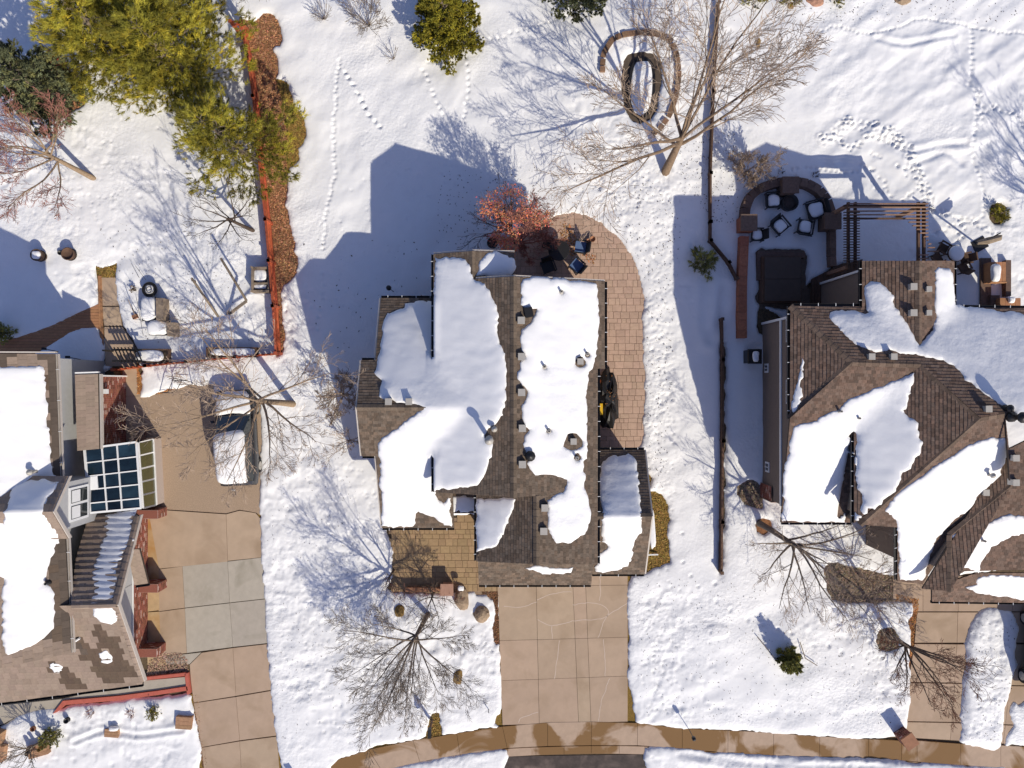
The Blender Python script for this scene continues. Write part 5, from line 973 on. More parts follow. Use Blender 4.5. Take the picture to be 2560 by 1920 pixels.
# stems along courtyard wall
for i, (x, y) in enumerate(((1010,1475),(1040,1480),(975,1455),(1070,1488),(1110,1486),(1150,1484),(992,1490))):
    tree(x, y, 1.3, .6, ["dead red stems at the west corner of the courtyard wall", "red brown stems left of the wall middle", "upright dead stems beside the courtyard's west edge", "dead stems at the middle of the low courtyard wall", "dead stems right of the wall middle", "dead stems next to the square wall pier", "lowest clump of red stems outside the courtyard wall"][i], limbs=6, trunk=.014, th=.06, seed=40 + i, bark=PLANTR, kids_=3, depth=1, name="perennial_clump", cat="plant", tops=0, upb=1., group="dead stems along the courtyard wall", minr=.008)
def leaves(mb, centers, n, r, size, tint, rnd, flat=.5, ax=None):
    for c in centers:
        for _ in range(n):
            p = Vector((c[0] + rnd.gauss(0, r), c[1] + rnd.gauss(0, r), c[2] + rnd.gauss(0, r * flat))); a = rnd.random() * 6.28; b = rnd.uniform(-.7, .7); s_ = size * rnd.uniform(.6, 1.3)
            u = Vector((math.cos(a), math.sin(a), b)) * s_; v = Vector((-math.sin(a), math.cos(a), rnd.uniform(-.7, .7))) * s_ * .5
            mb.add([p - u, p - v, p + u, p + v], [(0, 1, 2, 3)], tint(rnd))
# rust leaved tree at patio
rl = tree(1300, 620, 4.6, 1.8, "small tree still holding rust orange leaves at the patio corner", limbs=10, trunk=.09, th=.28, lean=(0, .1), seed=50, bark=TWIGR, twig=TWIGR, kids_=8, wob=.26, upb=.55, name="rust_leaved_tree", dirs=[(95,1.3,.5),(70,1.1,.6),(30,1.,.4),(0,1.,.3),(-20,1.,.2),(-45,.9,.2),(120,1.2,.4),(150,.9,.4),(-80,.5,.4),(50,1.2,.8)])
rnd = random.Random(8); mb = MB(); cs = []
for _ in range(360):
    t = rnd.random(); a = rnd.random() * 6.28; r = 1.35 * math.sqrt(rnd.random()); cs.append((-.1 + r * math.cos(a) * 1.25, .45 + r * math.sin(a) * 1.1 - r * math.cos(a) * .45, 2.9 + rnd.random() * 1.9 * (1 - r / 2.6)))
cs = [c for c in cs if vn(np.array([c[0] * 1.0]), np.array([c[1]]), 1.3, 5)[0] > -.25]
leaves(mb, cs, 18, .13, .04, lambda r: (r.uniform(.55, 1.35), r.uniform(.6, 1.3), r.uniform(.6, 1.2)), rnd)
obj_local("foliage", mb, LEAFR, rl, kind='stuff')
# ---- conifers: whorls of needle covered shoots
def conifer(px, py, hgt, rad, label, m, seed, shoots=1500, tuft=26, nl=.16, z0=.6, name="pine_tree", shape=1., lean=(0, 0), nw=.012, open_=.0, rx=1., ry=1., irr=.35, density=1., group=None, up=.35, rv=(.75, 1.08)):
    rnd = random.Random(seed); base = G(px, py); root = thing(name, label, "tree", base, group=group); tk = MB(); tk.tube([(0, 0, -.05), (lean[0] * .5, lean[1] * .5, hgt * .5), (lean[0], lean[1], hgt * .97)], [.03 * hgt, .02 * hgt, .01], 8); obj_local("trunk", tk, BARKG, root, True)
    br = MB(); nv = []; nf = []; tn = []; nb = int(hgt * 9 * density); V = []; T = []
    lob = [(rnd.random() * 6.28, rnd.uniform(.5, 1)) for _ in range(5)]
    for i in range(nb):
        t = (i + rnd.random()) / nb; z = z0 + (hgt - z0) * t; a = i * 2.4 + rnd.uniform(-.4, .4)
        R = rad * ((1 - t) ** shape) * (1 + irr * sum(math.cos((a - l) * (2 + k)) * w_ for k, (l, w_) in enumerate(lob)) / 3) * rnd.uniform(*rv) + .15
        tip = Vector((math.cos(a) * R * rx, math.sin(a) * R * ry, z + R * up * rnd.uniform(.2, 1))); o = Vector((lean[0] * t, lean[1] * t, z)); tip += Vector((lean[0] * t, lean[1] * t, 0))
        mid = (o + tip) / 2 - Vector((0, 0, .06 * R)); br.tube([o, mid, tip], [.018 * (1 - t) + .012 + R * .008, .014, .006], 4, cap=False)
        ns = max(4, int(R * shoots / 100)); d = (tip - o); d.z *= .5
        tone = rnd.uniform(.42, 1.35)
        for s_ in range(ns):
            f = 1 - rnd.random() ** 1.3 * (.8 if R > .5 else .95); sp = R * .34 * (1.15 - f * .75); b = o.lerp(mid, f * 2) if f < .5 else mid.lerp(tip, f * 2 - 1)
            side = Vector((-d.y, d.x, 0)).normalized(); c = b + side * rnd.gauss(0, sp * .62) + Vector((0, 0, rnd.gauss(.03, .06 + R * .02))); dirn = (d.normalized() + side * rnd.uniform(-.9, .9) + Vector((0, 0, rnd.uniform(0, .7)))).normalized()
            V.append((c, dirn)); T.append(tone * rnd.uniform(.7, 1.25))
    n = len(V); P = np.array([tuple(a) for a, b in V]); Dn = np.array([tuple(b) for a, b in V]); T = np.array(T); rg = np.random.default_rng(seed)
    k = tuft; Pn = np.repeat(P, k, 0); Dr = np.repeat(Dn, k, 0); Tn = np.repeat(T, k)
    off = rg.random(n * k)[:, None] * nl * 1.0; q = rg.normal(size=(n * k, 3)) * .55; di = Dr + q; di /= np.linalg.norm(di, axis=1)[:, None]; st0 = Pn + Dr * off; L = nl * (.6 + .6 * rg.random(n * k))[:, None]; sd_ = np.cross(di, rg.normal(size=(n * k, 3))); sd_ /= np.linalg.norm(sd_, axis=1)[:, None]
    a = st0 - sd_ * nw; b = st0 + sd_ * nw; c = st0 + di * L; Vv = np.stack([a, b, c], 1).reshape(-1, 3); Fc = np.arange(len(Vv)).reshape(-1, 3)
    me = npmesh("foliage", Vv, Fc, m, False); tt = Tn[:, None] * (1 + .15 * rg.normal(size=(n * k, 1))); yel = (rg.random((n, 1)) ** 3).repeat(k, 0); col = np.concatenate([tt * (1 + .5 * yel), tt * (1 + .25 * yel), tt * (1 - .2 * yel)], 1)
    if len(me.polygons) == len(col): settint(me, np.clip(col, .2, 2.5))
    link("foliage", me, root, kind='stuff'); obj_local("branches", br, BARKG, root)
    return root
conifer(500, 215, 6.6, 3.1, "big golden green pine nearest the red fence, north half", NEED, 61, 2400, 32, .22, .9, shape=.62, irr=.5, nw=.011)
conifer(360, 175, 7.0, 2.9, "golden green pine at the west side of the pine clump", NEED, 62, 2400, 32, .22, .9, shape=.6, irr=.5, nw=.011)
conifer(440, 40, 7.2, 3.0, "golden green pine at the northern edge of the pine clump", NEED, 65, 2200, 32, .22, .9, shape=.6, irr=.5, nw=.011)
conifer(630, 400, 5.2, 2.9, "shorter golden pine overhanging the mulch bed and the red fence", NEED, 63, 2000, 30, .22, .8, shape=.6, irr=.55, nw=.011, lean=(-.4, .2))
conifer(160, 260, 4.6, 2.1, "dark blue green conifer on its own circle of bark mulch", NEEDB, 64, 4200, 26, .14, .4, shape=.5, nw=.022, name="conifer_tree")
conifer(1122, 92, 3.4, 1.55, "rounded bright green conifer at the northern edge", NEEDG, 66, 7000, 26, .1, .2, shape=.42, nw=.022, name="conifer_tree", irr=.02, ry=1.25, density=1.6, rv=(.93, 1.03))
conifer(1430, 10, 4.2, 1.55, "dark conifer cut off by the northern edge", NEEDB, 67, 6000, 24, .11, .3, shape=.5, nw=.022, name="conifer_tree", irr=.25)
conifer(1962, 1640, 1.5, .48, "small spruce between wooden stakes on the eastern front lawn", NEEDD, 68, 9000, 30, .09, .06, shape=.8, nw=.016, name="spruce_sapling", density=2.5, irr=.1)
conifer(1752, 657, .8, .6, "little dark yucca like shrub in the shade beside the dark fence", NEEDD, 69, 2500, 16, .16, .02, shape=.6, nw=.012, name="spiky_shrub", density=3)
conifer(142, 1832, 1.0, .35, "small dark evergreen next to the stone planter", NEEDD, 70, 4200, 20, .07, .05, shape=.6, nw=.012, name="evergreen_shrub", density=3)
conifer(24, 833, 1.0, .4, "dark evergreen shrub in the shade by the back deck", NEEDD, 71, 3800, 20, .08, .05, shape=.5, nw=.012, name="evergreen_shrub", density=3)
for i, (x, y, r) in enumerate(((1880,2,.5),(1970,0,.45),(2085,0,.35))): conifer(x, y, .7, r, ["left small juniper at the northern edge", "middle small juniper at the northern edge", "right small juniper at the northern edge"][i], NEEDG, 72 + i, 3000, 18, .08, .03, shape=.4, nw=.012, name="juniper_shrub", density=3, group="junipers at the northern edge")
conifer(2490, 537, .5, .36, "low olive green shrub poking through snow east of the footprints", NEEDG, 76, 5000, 18, .06, .02, shape=.3, nw=.012, name="evergreen_shrub", density=4)

# ================================================================== GROUND LITTER
def litter(poly, n, m, label, name, size, tint, z=.012, kind='stuff', thick=.01, cat=None, seed=3, parent=None):
    rg = np.random.default_rng(seed); q = P2(poly); xs = [p[0] for p in q]; ys = [p[1] for p in q]; x = rg.uniform(min(xs), max(xs), n * 3); y = rg.uniform(min(ys), max(ys), n * 3); k = sdist(x, y, q) > -.05; x = x[k][:n]; y = y[k][:n]; n = len(x)
    a = rg.random(n) * 6.28; s = size * rg.uniform(.5, 1.4, n); tl = rg.normal(size=(n, 2)) * .35; w2 = s * rg.uniform(.3, .6, n); zz = z + rg.random(n) * .03
    ux, uy = np.cos(a) * s, np.sin(a) * s; vx, vy = -np.sin(a) * w2, np.cos(a) * w2
    P = np.stack([np.stack([x - ux, y - uy, zz - s * tl[:, 0] * .6], 1), np.stack([x - vx, y - vy, zz - w2 * tl[:, 1]], 1), np.stack([x + ux, y + uy, zz + s * tl[:, 0] * .6], 1), np.stack([x + vx, y + vy, zz + w2 * tl[:, 1]], 1)], 1).reshape(-1, 3); P[:, 2] = np.maximum(P[:, 2], z - .004)
    me = npmesh(name, P, np.arange(len(P)).reshape(-1, 4), m, False); t = rg.uniform(*tint, (n, 1)) * np.array([[1, 1, 1]]) * rg.uniform(.85, 1.15, (n, 3))
    if len(me.polygons) == n: settint(me, t)
    return link(name, me, parent, label, cat, None, kind)
litter(MULCHP[:24] + MULCHP[24:], 16000, CHIP, "orange brown bark chips in the long bed by the red fence", "bark_chips", .05, (.5, 1.5), cat="mulch", seed=1)
litter(CIRC, 3500, CHIP, "bark chips under the dark blue green conifer", "bark_chips", .05, (.5, 1.4), cat="mulch", seed=2)
litter([(692,194),(719,212),(728,240),(739,270),(752,285),(764,311),(764,340),(758,362),(747,373),(748,398),(739,410),(723,424),(716,380),(724,320),(712,260)], 6000, GRASSB, "golden dry grass patch at the east side of the bark bed", "dry_grass", .045, (.5, 1.5), z=.045, cat="grass", seed=3)
litter(GRASSR, 9000, GRASSB, "golden dry grass strip beside the small east wing", "dry_grass", .045, (.5, 1.5), cat="grass", seed=4)
litter([(2050,1405),(2245,1440),(2240,1512),(2060,1508)], 5000, DLIT, "brown leaf litter in the bed before the eastern entry", "leaf_litter", .05, (.35, 1.2), cat="leaves", seed=5)
litter([(2238,1486),(2295,1500),(2284,1560),(2276,1640),(2272,1640),(2274,1520),(2238,1508)], 2200, LEAFO, "rust leaves lying along the eastern driveway edge", "leaf_litter", .05, (.4, 1.4), z=.03, cat="leaves", seed=6)
litter(BEDR, 1600, DLIT, "pile of brown leaves at the south-west corner of the tan house", "leaf_litter", .05, (.3, 1.3), z=.03, cat="leaves", seed=7)
litter([(352,985),(400,982),(430,972),(440,966),(400,960),(375,970),(356,955),(345,925),(357,905),(345,900),(348,985)], 2200, LEAFO, "tan leaves beside the garden path and the gravel drive", "leaf_litter", .045, (.6, 1.4), z=.055, cat="leaves", seed=8)
litter([(288,925),(308,920),(309,990),(300,985)], 900, LEAFO, "tan leaves between the brick wall and the garden path", "leaf_litter", .045, (.6, 1.4), z=.03, cat="leaves", seed=81)
litter(GRASSP, 500, CHIP, "brown chips on bare patch", "bark_chips", .04, (.4, 1.), z=.1, cat="mulch", seed=9)
litter([(2190,1600),(2200,1575),(2230,1568),(2246,1590),(2245,1615),(2225,1628),(2200,1620)], 1500, DLIT, "leaves round the foot of the dark branched tree", "leaf_litter", .05, (.4, 1.3), cat="leaves", seed=10)
litter([(378,1652),(410,1634),(452,1632),(472,1653),(472,1676),(400,1684),(368,1690)], 2600, mat("pebbles", (.40, .26, .18), .8, .4, 5., attr=True), "river pebbles in the corner bed by the garage", "pebbles", .035, (.3, 1.7), z=.04, cat="pebbles", seed=11)
litter(MAILG, 700, GRASSB, "dry grass tuft around the narrow mailbox post", "dry_grass", .045, (.5, 1.4), cat="grass", seed=12)
litter([(1400,555),(1420,560),(1440,600),(1470,640),(1490,640),(1480,660),(1450,630),(1430,640),(1400,600)], 260, LEAFO, "fallen leaves blown across the round patio end", "fallen_leaves", .05, (.5, 1.3), z=.055, cat="leaves", seed=13)
litter([(484,1736),(494,1735),(510,1850),(518,1920),(510,1920),(498,1840)], 900, CHIP, "chips along the western edge of the drive", "bark_chips", .04, (.3, 1.2), z=.02, cat="mulch", seed=14)
litter([(244,668),(290,665),(292,692),(250,694)], 900, GRASSB, "golden grass tuft at the head of the garden path", "dry_grass", .045, (.5, 1.4), z=.05, cat="grass", seed=15)
litter([(1205,1478),(1243,1480),(1247,1560),(1246,1612),(1237,1606),(1233,1570),(1238,1529)], 800, CHIP, "dark bark strip beside the middle driveway", "bark_chips", .04, (.3, .9), z=.03, cat="mulch", seed=16)

def specks(poly, n, m, label, size, seed, cat="leaves"):
    rg = random.Random(seed); xs = [p[0] for p in poly]; ys = [p[1] for p in poly]; mb = MB(); k = 0
    while k < n:
        x, y = rg.uniform(min(xs), max(xs)), rg.uniform(min(ys), max(ys)); k += 1
        if not inside(np.array([x]), np.array([y]), poly)[0]: continue
        z = snowz(x, y)
        if z < .05: continue
        c = Vector(((x - 1280) / 50, (960 - y) / 50, z + .012)); a = rg.random() * 6.28; s_ = size * rg.uniform(.4, 1.5); u = Vector((math.cos(a) * s_, math.sin(a) * s_, .01)); v = Vector((-math.sin(a) * s_ * .5, math.cos(a) * s_ * .5, .012)); t = rg.uniform(.4, 1.3)
        mb.add([c - u, c - v, c + u, c + v], [(0, 1, 2, 3)], (t, t, t))
    obj("debris", mb, m, None, label=label, cat=cat, kind='stuff')
DEB = mat("snow_debris", (.10, .07, .045), .9, .3, 4., attr=True)
specks([(1440,430),(1640,440),(1700,560),(1680,900),(1660,1240),(1615,1240),(1612,700),(1540,570),(1430,520)], 1500, DEB, "brown leaf specks on the snow between the patio and the fence", .032, 1)
specks([(1100,430),(1440,400),(1450,520),(1330,560),(1240,600),(1090,620)], 420, DEB, "leaf specks on the snow under the rust leaved tree", .035, 2)
specks([(660,900),(760,880),(940,1350),(960,1700),(700,1860),(670,1400)], 700, DEB, "twig specks on the snow west of the middle house", .025, 3)
specks([(1580,1440),(1790,1440),(2240,1560),(2250,1820),(1600,1790)], 900, DEB, "specks on the eastern front lawn snow", .025, 4)
specks([(760,600),(1060,600),(1060,740),(920,880),(780,860)], 60, DEB, "few dark leaves on the shaded snow beside the garage wing", .045, 5)
specks([(250,560),(560,560),(690,900),(330,850)], 700, DEB, "twigs and specks on the snow of the western back garden", .028, 6)
specks([(2400,1540),(2540,1540),(2510,1860),(2400,1860)], 260, DEB, "grit on the shovelled snow pile", .03, 7, "grit")
specks([(1690,300),(1840,300),(1850,560),(1790,560),(1700,480)], 500, DEB, "twig litter on the snow around the fence and giant tree", .03, 8)
specks([(1780,0),(2560,0),(2560,60),(1800,60)], 260, DEB, "dry stalk specks along the northern edge", .03, 9)

# deck
dk = thing("deck", "low wooden deck walk curving from the western house to the garden path", "deck", G(150, 850))
def boards(poly, ang, bw, m, z, parent, name="deck_board", gap=.006, zt=.03):
    q = P2(poly); c, s = math.cos(ang), math.sin(ang); rot = [(x * c + y * s, -x * s + y * c) for x, y in q]; ys = [p[1] for p in rot]; y = min(ys)
    while y < max(ys):
        pc = clip_rect(rot, -1e3, 1e3, y + gap, y + bw - gap)
        if len(pc) >= 3 and abs(area2(pc)) > .004:
            w_ = [(a * c - b * s, a * s + b * c) for a, b in pc]; cx = sum(a for a, b in w_) / len(w_); cy = sum(b for a, b in w_) / len(w_); mb = MB(); mb.prism(w_, z, z + zt); c0 = Vector((cx, cy, z)); link(name, mb.mesh(name, m, loc=c0), parent, loc=c0 - ploc(parent))
        y += bw
boards([(-60,850),(45,845),(127,816),(203,780),(249,760),(250,822),(208,822),(154,848),(89,885),(-60,905)], 0, .145, DECKW, .05, dk)
boards([(247,690),(256,690),(262,870),(252,860),(249,760)], math.pi / 2, .09, DECKW, .07, dk)

# ================================================================== OBJECTS
def snowcap(name_label, pts_h, T=.1, parent=None): pass
def pad(mb, c, sx, sy, z, T, rz=0, n=10, seed=0):
    """rounded snow cushion"""
    rnd = random.Random(seed); ca, sa = math.cos(rz), math.sin(rz); rings = [(1.0, 0), (1.02, .35), (.93, .75), (.72, .95), (.4, 1.03)]; base = len(mb.v); N = 20; ph = rnd.random() * 6
    for k, (s, zz) in enumerate(rings):
        for i in range(N):
            t = 2 * math.pi * i / N; e = (abs(math.cos(t)) ** 4 + abs(math.sin(t)) ** 4) ** -.25; w_ = 1 + .04 * math.sin(3 * t + ph) + .03 * math.sin(5 * t + ph * 2); x = math.cos(t) * e * sx / 2 * s * w_; y = math.sin(t) * e * sy / 2 * s * w_; mb.v.append((c[0] + ca * x - sa * y, c[1] + sa * x + ca * y, z + T * zz * (1 + .08 * math.sin(2 * t + ph))))
    fs = [(base + k * N + i, base + k * N + (i + 1) % N, base + (k + 1) * N + (i + 1) % N, base + (k + 1) * N + i) for k in range(4) for i in range(N)]; fs.append(tuple(base + 4 * N + i for i in range(N))); mb.f += fs; mb.c += [(1, 1, 1)] * len(fs); mb.mi += [0] * len(fs)
def snowpad(label, px, py, z, sx, sy, T, rz=0, seed=0, pz=None):
    c = G(px, py, z); mb = MB(); pad(mb, (0, 0), sx, sy, 0, T, rz, seed=seed); o = lobj("snow_cap", mb, RSNOW, None, True, label=label, cat="snow", kind='stuff'); o.location = (c.x, c.y, z); return o
# snow covered SUV
def car(px, py, rz, label, paint, L=4.7, W=1.88, snow=True):
    r = thing("parked_car", label, "car", G(px, py), rz)
    sec = [(-2.35, .55, .72, .80), (-2.28, .45, .98, .86), (-1.7, .32, 1.06, .92), (-1.5, .32, 1.1, .93), (1.0, .32, 1.04, .93), (1.9, .32, .96, .90), (2.25, .42, .82, .82), (2.35, .5, .7, .74)]
    mb = MB(); rings = []
    for y, z0, z1, w_ in sec:
        w_ = w_ * W / 1.88; rings.append([(-w_, y, z0 + .12), (-w_ * .9, y, z0), (w_ * .9, y, z0), (w_, y, z0 + .12), (w_ * 1.01, y, (z0 + z1) / 2), (w_ * .97, y, z1 - .08), (w_ * .8, y, z1), (-w_ * .8, y, z1), (-w_ * .97, y, z1 - .08), (-w_ * 1.01, y, (z0 + z1) / 2)])
    def loft(mb, rings):
        n = len(rings[0]); v = [p for q in rings for p in q]; fs = [(i * n + j, i * n + (j + 1) % n, (i + 1) * n + (j + 1) % n, (i + 1) * n + j) for i in range(len(rings) - 1) for j in range(n)]; fs += [tuple(range(n))[::-1], tuple((len(rings) - 1) * n + j for j in range(n))]; mb.add(v, [f[::-1] for f in fs])
    loft(mb, rings); obj_local("body", mb, paint, r, True)
    mb = MB(); cab = [(-2.12, 1.03, .80), (-1.75, 1.62, .68), (-1.2, 1.70, .68), (-.2, 1.72, .69), (.35, 1.66, .67), (1.15, 1.03, .78)]
    loft(mb, [[(-w_, y, 1.0), (w_, y, 1.0), (w_, y, z), (-w_, y, z)] if False else [(-.84, y, .98), (.84, y, .98), (w_, y, z - .03), (w_ * .85, y, z), (-w_ * .85, y, z), (-w_, y, z - .03)] for y, z, w_ in cab]); obj_local("cabin_glass", mb, GLASSD, r)
    mb = MB(); mb.add([(-.66, -1.75, 1.635), (.66, -1.75, 1.635), (.66, .3, 1.69), (-.66, .3, 1.69), (-.66, -1.2, 1.72), (.66, -1.2, 1.72), (.67, -.2, 1.74), (-.67, -.2, 1.74)], [(0, 1, 5, 4), (4, 5, 6, 7), (7, 6, 2, 3)]); obj_local("roof", mb, paint, r)
    for sx in (-1, 1):
        for y in (-1.45, 1.42):
            mb = MB(); mb.tube([(sx * .70, y, .34), (sx * .93, y, .34)], .34, 16); wl = obj_local("wheel", mb, RUB, r); q = MB(); q.tube([(sx * .90, y, .34), (sx * .945, y, .34)], .21, 12); obj_local("rim", q, GALV, wl)
        q = MB(); q.obox((sx * 1.03, .85, 1.0), .2, .12, .13); obj_local("mirror", q, paint, r); q = MB(); q.obox((sx * .66, 2.26, .66), .36, .12, .14); obj_local("headlight", q, GLASSD, r)
        q = MB(); q.tube([(sx * .6, -1.5, 1.73), (sx * .6, .1, 1.76)], .02, 5); obj_local("roof_rail", q, DARK, r)
    return r
cr = car(606, 1092, math.radians(3), "dark parked car almost buried under snow beside the gravel drive", CARG)
sc = MB()
def csnow(poly, z, T, lab, seed=2, slope=None):
    """snow layer on the car in local coordinates"""
    pl = resample(poly, .12, .02, seed); xs = np.arange(-1.1, 1.1, .1); ys = np.arange(-2.6, 2.6, .1); Xc, Yc = np.meshgrid(xs, ys); Xc = Xc.ravel(); Yc = Yc.ravel(); d = sdist(Xc, Yc, pl); k = d > .05
    vv, _, ff, _, _, _ = delaunay_2d_cdt([Vector(p) for p in pl] + [Vector((a, b)) for a, b in zip(Xc[k], Yc[k])], [(i, (i + 1) % len(pl)) for i in range(len(pl))], [], 1, 1e-5)
    V = np.array([(p.x, p.y) for p in vv]); d = np.maximum(0, sdist(V[:, 0], V[:, 1], pl)); zs = np.array([z(a, b) for a, b in V]); Z = zs + .02 + T * (1 - np.exp(-d / .1)) + .012 * vn(V[:, 0], V[:, 1], 2, seed); mb = MB(); n = len(V); mb.v = [(a, b, c) for (a, b), c in zip(V, Z)] + [(a, b, c - .05) for (a, b), c in zip(V, zs)]
    m_ = len(pl); mb.f = [tuple(f) for f in ff]; e = {}
    for f in mb.f:
        for i in range(len(f)): e[(f[i], f[(i + 1) % len(f)])] = 1
    mb.f += [(b, a, a + n, b + n) for a, b in e if (b, a) not in e]; mb.c = [(1, 1, 1)] * len(mb.f); mb.mi = [0] * len(mb.f)
    o = lobj("snow_cap", mb, RSNOW, None, True, label=lab, cat="snow", kind='stuff'); o.location = cr.location; o.rotation_euler = cr.rotation_euler
csnow([(-.68, -2.05), (-.3, -2.15), (.3, -2.15), (.68, -2.05), (.73, -1.4), (.72, .2), (.5, .42), (0, .35), (-.45, .3), (-.72, .15), (-.73, -1.4)], lambda x, y: np.interp(y, [-2.2, -1.9, -1.2, -.2, .4], [1.35, 1.62, 1.74, 1.76, 1.68]), .14, "deep snow on the roof of the parked car")
csnow([(-.8, 1.15), (0, 1.22), (.8, 1.15), (.78, 1.9), (.6, 2.25), (0, 2.3), (-.6, 2.25), (-.78, 1.9)], lambda x, y: np.interp(y, [1.1, 1.9, 2.3], [1.08, .98, .82]), .1, "snow on the hood of the parked car", 5)
car(2592, 1612, math.radians(-2), "dark green car at the eastern edge behind the shovelled snow pile", CARGR)
# bikes or ladder on snow: metal rack
rk = thing("garden_rack", "thin dark metal rack standing in snow north of the gravel drive", "rack", G(450, 960))
for pts in ([(400,982,.2),(420,980,.9),(434,945,.9)],[(430,982,.2),(442,975,.9),(455,950,.9)],[(400,982,.25),(432,982,.25)],[(434,945,.9),(482,956,.9)],[(430,952,.7),(470,950,.7)],[(442,960,.6),(478,962,.6)],[(482,956,.9),(480,962,.1)],[(434,945,.9),(434,950,.1)]):
    q = MB(); q.tube([G(*p) for p in pts], .018, 5); obj("tube", q, DARK, rk)
# swing frame
sw = thing("swing_frame", "weathered wooden A-frame swing set with snow lined beams", "swing set", G(560, 740))
for nm, a, b, wd in (("beam", (478,695,1.2), (545,792,.2), .10), ("beam", (551,645,1.3), (616,752,1.3), .10), ("cross_beam", (616,752,1.3), (572,785,.3), .14), ("strut", (572,778,.5), (565,787,.1), .08), ("strut", (478,695,1.2), (490,705,.1), .06)):
    q = MB(); p0, p1 = G(*a), G(*b); d = (p1 - p0); s_ = Vector((d.y, -d.x, 0)).normalized() * wd / 2; q.quadbox([p0 - s_ - Vector((0, 0, .08)), p0 + s_ - Vector((0, 0, .08)), p1 + s_ - Vector((0, 0, .08)), p1 - s_ - Vector((0, 0, .08))], [p0 - s_, p0 + s_, p1 + s_, p1 - s_]); obj(nm, q, GREYW, sw)
# cedar planter box on legs
pb = thing("planter_box", "tall wooden planter box full of snow against the red fence", "planter", G(655, 702))
for nm, x0, x1, y0, y1 in (("side_board", 628, 633, 667, 730), ("side_board", 669, 674, 667, 730), ("end_board", 633, 669, 667, 672), ("end_board", 633, 669, 725, 730), ("cross_board", 633, 669, 706, 710)):
    z = .75; q = MB(); q.box(gx(x0, z), gx(x1, z), gy(y1, z), gy(y0, z), .15, z if nm != "cross_board" else z - .03); obj(nm, q, GREYW, pb)
for x, y in ((629, 668), (671, 668), (629, 728), (671, 728)): q = MB(); q.obox((gx(x, .75), gy(y, .75), 0), .09, .09, .8); obj("leg", q, GREYW, pb)
snowpad("snow in the upper compartment of the planter box", 651, 689, .5, .66, .6, .14, seed=1); snowpad("snow in the lower compartment of the planter box", 651, 717, .5, .66, .24, .14, seed=2)
# raised beds
for i, (x0, x1, y0, y1, h, lab) in enumerate(((342, 420, 872, 907, .55, "western raised garden bed capped with snow"), (515, 640, 868, 893, .5, "eastern raised garden bed with dead plants and snow"))):
    rb_ = thing("raised_bed", lab, "garden bed", G((x0 + x1) / 2, (y0 + y1) / 2)); a, b, c, d = gx(x0, h), gx(x1, h), gy(y1, h), gy(y0, h)
    for u in ((a, b, d - .06, d), (a, b, c, c + .06), (a, a + .06, c + .06, d - .06), (b - .06, b, c + .06, d - .06)): q = MB(); q.box(*u, 0, h); obj("board", q, BRNW, rb_)
    q = MB(); q.box(a + .06, b - .06, c + .06, d - .06, 0, h - .08); obj("bed_soil", q, SOIL, rb_)
    snowpad(["snow filling the western raised bed", "snow filling the eastern raised bed"][i], (x0 + x1) / 2 - (6 if i == 0 else -8), (y0 + y1) / 2, h - .09, (b - a) * .88, (d - c) * .8, .16, seed=5 + i)
# outdoor sofa
so_ = thing("outdoor_sofa", "L-shaped wicker sofa buried in snow with its back to the swing set", "sofa", G(385, 790))
for nm, x0, x1, y0, y1, z0, z1 in (("seat", 355, 392, 745, 802, .0, .42), ("backrest", 390, 407, 745, 800, .0, .82), ("seat", 372, 420, 803, 838, 0, .42), ("armrest", 418, 436, 806, 840, 0, .7)):
    q = MB(); a, b, c, d = gx(x0, z1), gx(x1, z1), gy(y1, z1), gy(y0, z1); q.prism([(a, c), (b, c), (b, d), (a, d)], z0, z1); obj(nm, q, GREYW if nm != "seat" else DARK, so_)
snowpad("long snow cushion on the north seat of the outdoor sofa", 374, 772, .42, .74, 1.15, .26, seed=8); snowpad("wide snow cushion on the south seat of the outdoor sofa", 395, 820, .42, .95, .7, .26, seed=9)
# round fire bowl with rings
fb = thing("fire_bowl", "round dark metal fire bowl with a grate north of the outdoor sofa", "fire pit", G(386, 727))
for r0, z in ((.36, .5), (.25, .52), (.13, .54)):
    q = MB(); N = 24; q.tube([(r0 * math.cos(t), r0 * math.sin(t), z) for t in np.linspace(0, 2 * math.pi, N + 1)], .02, 5, cap=False); obj_local("ring", q, DARK, fb)
q = MB(); q.lathe((0, 0, 0), [(.16, 0), (.2, .2), (.36, .42), (.38, .48), (.33, .47), (.1, .3)], 20); obj_local("bowl", q, DARK, fb, True)
q = MB(); pad(q, (-.04, .03), .42, .42, .36, .1, seed=4); o = lobj("snow_cap", q, RSNOW, None, True, label="snow lying in the fire bowl", cat="snow", kind='stuff'); o.location = fb.location
# small stools, chair
def planter_pot(px, py, r, h, label, snow=True, m=TERRA, seed=0):
    c = G(px, py); t = thing("planter_pot", label, "planter", c); q = MB(); q.lathe((0, 0, 0), [(r * .72, 0), (r * .85, h * .4), (r, h), (r * 1.06, h), (r * 1.06, h + .05), (r * .93, h + .05), (r * .9, h - .05), (.02, h - .06)], 22); obj_local("pot", q, m, t, True)
    q = MB(); q.lathe((0, 0, 0), [(r * 1.0, h * .5), (r * 1.03, h * .52), (r * 1.0, h * .56)], 22); obj_local("hoop", q, DARK, t)
    if snow: q = MB(); pad(q, (0, 0), r * 1.45, r * 1.45, h - .04, .16, seed=seed); o = lobj("snow_cap", q, RSNOW, None, True, label="snow on the " + label.split(" ", 1)[1], cat="snow", kind='stuff'); o.location = c
    return t
planter_pot(112, 643, .28, .62, "western barrel planter heaped with snow", True, BRNW, 1); planter_pot(185, 639, .3, .5, "eastern barrel planter with bare brown soil", False, BRNW, 2)
planter_pot(159, 634, .12, .25, "small dark flowerpot between the two barrels", False, DARK, 3)
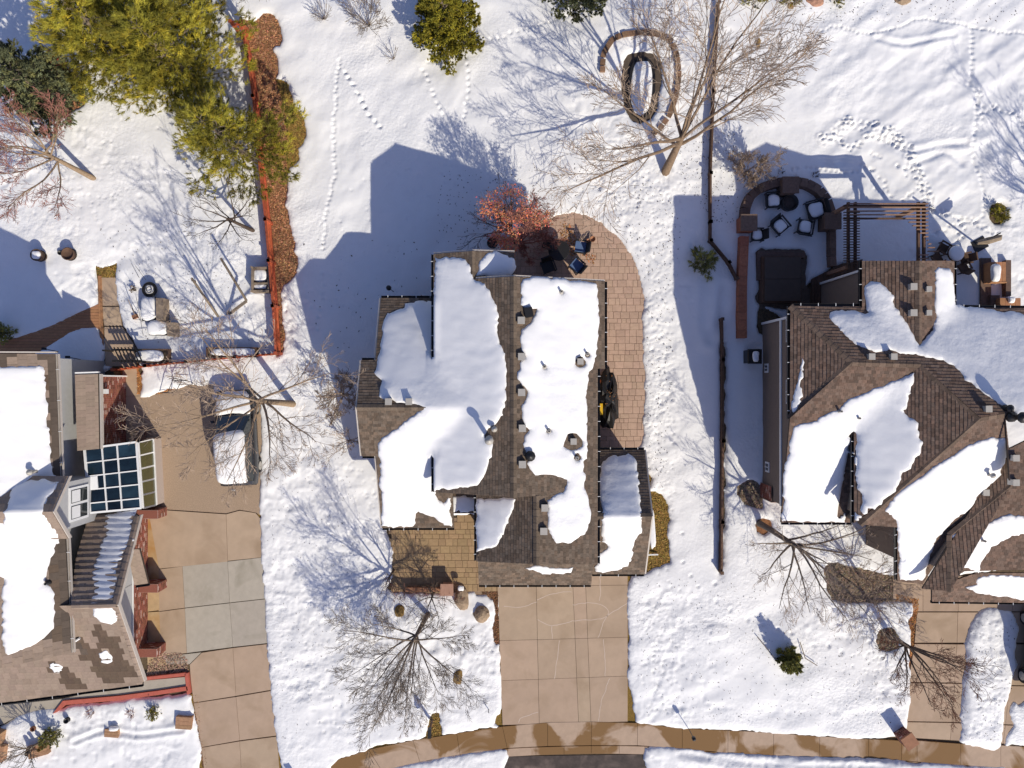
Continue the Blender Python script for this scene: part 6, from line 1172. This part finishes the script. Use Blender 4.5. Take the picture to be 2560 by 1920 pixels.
tl = thing("garden_tool", "small red handled tool leaning in the snow beside the path", "tool", G(340, 790))
q = MB(); q.tube([G(320, 748, .9), G(338, 790, .25)], .018, 5); obj("shaft", q, GREYW, tl); q = MB(); q.obox(G(340, 792, .15), .26, .2, .14, .4); obj("head", q, TERRA, tl); q = MB(); q.tube([G(330, 770, .7), G(350, 800, .5), G(333, 797, .3)], .015, 5); obj("handle", q, DARK, tl)
pl = thing("dead_plant", "tuft of dry seed heads west of the fire bowl", "plant", G(343, 725))
q = MB(); rnd = random.Random(4)
for _ in range(26): a = rnd.random() * 6.28; r = rnd.random() * .2; q.tube([(0, 0, 0), (math.cos(a) * r, math.sin(a) * r, rnd.uniform(.2, .5))], .008, 3, cap=False); q.obox((math.cos(a) * r, math.sin(a) * r, .4), .05, .05, .04, a)
obj_local("stems", q, GREYW, pl)
for i, ln in enumerate(([(328,658,.3),(345,690,.3),(352,700,.1)],[(338,664,.5),(365,700,.4)],[(340,740,.3),(350,790,.3),(358,840,.2)])): 
    t = thing("wire_hoop", ["thin wire hoop stuck in snow, northernmost", "thin wire hoop nearest the fire bowl", "thin wire running beside the outdoor sofa"][i], "wire", G(ln[0][0], ln[0][1])); q = MB(); q.tube([G(*p) for p in ln], .008, 4); obj("wire", q, DARK, t)
# lamps on posts near deck (shadowed)
for i, (x, y) in enumerate(((135,880),(192,900))):
    t = thing("garden_light", ["western slim dark garden light behind the house", "eastern slim dark garden light behind the house"][i], "light", G(x + 15, y), group="garden lights"); q = MB(); q.tube([(0, 0, 0), (0, .1, 1.2)], .02, 6); obj_local("pole", q, DARK, t); q = MB(); q.obox((0, .1, 1.2), .22, .12, .06); obj_local("lamp_head", q, DARK, t)
# pergola west (dark slats)
wp = thing("trellis", "dark slatted trellis leaning at the garden gate", "trellis", G(310, 885))
for i in range(7): q = MB(); x = 283 + i * 9; q.quadbox([G(x, 868, .9), G(x + 4, 868, .9), G(x + 22, 908, .9), G(x + 18, 908, .9)][::-1], [G(x, 868, 1.0), G(x + 4, 868, 1.0), G(x + 22, 908, 1.0), G(x + 18, 908, 1.0)][::-1]); obj("slat", q, DARK, wp)
for y in (872, 900): q = MB(); q.quadbox([G(280, y, .8), G(355, y, .8), G(355, y + 5, .8), G(280, y + 5, .8)][::-1], [G(280, y, .9), G(355, y, .9), G(355, y + 5, .9), G(280, y + 5, .9)][::-1]); obj("rail", q, DARK, wp)
for x, y in ((284, 878), (350, 878)): q = MB(); q.obox(G(x, y), .08, .08, .95); obj("post", q, DARK, wp)
# patio furniture
def chair(px, py, rz, label, seat=CUSH, fr=DARK, w_=.62, arm=True, back=.9, group=None, snow=0):
    t = thing("patio_chair", label, "chair", G(px, py), rz, group)
    q = MB(); q.obox((0, 0, .36), w_ - .08, w_ - .06, .1); obj_local("seat", q, seat, t)
    q = MB(); q.add([(-w_ / 2 + .05, w_ / 2 - .08, .42), (w_ / 2 - .05, w_ / 2 - .08, .42), (w_ / 2 - .05, w_ / 2 + .08, back), (-w_ / 2 + .05, w_ / 2 + .08, back), (-w_ / 2 + .05, w_ / 2 - .02, .42), (w_ / 2 - .05, w_ / 2 - .02, .42), (w_ / 2 - .05, w_ / 2 + .14, back), (-w_ / 2 + .05, w_ / 2 + .14, back)], [(0, 1, 2, 3), (7, 6, 5, 4), (3, 2, 6, 7), (0, 4, 5, 1), (0, 3, 7, 4), (1, 5, 6, 2)]); obj_local("backrest", q, fr, t)
    for sx in (-1, 1):
        if arm: q = MB(); q.obox((sx * (w_ / 2), 0, .58), .07, w_, .04); obj_local("armrest", q, fr, t)
        for sy in (-1, 1): q = MB(); q.obox((sx * (w_ / 2), sy * (w_ / 2 - .05), 0.05), .045, .045, .55); obj_local("leg", q, fr, t)
    if snow: q = MB(); pad(q, (0, 0), w_ * .76, w_ * .76, .46, .1 * snow, seed=int(px)); o = lobj("snow_cap", q, RSNOW, None, True, label="snow on the seat of the " + label, cat="snow", kind='stuff'); o.location = t.location; o.rotation_euler = t.rotation_euler
    return t
chair(1450, 622, math.radians(-98), "blue cushioned chair standing upright on the sunlit patio"); chair(1440, 668, math.radians(-130), "dark blue chair at the shade edge of the patio"); chair(1370, 670, math.radians(20), "dark chair deep in the patio shade", seat=DARK)
chair(1375, 612, math.radians(160), "dark chair under the rust leaved tree", seat=DARK)
tb = thing("round_table", "round dark patio table half under the rust leaves", "table", G(1395, 632)); q = MB(); q.lathe((0, 0, .68), [(.5, 0), (.52, .02), (.5, .04)], 28); obj_local("tabletop", q, DARK, tb); q = MB(); q.lathe((0, 0, .05), [(.25, 0), (.06, .04), (.05, .62)], 12); obj_local("pedestal", q, DARK, tb)
for i, (x, y) in enumerate(((1480,600),(1470,605))): planter_pot(x, y, .14 - .03 * i, .25, ["terracotta pot beside the upright blue chair", "small broken pot next to the terracotta pot"][i], False, TERRA)
sb = thing("round_planter", "dark round planter at the edge of the shade by the lawn", "planter", G(1232, 612)); q = MB(); q.lathe((0, 0, 0), [(.2, 0), (.26, .45), (.28, .5), (.2, .46), (.02, .44)], 16); obj_local("pot", q, DARK, sb)
gr = thing("barbecue_grill", "black barbecue grill with two folded shelves against the east eave", "grill", G(1500, 815)); q = MB(); q.obox((0, 0, .75), .5, .72, .28, 0, taper=.8); obj_local("hood", q, DARK, gr); q = MB(); q.obox((0, 0, .05), .48, .66, .7); obj_local("cart", q, DARK, gr)
for s_ in (-1, 1): q = MB(); q.obox((0, s_ * .5, .78), .42, .3, .03); obj_local("side_shelf", q, GALV, gr)
# dark pile of pots/plants by wall + yellow bin
pp = thing("garden_tarp", "crumpled black tarp pile beside the yellow bin", "tarp", G(1518, 1000)); rnd = random.Random(3)
q = MB(); N = 22
rr = [(1, 0), (.95, .25), (.7, .5), (.35, .62)]
for k_, (s, z) in enumerate(rr):
    for i in range(N): t = i / N * 6.283; w_ = 1 + .25 * rnd.uniform(-1, 1); q.v.append((math.cos(t) * .55 * s * w_, math.sin(t) * 1.35 * s * w_, z * (1 + .3 * rnd.uniform(-1, 1)) + .05))
q.f = [(k_ * N + i, k_ * N + (i + 1) % N, (k_ + 1) * N + (i + 1) % N, (k_ + 1) * N + i) for k_ in range(3) for i in range(N)] + [tuple(3 * N + i for i in range(N))]; q.c = [(1, 1, 1)] * len(q.f); q.mi = [0] * len(q.f); obj_local("sheet", q, DARK, pp)
yb = thing("yellow_bin", "bright yellow plastic bin against the east wall", "bin", G(1495, 1022)); q = MB(); q.obox((0, 0, .05), .26, .5, .6, 0, taper=1.1); obj_local("tub", q, YEL, yb); q = MB(); q.obox((0, 0, .65), .3, .56, .05); obj_local("lid", q, YEL, yb)
ob = thing("orange_bucket", "orange ball shaped bucket north of the black tarp", "bucket", G(1500, 957)); q = MB(); q.lathe((0, 0, .05), [(.1, 0), (.15, .1), (.16, .25), (.12, .33), (.05, .33)], 14); obj_local("bucket", q, ORG, ob, True)
leaf = MB(); rnd = random.Random(5)
leaves(leaf, [((1518 - 1280) / 50 + rnd.gauss(0, .2), (960 - 985) / 50 + rnd.gauss(0, .4), .6 + rnd.random() * .2) for _ in range(16)], 2, .1, .03, lambda r: (1, 1, 1), rnd); obj("dead_leaves", leaf, LEAFO, None, label="brown leaves caught on the black tarp", cat="leaves", kind='stuff')
# boulders
def boulder(px, py, sx, sy, sz, label, m=BOULD, seed=0, rz=0):
    c = G(px, py); r = thing("boulder", label, "boulder", c, rz); bm = bmesh.new(); bmesh.ops.create_icosphere(bm, subdivisions=3, radius=1); V = np.array([v.co[:] for v in bm.verts]); d = 1 + .16 * vn(V[:, 0] + V[:, 2], V[:, 1] - V[:, 2] * .7, 1.3, seed) + .07 * vn(V[:, 0] - V[:, 2], V[:, 1], 3.5, seed + 1)
    for v, k in zip(bm.verts, d): v.co = Vector((v.co.x * sx * k, v.co.y * sy * k, max(-.1, v.co.z * sz * k + sz * .3)))
    me = bpy.data.meshes.new("rock"); bm.to_mesh(me); bm.free(); me.materials.append(m); link("rock", me, r); return r
boulder(1155, 1495, .36, .58, .4, "tall grey boulder with snow on its north side by the courtyard", seed=1, rz=.2); boulder(1205, 1533, .42, .45, .35, "round grey boulder beside the driveway bark strip", seed=2); boulder(1000, 1525, .24, .3, .25, "small tan rock under the front lawn tree", BOULDO, 3); boulder(1145, 1689, .26, .42, .22, "ochre boulder sticking out of the front lawn snow", BOULDO, 4, -.15)
boulder(2035, 8, .5, .35, .3, "reddish boulder at the northern edge of the eastern garden", mat("boulder_red", (.40, .22, .15), .9, .2, 6., .02, 12.), 5); boulder(2253, 6, .4, .2, .25, "brown boulder right of the northern junipers", BOULD, 6); boulder(1972, 20, .25, .25, .2, "brown rock among the northern junipers", BOULDO, 7); boulder(1893, 110, .14, .3, .2, "brown rock under the giant bare tree's eastern branches", BOULDO, 8)
snowpad("snow on the tall grey boulder", 1152, 1470, .45, .3, .26, .12, seed=11)
# courtyard wall and pier
cw = thing("courtyard_wall", "low reddish wall closing the south side of the paved courtyard", "wall", G(1080, 1472)); q = MB(); q.prism(P2([(1018,1466),(1108,1466),(1108,1472),(1018,1472)]), 0, .32); obj("wall_body", q, TERRA, cw); q = MB(); q.prism(P2([(1016,1464),(1110,1464),(1110,1474),(1016,1474)]), .32, .38); obj("coping", q, TERRA, cw); q = MB(); q.prism(P2([(1108,1455),(1132,1455),(1132,1478),(1108,1478)]), 0, .6); obj("pier", q, mat("stone_pink", (.42, .24, .17), .9, .12, 6.), cw); q = MB(); q.prism(P2([(1104,1451),(1136,1451),(1136,1480),(1104,1480)]), .6, .66); obj("pier_cap", q, MATS["stone_pink"], cw)
cb = MB(); cbk = MB()
# mailboxes
mbx = thing("mailbox", "dark narrow mailbox on a post in a tuft of dry grass", "mailbox", G(1080, 1800)); q = MB(); q.obox((0, 0, 0), .1, .1, 1.0); obj_local("post", q, BRNW, mbx); q = MB(); q.obox((0, -.12, 1.0), .16, .46, .2); obj_local("box", q, DARK, mbx)
mb2 = thing("brick_mailbox", "leaning brown brick mailbox pillar beside the eastern driveway", "mailbox", G(2250, 1832), math.radians(35)); BRm = MB(); bm_ = MB()
s_ = .28
for p0, p1, n in (((-s_, -s_), (s_, -s_), (0, -1)), ((s_, -s_), (s_, s_), (1, 0)), ((s_, s_), (-s_, s_), (0, 1)), ((-s_, s_), (-s_, -s_), (-1, 0))): bricks(p0, p1, 0, .85, n, BRm, bm_)
obj_local("brick_course", BRm, BRICK, mb2, kind='stuff'); obj_local("core", bm_, MORT, mb2); q = MB(); q.obox((0, 0, .85), .66, .66, .08); obj_local("cap", q, TERRA, mb2); q = MB(); q.obox((0, -.3, .5), .25, .08, .22); obj_local("mail_door", q, DARK, mb2)
# house number stake / small lamps front
for i, (x, y, lab) in enumerate(((1722, 1822, "thin dark yard light on the snow bank near the pavement"), (1222, 1770, "thin stake casting a short shadow left of the driveway"), (744, 1950, "blue grey utility stake at the lawn corner by the western driveway"))):
    t = thing("yard_stake", lab, "stake", G(x, y)); q = MB(); q.tube([(0, 0, 0), (0, 0, .9 if i != 1 else .5)], .02, 6); obj_local("pole", q, DARK, t); 
    if i == 0:
        q = MB(); q.lathe((0, 0, .9), [(.03, 0), (.1, .02), (.1, .16), (.02, .24)], 8); obj_local("lantern", q, DARK, t)
    if i == 2: q = MB(); q.obox((.1, -.06, .55), .3, .04, .4, .5); obj_local("plate", q, DARK, t)
for i, (a, b) in enumerate((((1893,1592,.25),(1940,1650,.35)),((2000,1605,.3),(2013,1645,.3)),((2012,1645,.35),(2043,1664,.3)))):
    t = thing("wooden_stake", ["long wooden stake leaning west of the small spruce", "short wooden stake north-east of the small spruce", "wooden stake lying east of the small spruce"][i], "stake", G(a[0], a[1]), group="stakes around the small spruce"); q = MB(); q.tube([G(*a), G(*b)], .022, 5); obj("pole", q, GREYW, t)
# front bed objects, western house
for i, (x, y) in enumerate(((232,1778),(332,1778))): tree(x, y, .7, .35, ["west clump of red ornamental stems in the front bed", "east clump of red ornamental stems in the front bed"][i], limbs=14, trunk=.014, th=.05, seed=90 + i, bark=PLANTR, kids_=2, depth=1, name="perennial_clump", cat="plant", tops=0, upb=.7, group="red stem clumps in the western front bed", minr=.008)
conifer(391, 1776, .55, .22, "low olive shrub in the western front bed", NEEDG, 95, 4000, 14, .06, .03, shape=.4, nw=.01, name="evergreen_shrub", density=4)
for i, (x, y, a, b, z, lab) in enumerate(((466, 1800, .78, .62, .35, "flat tan stone block at the western driveway edge"), (285, 1828, .7, .4, .25, "tan stone slab half covered by snow in the front bed"), (6, 1832, .6, .6, .9, "upper brick pillar at the western edge"), (8, 1872, .7, .8, .5, "lower brick pillar at the western edge"), (105, 1868, 1.0, .6, .4, "tan stone planter at the foot of the thin sapling"))):
    t = thing("stone_block", lab, "stone", G(x, y), math.radians((-4, -4, -8, -8, 16)[i])); rows = 3; 
    for r_ in range(rows):
        q = MB(); y0 = -b / 2 + r_ * b / rows; q.obox((0, y0 + b / rows / 2, 0), a - .01, b / rows - .012, z + random.uniform(-.01, .01)); obj_local("stone", q, mat("stone_tan", (.40, .23, .13), .9, .2, 6., .006, 20., objrand=.1), t)
snowpad("snow on the tan stone slab", 285, 1821, .24, .45, .22, .12, seed=21)
for i, (x, y) in enumerate(((92,1815),(175,1795))): planter_pot(x, y, .12, .3, ["small flowerpot north-west of the stone planter", "grey pot west of the red stem clumps"][i], False, (TERRA, DARK)[i])
for i, (x, y) in enumerate(((88,1868),(118,1858),(98,1858))): planter_pot(x, y, .1, .62, ["dark pot on the stone planter, left", "ochre pot on the stone planter, right", "small pot on the stone planter, middle"][i], False, (DARK, BOULDO, TERRA)[i])
# trash can, item near brick
wb = thing("wheelie_bin", "dark bin with snow on its lid beside the tan house wall", "bin", G(1870, 893)); q = MB(); q.obox((0, 0, .1), .58, .62, .9, 0, taper=1.08); obj_local("bin_body", q, DARK, wb); q = MB(); q.obox((0, 0, 1.0), .7, .72, .07, 0, taper=.9); obj_local("lid", q, DARK, wb); snowpad("snow on the bin lid", 1889, 891, 1.08, .3, .5, .1, seed=22)
ac = thing("wall_lantern", "small white lantern hanging on the red brick wall", "lamp", G(268, 975)); q = MB(); q.obox((-19.15 - ac.location.x, -.35 - ac.location.y, 2.0), .22, .22, .3); obj_local("lantern", q, WHITE, ac)

# ---- stone ring bed around pond (north)
rg_ = thing("stone_ring", "oval ring of rust brown edging stones around the snow filled pond", "stone edging", G(1600, 200)); ring = resample([(1505,178),(1508,140),(1530,105),(1560,92),(1600,87),(1640,90),(1672,105),(1688,140),(1694,190),(1688,240),(1672,290),(1650,322),(1635,335)], 13, closed=False); shared = None
for i, (x, y) in enumerate(ring):
    j = min(len(ring) - 1, i + 1); k_ = max(0, i - 1); a = math.atan2(-(ring[j][1] - ring[k_][1]), ring[j][0] - ring[k_][0]); q = MB(); q.obox((0, 0, 0), .275, .26, .3 + random.uniform(-.015, .02), 0, taper=.97); link("edging_stone", q.mesh("edging_stone", mat("stone_rust", (.21, .125, .075), .9, .25, 7., .008, 25., objrand=.2)), rg_, loc=G(x, y) - ploc(rg_), rz=a)
rim = thing("pond_rim", "dark oval pond rim sunk in snow inside the stone ring", "pond", G(1605, 220)); q = MB(); pr = resample(PONDI, 12)
for i, (x, y) in enumerate(pr):
    j = (i + 1) % len(pr); p0, p1 = G(x, y), G(*pr[j]); d = p1 - p0; s_ = Vector((d.y, -d.x, 0)).normalized() * .07; m_ = MB(); m_.quadbox([p0 - s_, p0 + s_, p1 + s_, p1 - s_][::-1], [v + Vector((0, 0, .12)) for v in (p0 - s_, p0 + s_, p1 + s_, p1 - s_)][::-1]); obj("rim_piece", m_, DARK, rim)
sheet("pond_bottom", grow(PONDO, 8), .0, mat("pond_soil", (.10, .075, .055), .9, .2, 9.), kind='structure')

# ---- eastern courtyard: curved retaining wall, pillars, chairs, fire pit, pergola, tub
wl_ = thing("curved_garden_wall", "dark curved stone wall with two square pillars around the snowy courtyard", "wall", G(1980, 520))
arc = resample([(1862,560),(1866,520),(1878,490),(1905,468),(1945,455),(1985,452),(2020,458),(2050,475),(2070,500),(2080,530),(2082,555)], 16, closed=False)
def wallrun(pts, w_, h, m, parent, name="coping_stone", hj=0):
    pts = [G(x / 1., y) if False else G(x, y, h) for x, y in pts]
    for i in range(len(pts) - 1):
        p0, p1 = pts[i].copy(), pts[i + 1].copy(); p0.z = p1.z = 0; d = (p1 - p0); L = d.length; s_ = Vector((d.y, -d.x, 0)).normalized() * w_ / 2; g_ = d.normalized() * .006; hh = h + random.uniform(-.01, .01); q = MB(); b = [p0 - s_ + g_, p0 + s_ + g_, p1 + s_ - g_, p1 - s_ - g_]
        if area2([(a.x, a.y) for a in b]) < 0: b = b[::-1]
        q.quadbox(b, [a + Vector((0, 0, hh)) for a in b]); obj(name, q, m, parent)
wallrun(arc, .42, .6, STONE, wl_); wallrun(resample([(1862,590),(1860,640),(1858,690),(1857,740),(1857,800),(1857,845)], 18, closed=False), .42, .6, STONER, wl_); wallrun(resample([(2082,560),(2083,600),(2083,640),(2085,665)], 16, closed=False), .3, .6, STONE, wl_)
for x, y in ((1977,462),(1873,556),(2083,552)):
    z = 1.1; q = MB(); c = G(x, y, z); q.obox((c.x, c.y, 0), .68, .68, z - .08); obj("pillar", q, STONER if x < 1900 else STONE, wl_); q = MB(); q.obox((c.x, c.y, z - .08), .8, .8, .1); obj("pillar_cap", q, STONE, wl_)
for i, (x, y, r_, lab) in enumerate(((1925,507,92,"dark chair at the north-west of the courtyard fire pit"),(2030,530,-75,"wide dark chair east of the courtyard fire pit"),(1941,570,40,"dark chair turned diagonally in the courtyard's south-west"),(2003,572,170,"dark chair at the south of the courtyard snow"))):
    chair(x, y, math.radians(r_), lab, seat=DARK, fr=DARK, w_=.74 if i != 1 else .9, back=.75, snow=1.2)
chair(1885, 592, math.radians(-90), "metal chair beside the west courtyard wall", seat=DARK, w_=.6, snow=1.); chair(2070, 562, math.radians(90), "dark chair tucked by the east pillar", seat=DARK, w_=.6, snow=1.)
fp = thing("fire_pit", "round black fire pit in the middle of the courtyard snow", "fire pit", G(1966, 512)); q = MB(); q.lathe((0, 0, 0), [(.36, 0), (.4, .45), (.42, .5), (.34, .5), (.3, .3), (.02, .28)], 22); obj_local("bowl", q, DARK, fp, True); q = MB(); q.lathe((0, 0, .3), [(.3, 0), (.29, .03)], 16); obj_local("cinders", q, ASPH, fp)
tbx = thing("hot_tub", "square covered hot tub sunk in the courtyard paving", "hot tub", G(1950, 690)); z = .75; x0, x1, y0, y1 = gx(1912, z), gx(2002, z), gy(752, z), gy(643, z)
q = MB(); q.box(x0 - .06, x1 + .06, y0 - .06, y1 + .06, 0, z - .1); obj("cabinet", q, BRNW, tbx)
for a, b in ((y0, (y0 + y1) / 2 - .01), ((y0 + y1) / 2 + .01, y1)): q = MB(); q.box(x0, x1, a, b, z - .1, z); obj("cover_half", q, TUB, tbx)
q = MB(); st_ = thing("stone_step", "dark stone ledge north and west of the hot tub", "ledge", G(1950, 640))
for p in ([(1893,628),(2012,632),(2012,645),(1905,642),(1905,700),(1893,700)],): q = MB(); q.prism(P2(p, .3), 0, .35); obj("ledge", q, STONE, st_)
dk2 = thing("deck", "shaded dark deck boards behind the eastern house", "deck", G(2080, 720)); boards([(2022,700),(2085,668),(2150,650),(2150,770),(2022,770)], math.pi / 2, .15, BRNW, .25, dk2)
# pergola
pg = thing("pergola", "slatted wooden pergola over the back door of the eastern house", "pergola", G(2200, 600)); z = 2.5
xa, xb, ya, yb = gx(2120, z), gx(2312, z), gy(672, z), gy(510, z)
for i in range(14):
    y = yb - i * .17; xe = xa if i < 4 else (gx(2225, z) + i * .17 if i < 14 else xa)
    q = MB(); q.box(xe, xb + .12, y - .022, y + .022, z, z + .1); obj("slat", q, PERGW, pg)
for i in range(16):
    y = yb - (i + 14) * .17
    if y < ya: break
    q = MB(); q.box(gx(2296, z), xb + .12, y - .022, y + .022, z, z + .1); obj("slat", q, PERGW, pg)
for i in range(20):
    y = yb - .4 - i * .125
    if y < ya - .2: break
    q = MB(); q.box(gx(2108, z), gx(2148, z), y - .018, y + .018, z, z + .08); obj("slat", q, BRNW, pg)
for x in (xa + .05, gx(2140, z), gx(2298, z), xb): q = MB(); q.box(x - .05, x + .05, ya, yb + .1, z - .16, z - .01); obj("beam", q, BRNW, pg)
q = MB(); q.box(xa - .1, xb + .1, yb - .05, yb + .05, z - .17, z - .02); 
for y in (yb - .02, yb - .62): q = MB(); q.box(xa - .1, xb + .1, y - .03, y + .03, z - .32, z - .17); obj("beam", q, BRNW, pg)
for x, y in ((xa + .05, yb - .05), (xb - .02, yb - .05), (xa + .05, ya + .1), (xb - .02, ya + .1)): q = MB(); q.obox((x, y, 0), .16, .16, z - .17); obj("post", q, PERGW, pg)
# table, bench, hammock frame east
rt = thing("round_table", "round snow topped table east of the pergola", "table", G(2368, 640)); q = MB(); q.lathe((0, 0, .66), [(.4, 0), (.42, .02), (.4, .05)], 24); obj_local("tabletop", q, BRNW, rt); q = MB(); q.lathe((0, 0, 0), [(.22, 0), (.05, .06), (.05, .66)], 10); obj_local("pedestal", q, BRNW, rt)
q = MB(); N = 26; z = .71; q.lathe((0, 0, z), [(.36, 0), (.38, .05), (.34, .11), (.2, .135), (.01, .14)], N); o = lobj("snow_cap", q, RSNOW, None, True, label="round snow disc on the eastern garden table", cat="snow", kind='stuff'); o.location = rt.location
for i, (x, y, r_) in enumerate(((2345,625,60),(2400,650,-80),(2395,672,-150),(2330,650,120))): chair(x, y, math.radians(r_), ["dark chair north-west of the round snow topped table", "brown chair east of the round snow topped table", "brown chair south-east of the round snow topped table", "dark chair west of the round snow topped table"][i], seat=BRNW, fr=BRNW, w_=.5, back=.8, group="chairs at the round snow topped table")
hmk = thing("cantilever_umbrella", "folded beige umbrella lying over its dark stand on the eastern lawn", "umbrella", G(2450, 612)); q = MB(); q.tube([G(2442,607,1.6), G(2470,602,1.7), G(2500,594,1.8), G(2503,588,1.8)], [.08,.17,.14,.05], 8); obj("canopy", q, GREYW, hmk); q = MB(); q.tube([G(2468,600,1.8), G(2502,582,1.9)], .03, 6); obj("arm", q, DARK, hmk); q = MB(); q.tube([G(2445,612,.1), G(2442,606,2.4)], .045, 8); obj("pole", q, DARK, hmk); q = MB(); q.obox(G(2446,612,.1), .7, .6, .12, .5); obj("base", q, DARK, hmk)
for i, (x0, x1, y0, y1, z, lab) in enumerate(((2478, 2515, 655, 705, .9, "tall wooden planter box with a snow pillow near the eastern back wall"), (2500, 2552, 745, 772, .8, "pale wooden chest against the eastern back wall"))):
    t = thing("wooden_chest", lab, "chest", G((x0 + x1) / 2, (y0 + y1) / 2)); a, b, c, d = gx(x0, z), gx(x1, z), gy(y1, z), gy(y0, z); n = 4
    for k_ in range(n): q = MB(); w_ = (b - a) / n; q.box(a + k_ * w_ + .005, a + (k_ + 1) * w_ - .005, c, d, .05, z); obj("board", q, DECKW, t)
    t2 = MB(); t2.box(a - .04, b + .04, c - .04, c, z - .2, z + .02); obj("rim_board", t2, DECKW, t)
snowpad("snow pillow on the tall wooden planter box", 2487, 682, .92, .42, .85, .2, seed=31); snowpad("small snow ball on the pale wooden chest", 2527, 750, .82, .3, .3, .14, seed=32)
st3 = thing("garden_steps", "dark stone terrace steps east of the back gable", "steps", G(2470, 720)); 
for p, z in (([(2452,645),(2478,645),(2478,775),(2452,775)], .3), ([(2478,738),(2500,738),(2500,775),(2478,775)], .5), ([(2515,650),(2528,650),(2528,740),(2515,740)], .5)): q = MB(); q.prism(P2(p, z), 0, z); obj("step", q, STONE, st3)
for i, (x, y) in enumerate(((2315,522), (1950,430), (2035,440))):
    tree(x, y, .6, .3, ["dry stems at the pergola's north-east post", "dark stems north of the curved wall, left", "dark stems north of the curved wall, right"][i], limbs=8, trunk=.015, th=.05, seed=100 + i, bark=BARKD, kids_=2, depth=1, name="perennial_clump", cat="plant", tops=0, upb=.8, minr=.01)
# splash block and downspout by the dry grass strip
dsp = thing("downspout_extension", "white downspout extension crossing the golden grass strip", "downspout", G(1625, 1387)); q = MB(); q.tube([G(1612,1387,.25), G(1645,1386,.12)], .04, 6); obj("tube", q, WHITE, dsp)
snowpad("narrow leftover snow strip on the golden grass", 1630, 1320, .02, .3, 2.0, .06, rz=.06, seed=41)
bs = thing("bird_feeder", "thin dark bird feeder pole on the shaded lawn", "bird feeder", G(985, 730)); q = MB(); q.tube([(0, 0, 0), (0, 0, 1.3), (-.05, .05, 1.5)], .02, 6); obj_local("pole", q, DARK, bs); q = MB(); q.lathe((0, 0, 1.45), [(.1, 0), (.13, .05), (.12, .15), (.02, .2)], 10); obj_local("feeder", q, DARK, bs)
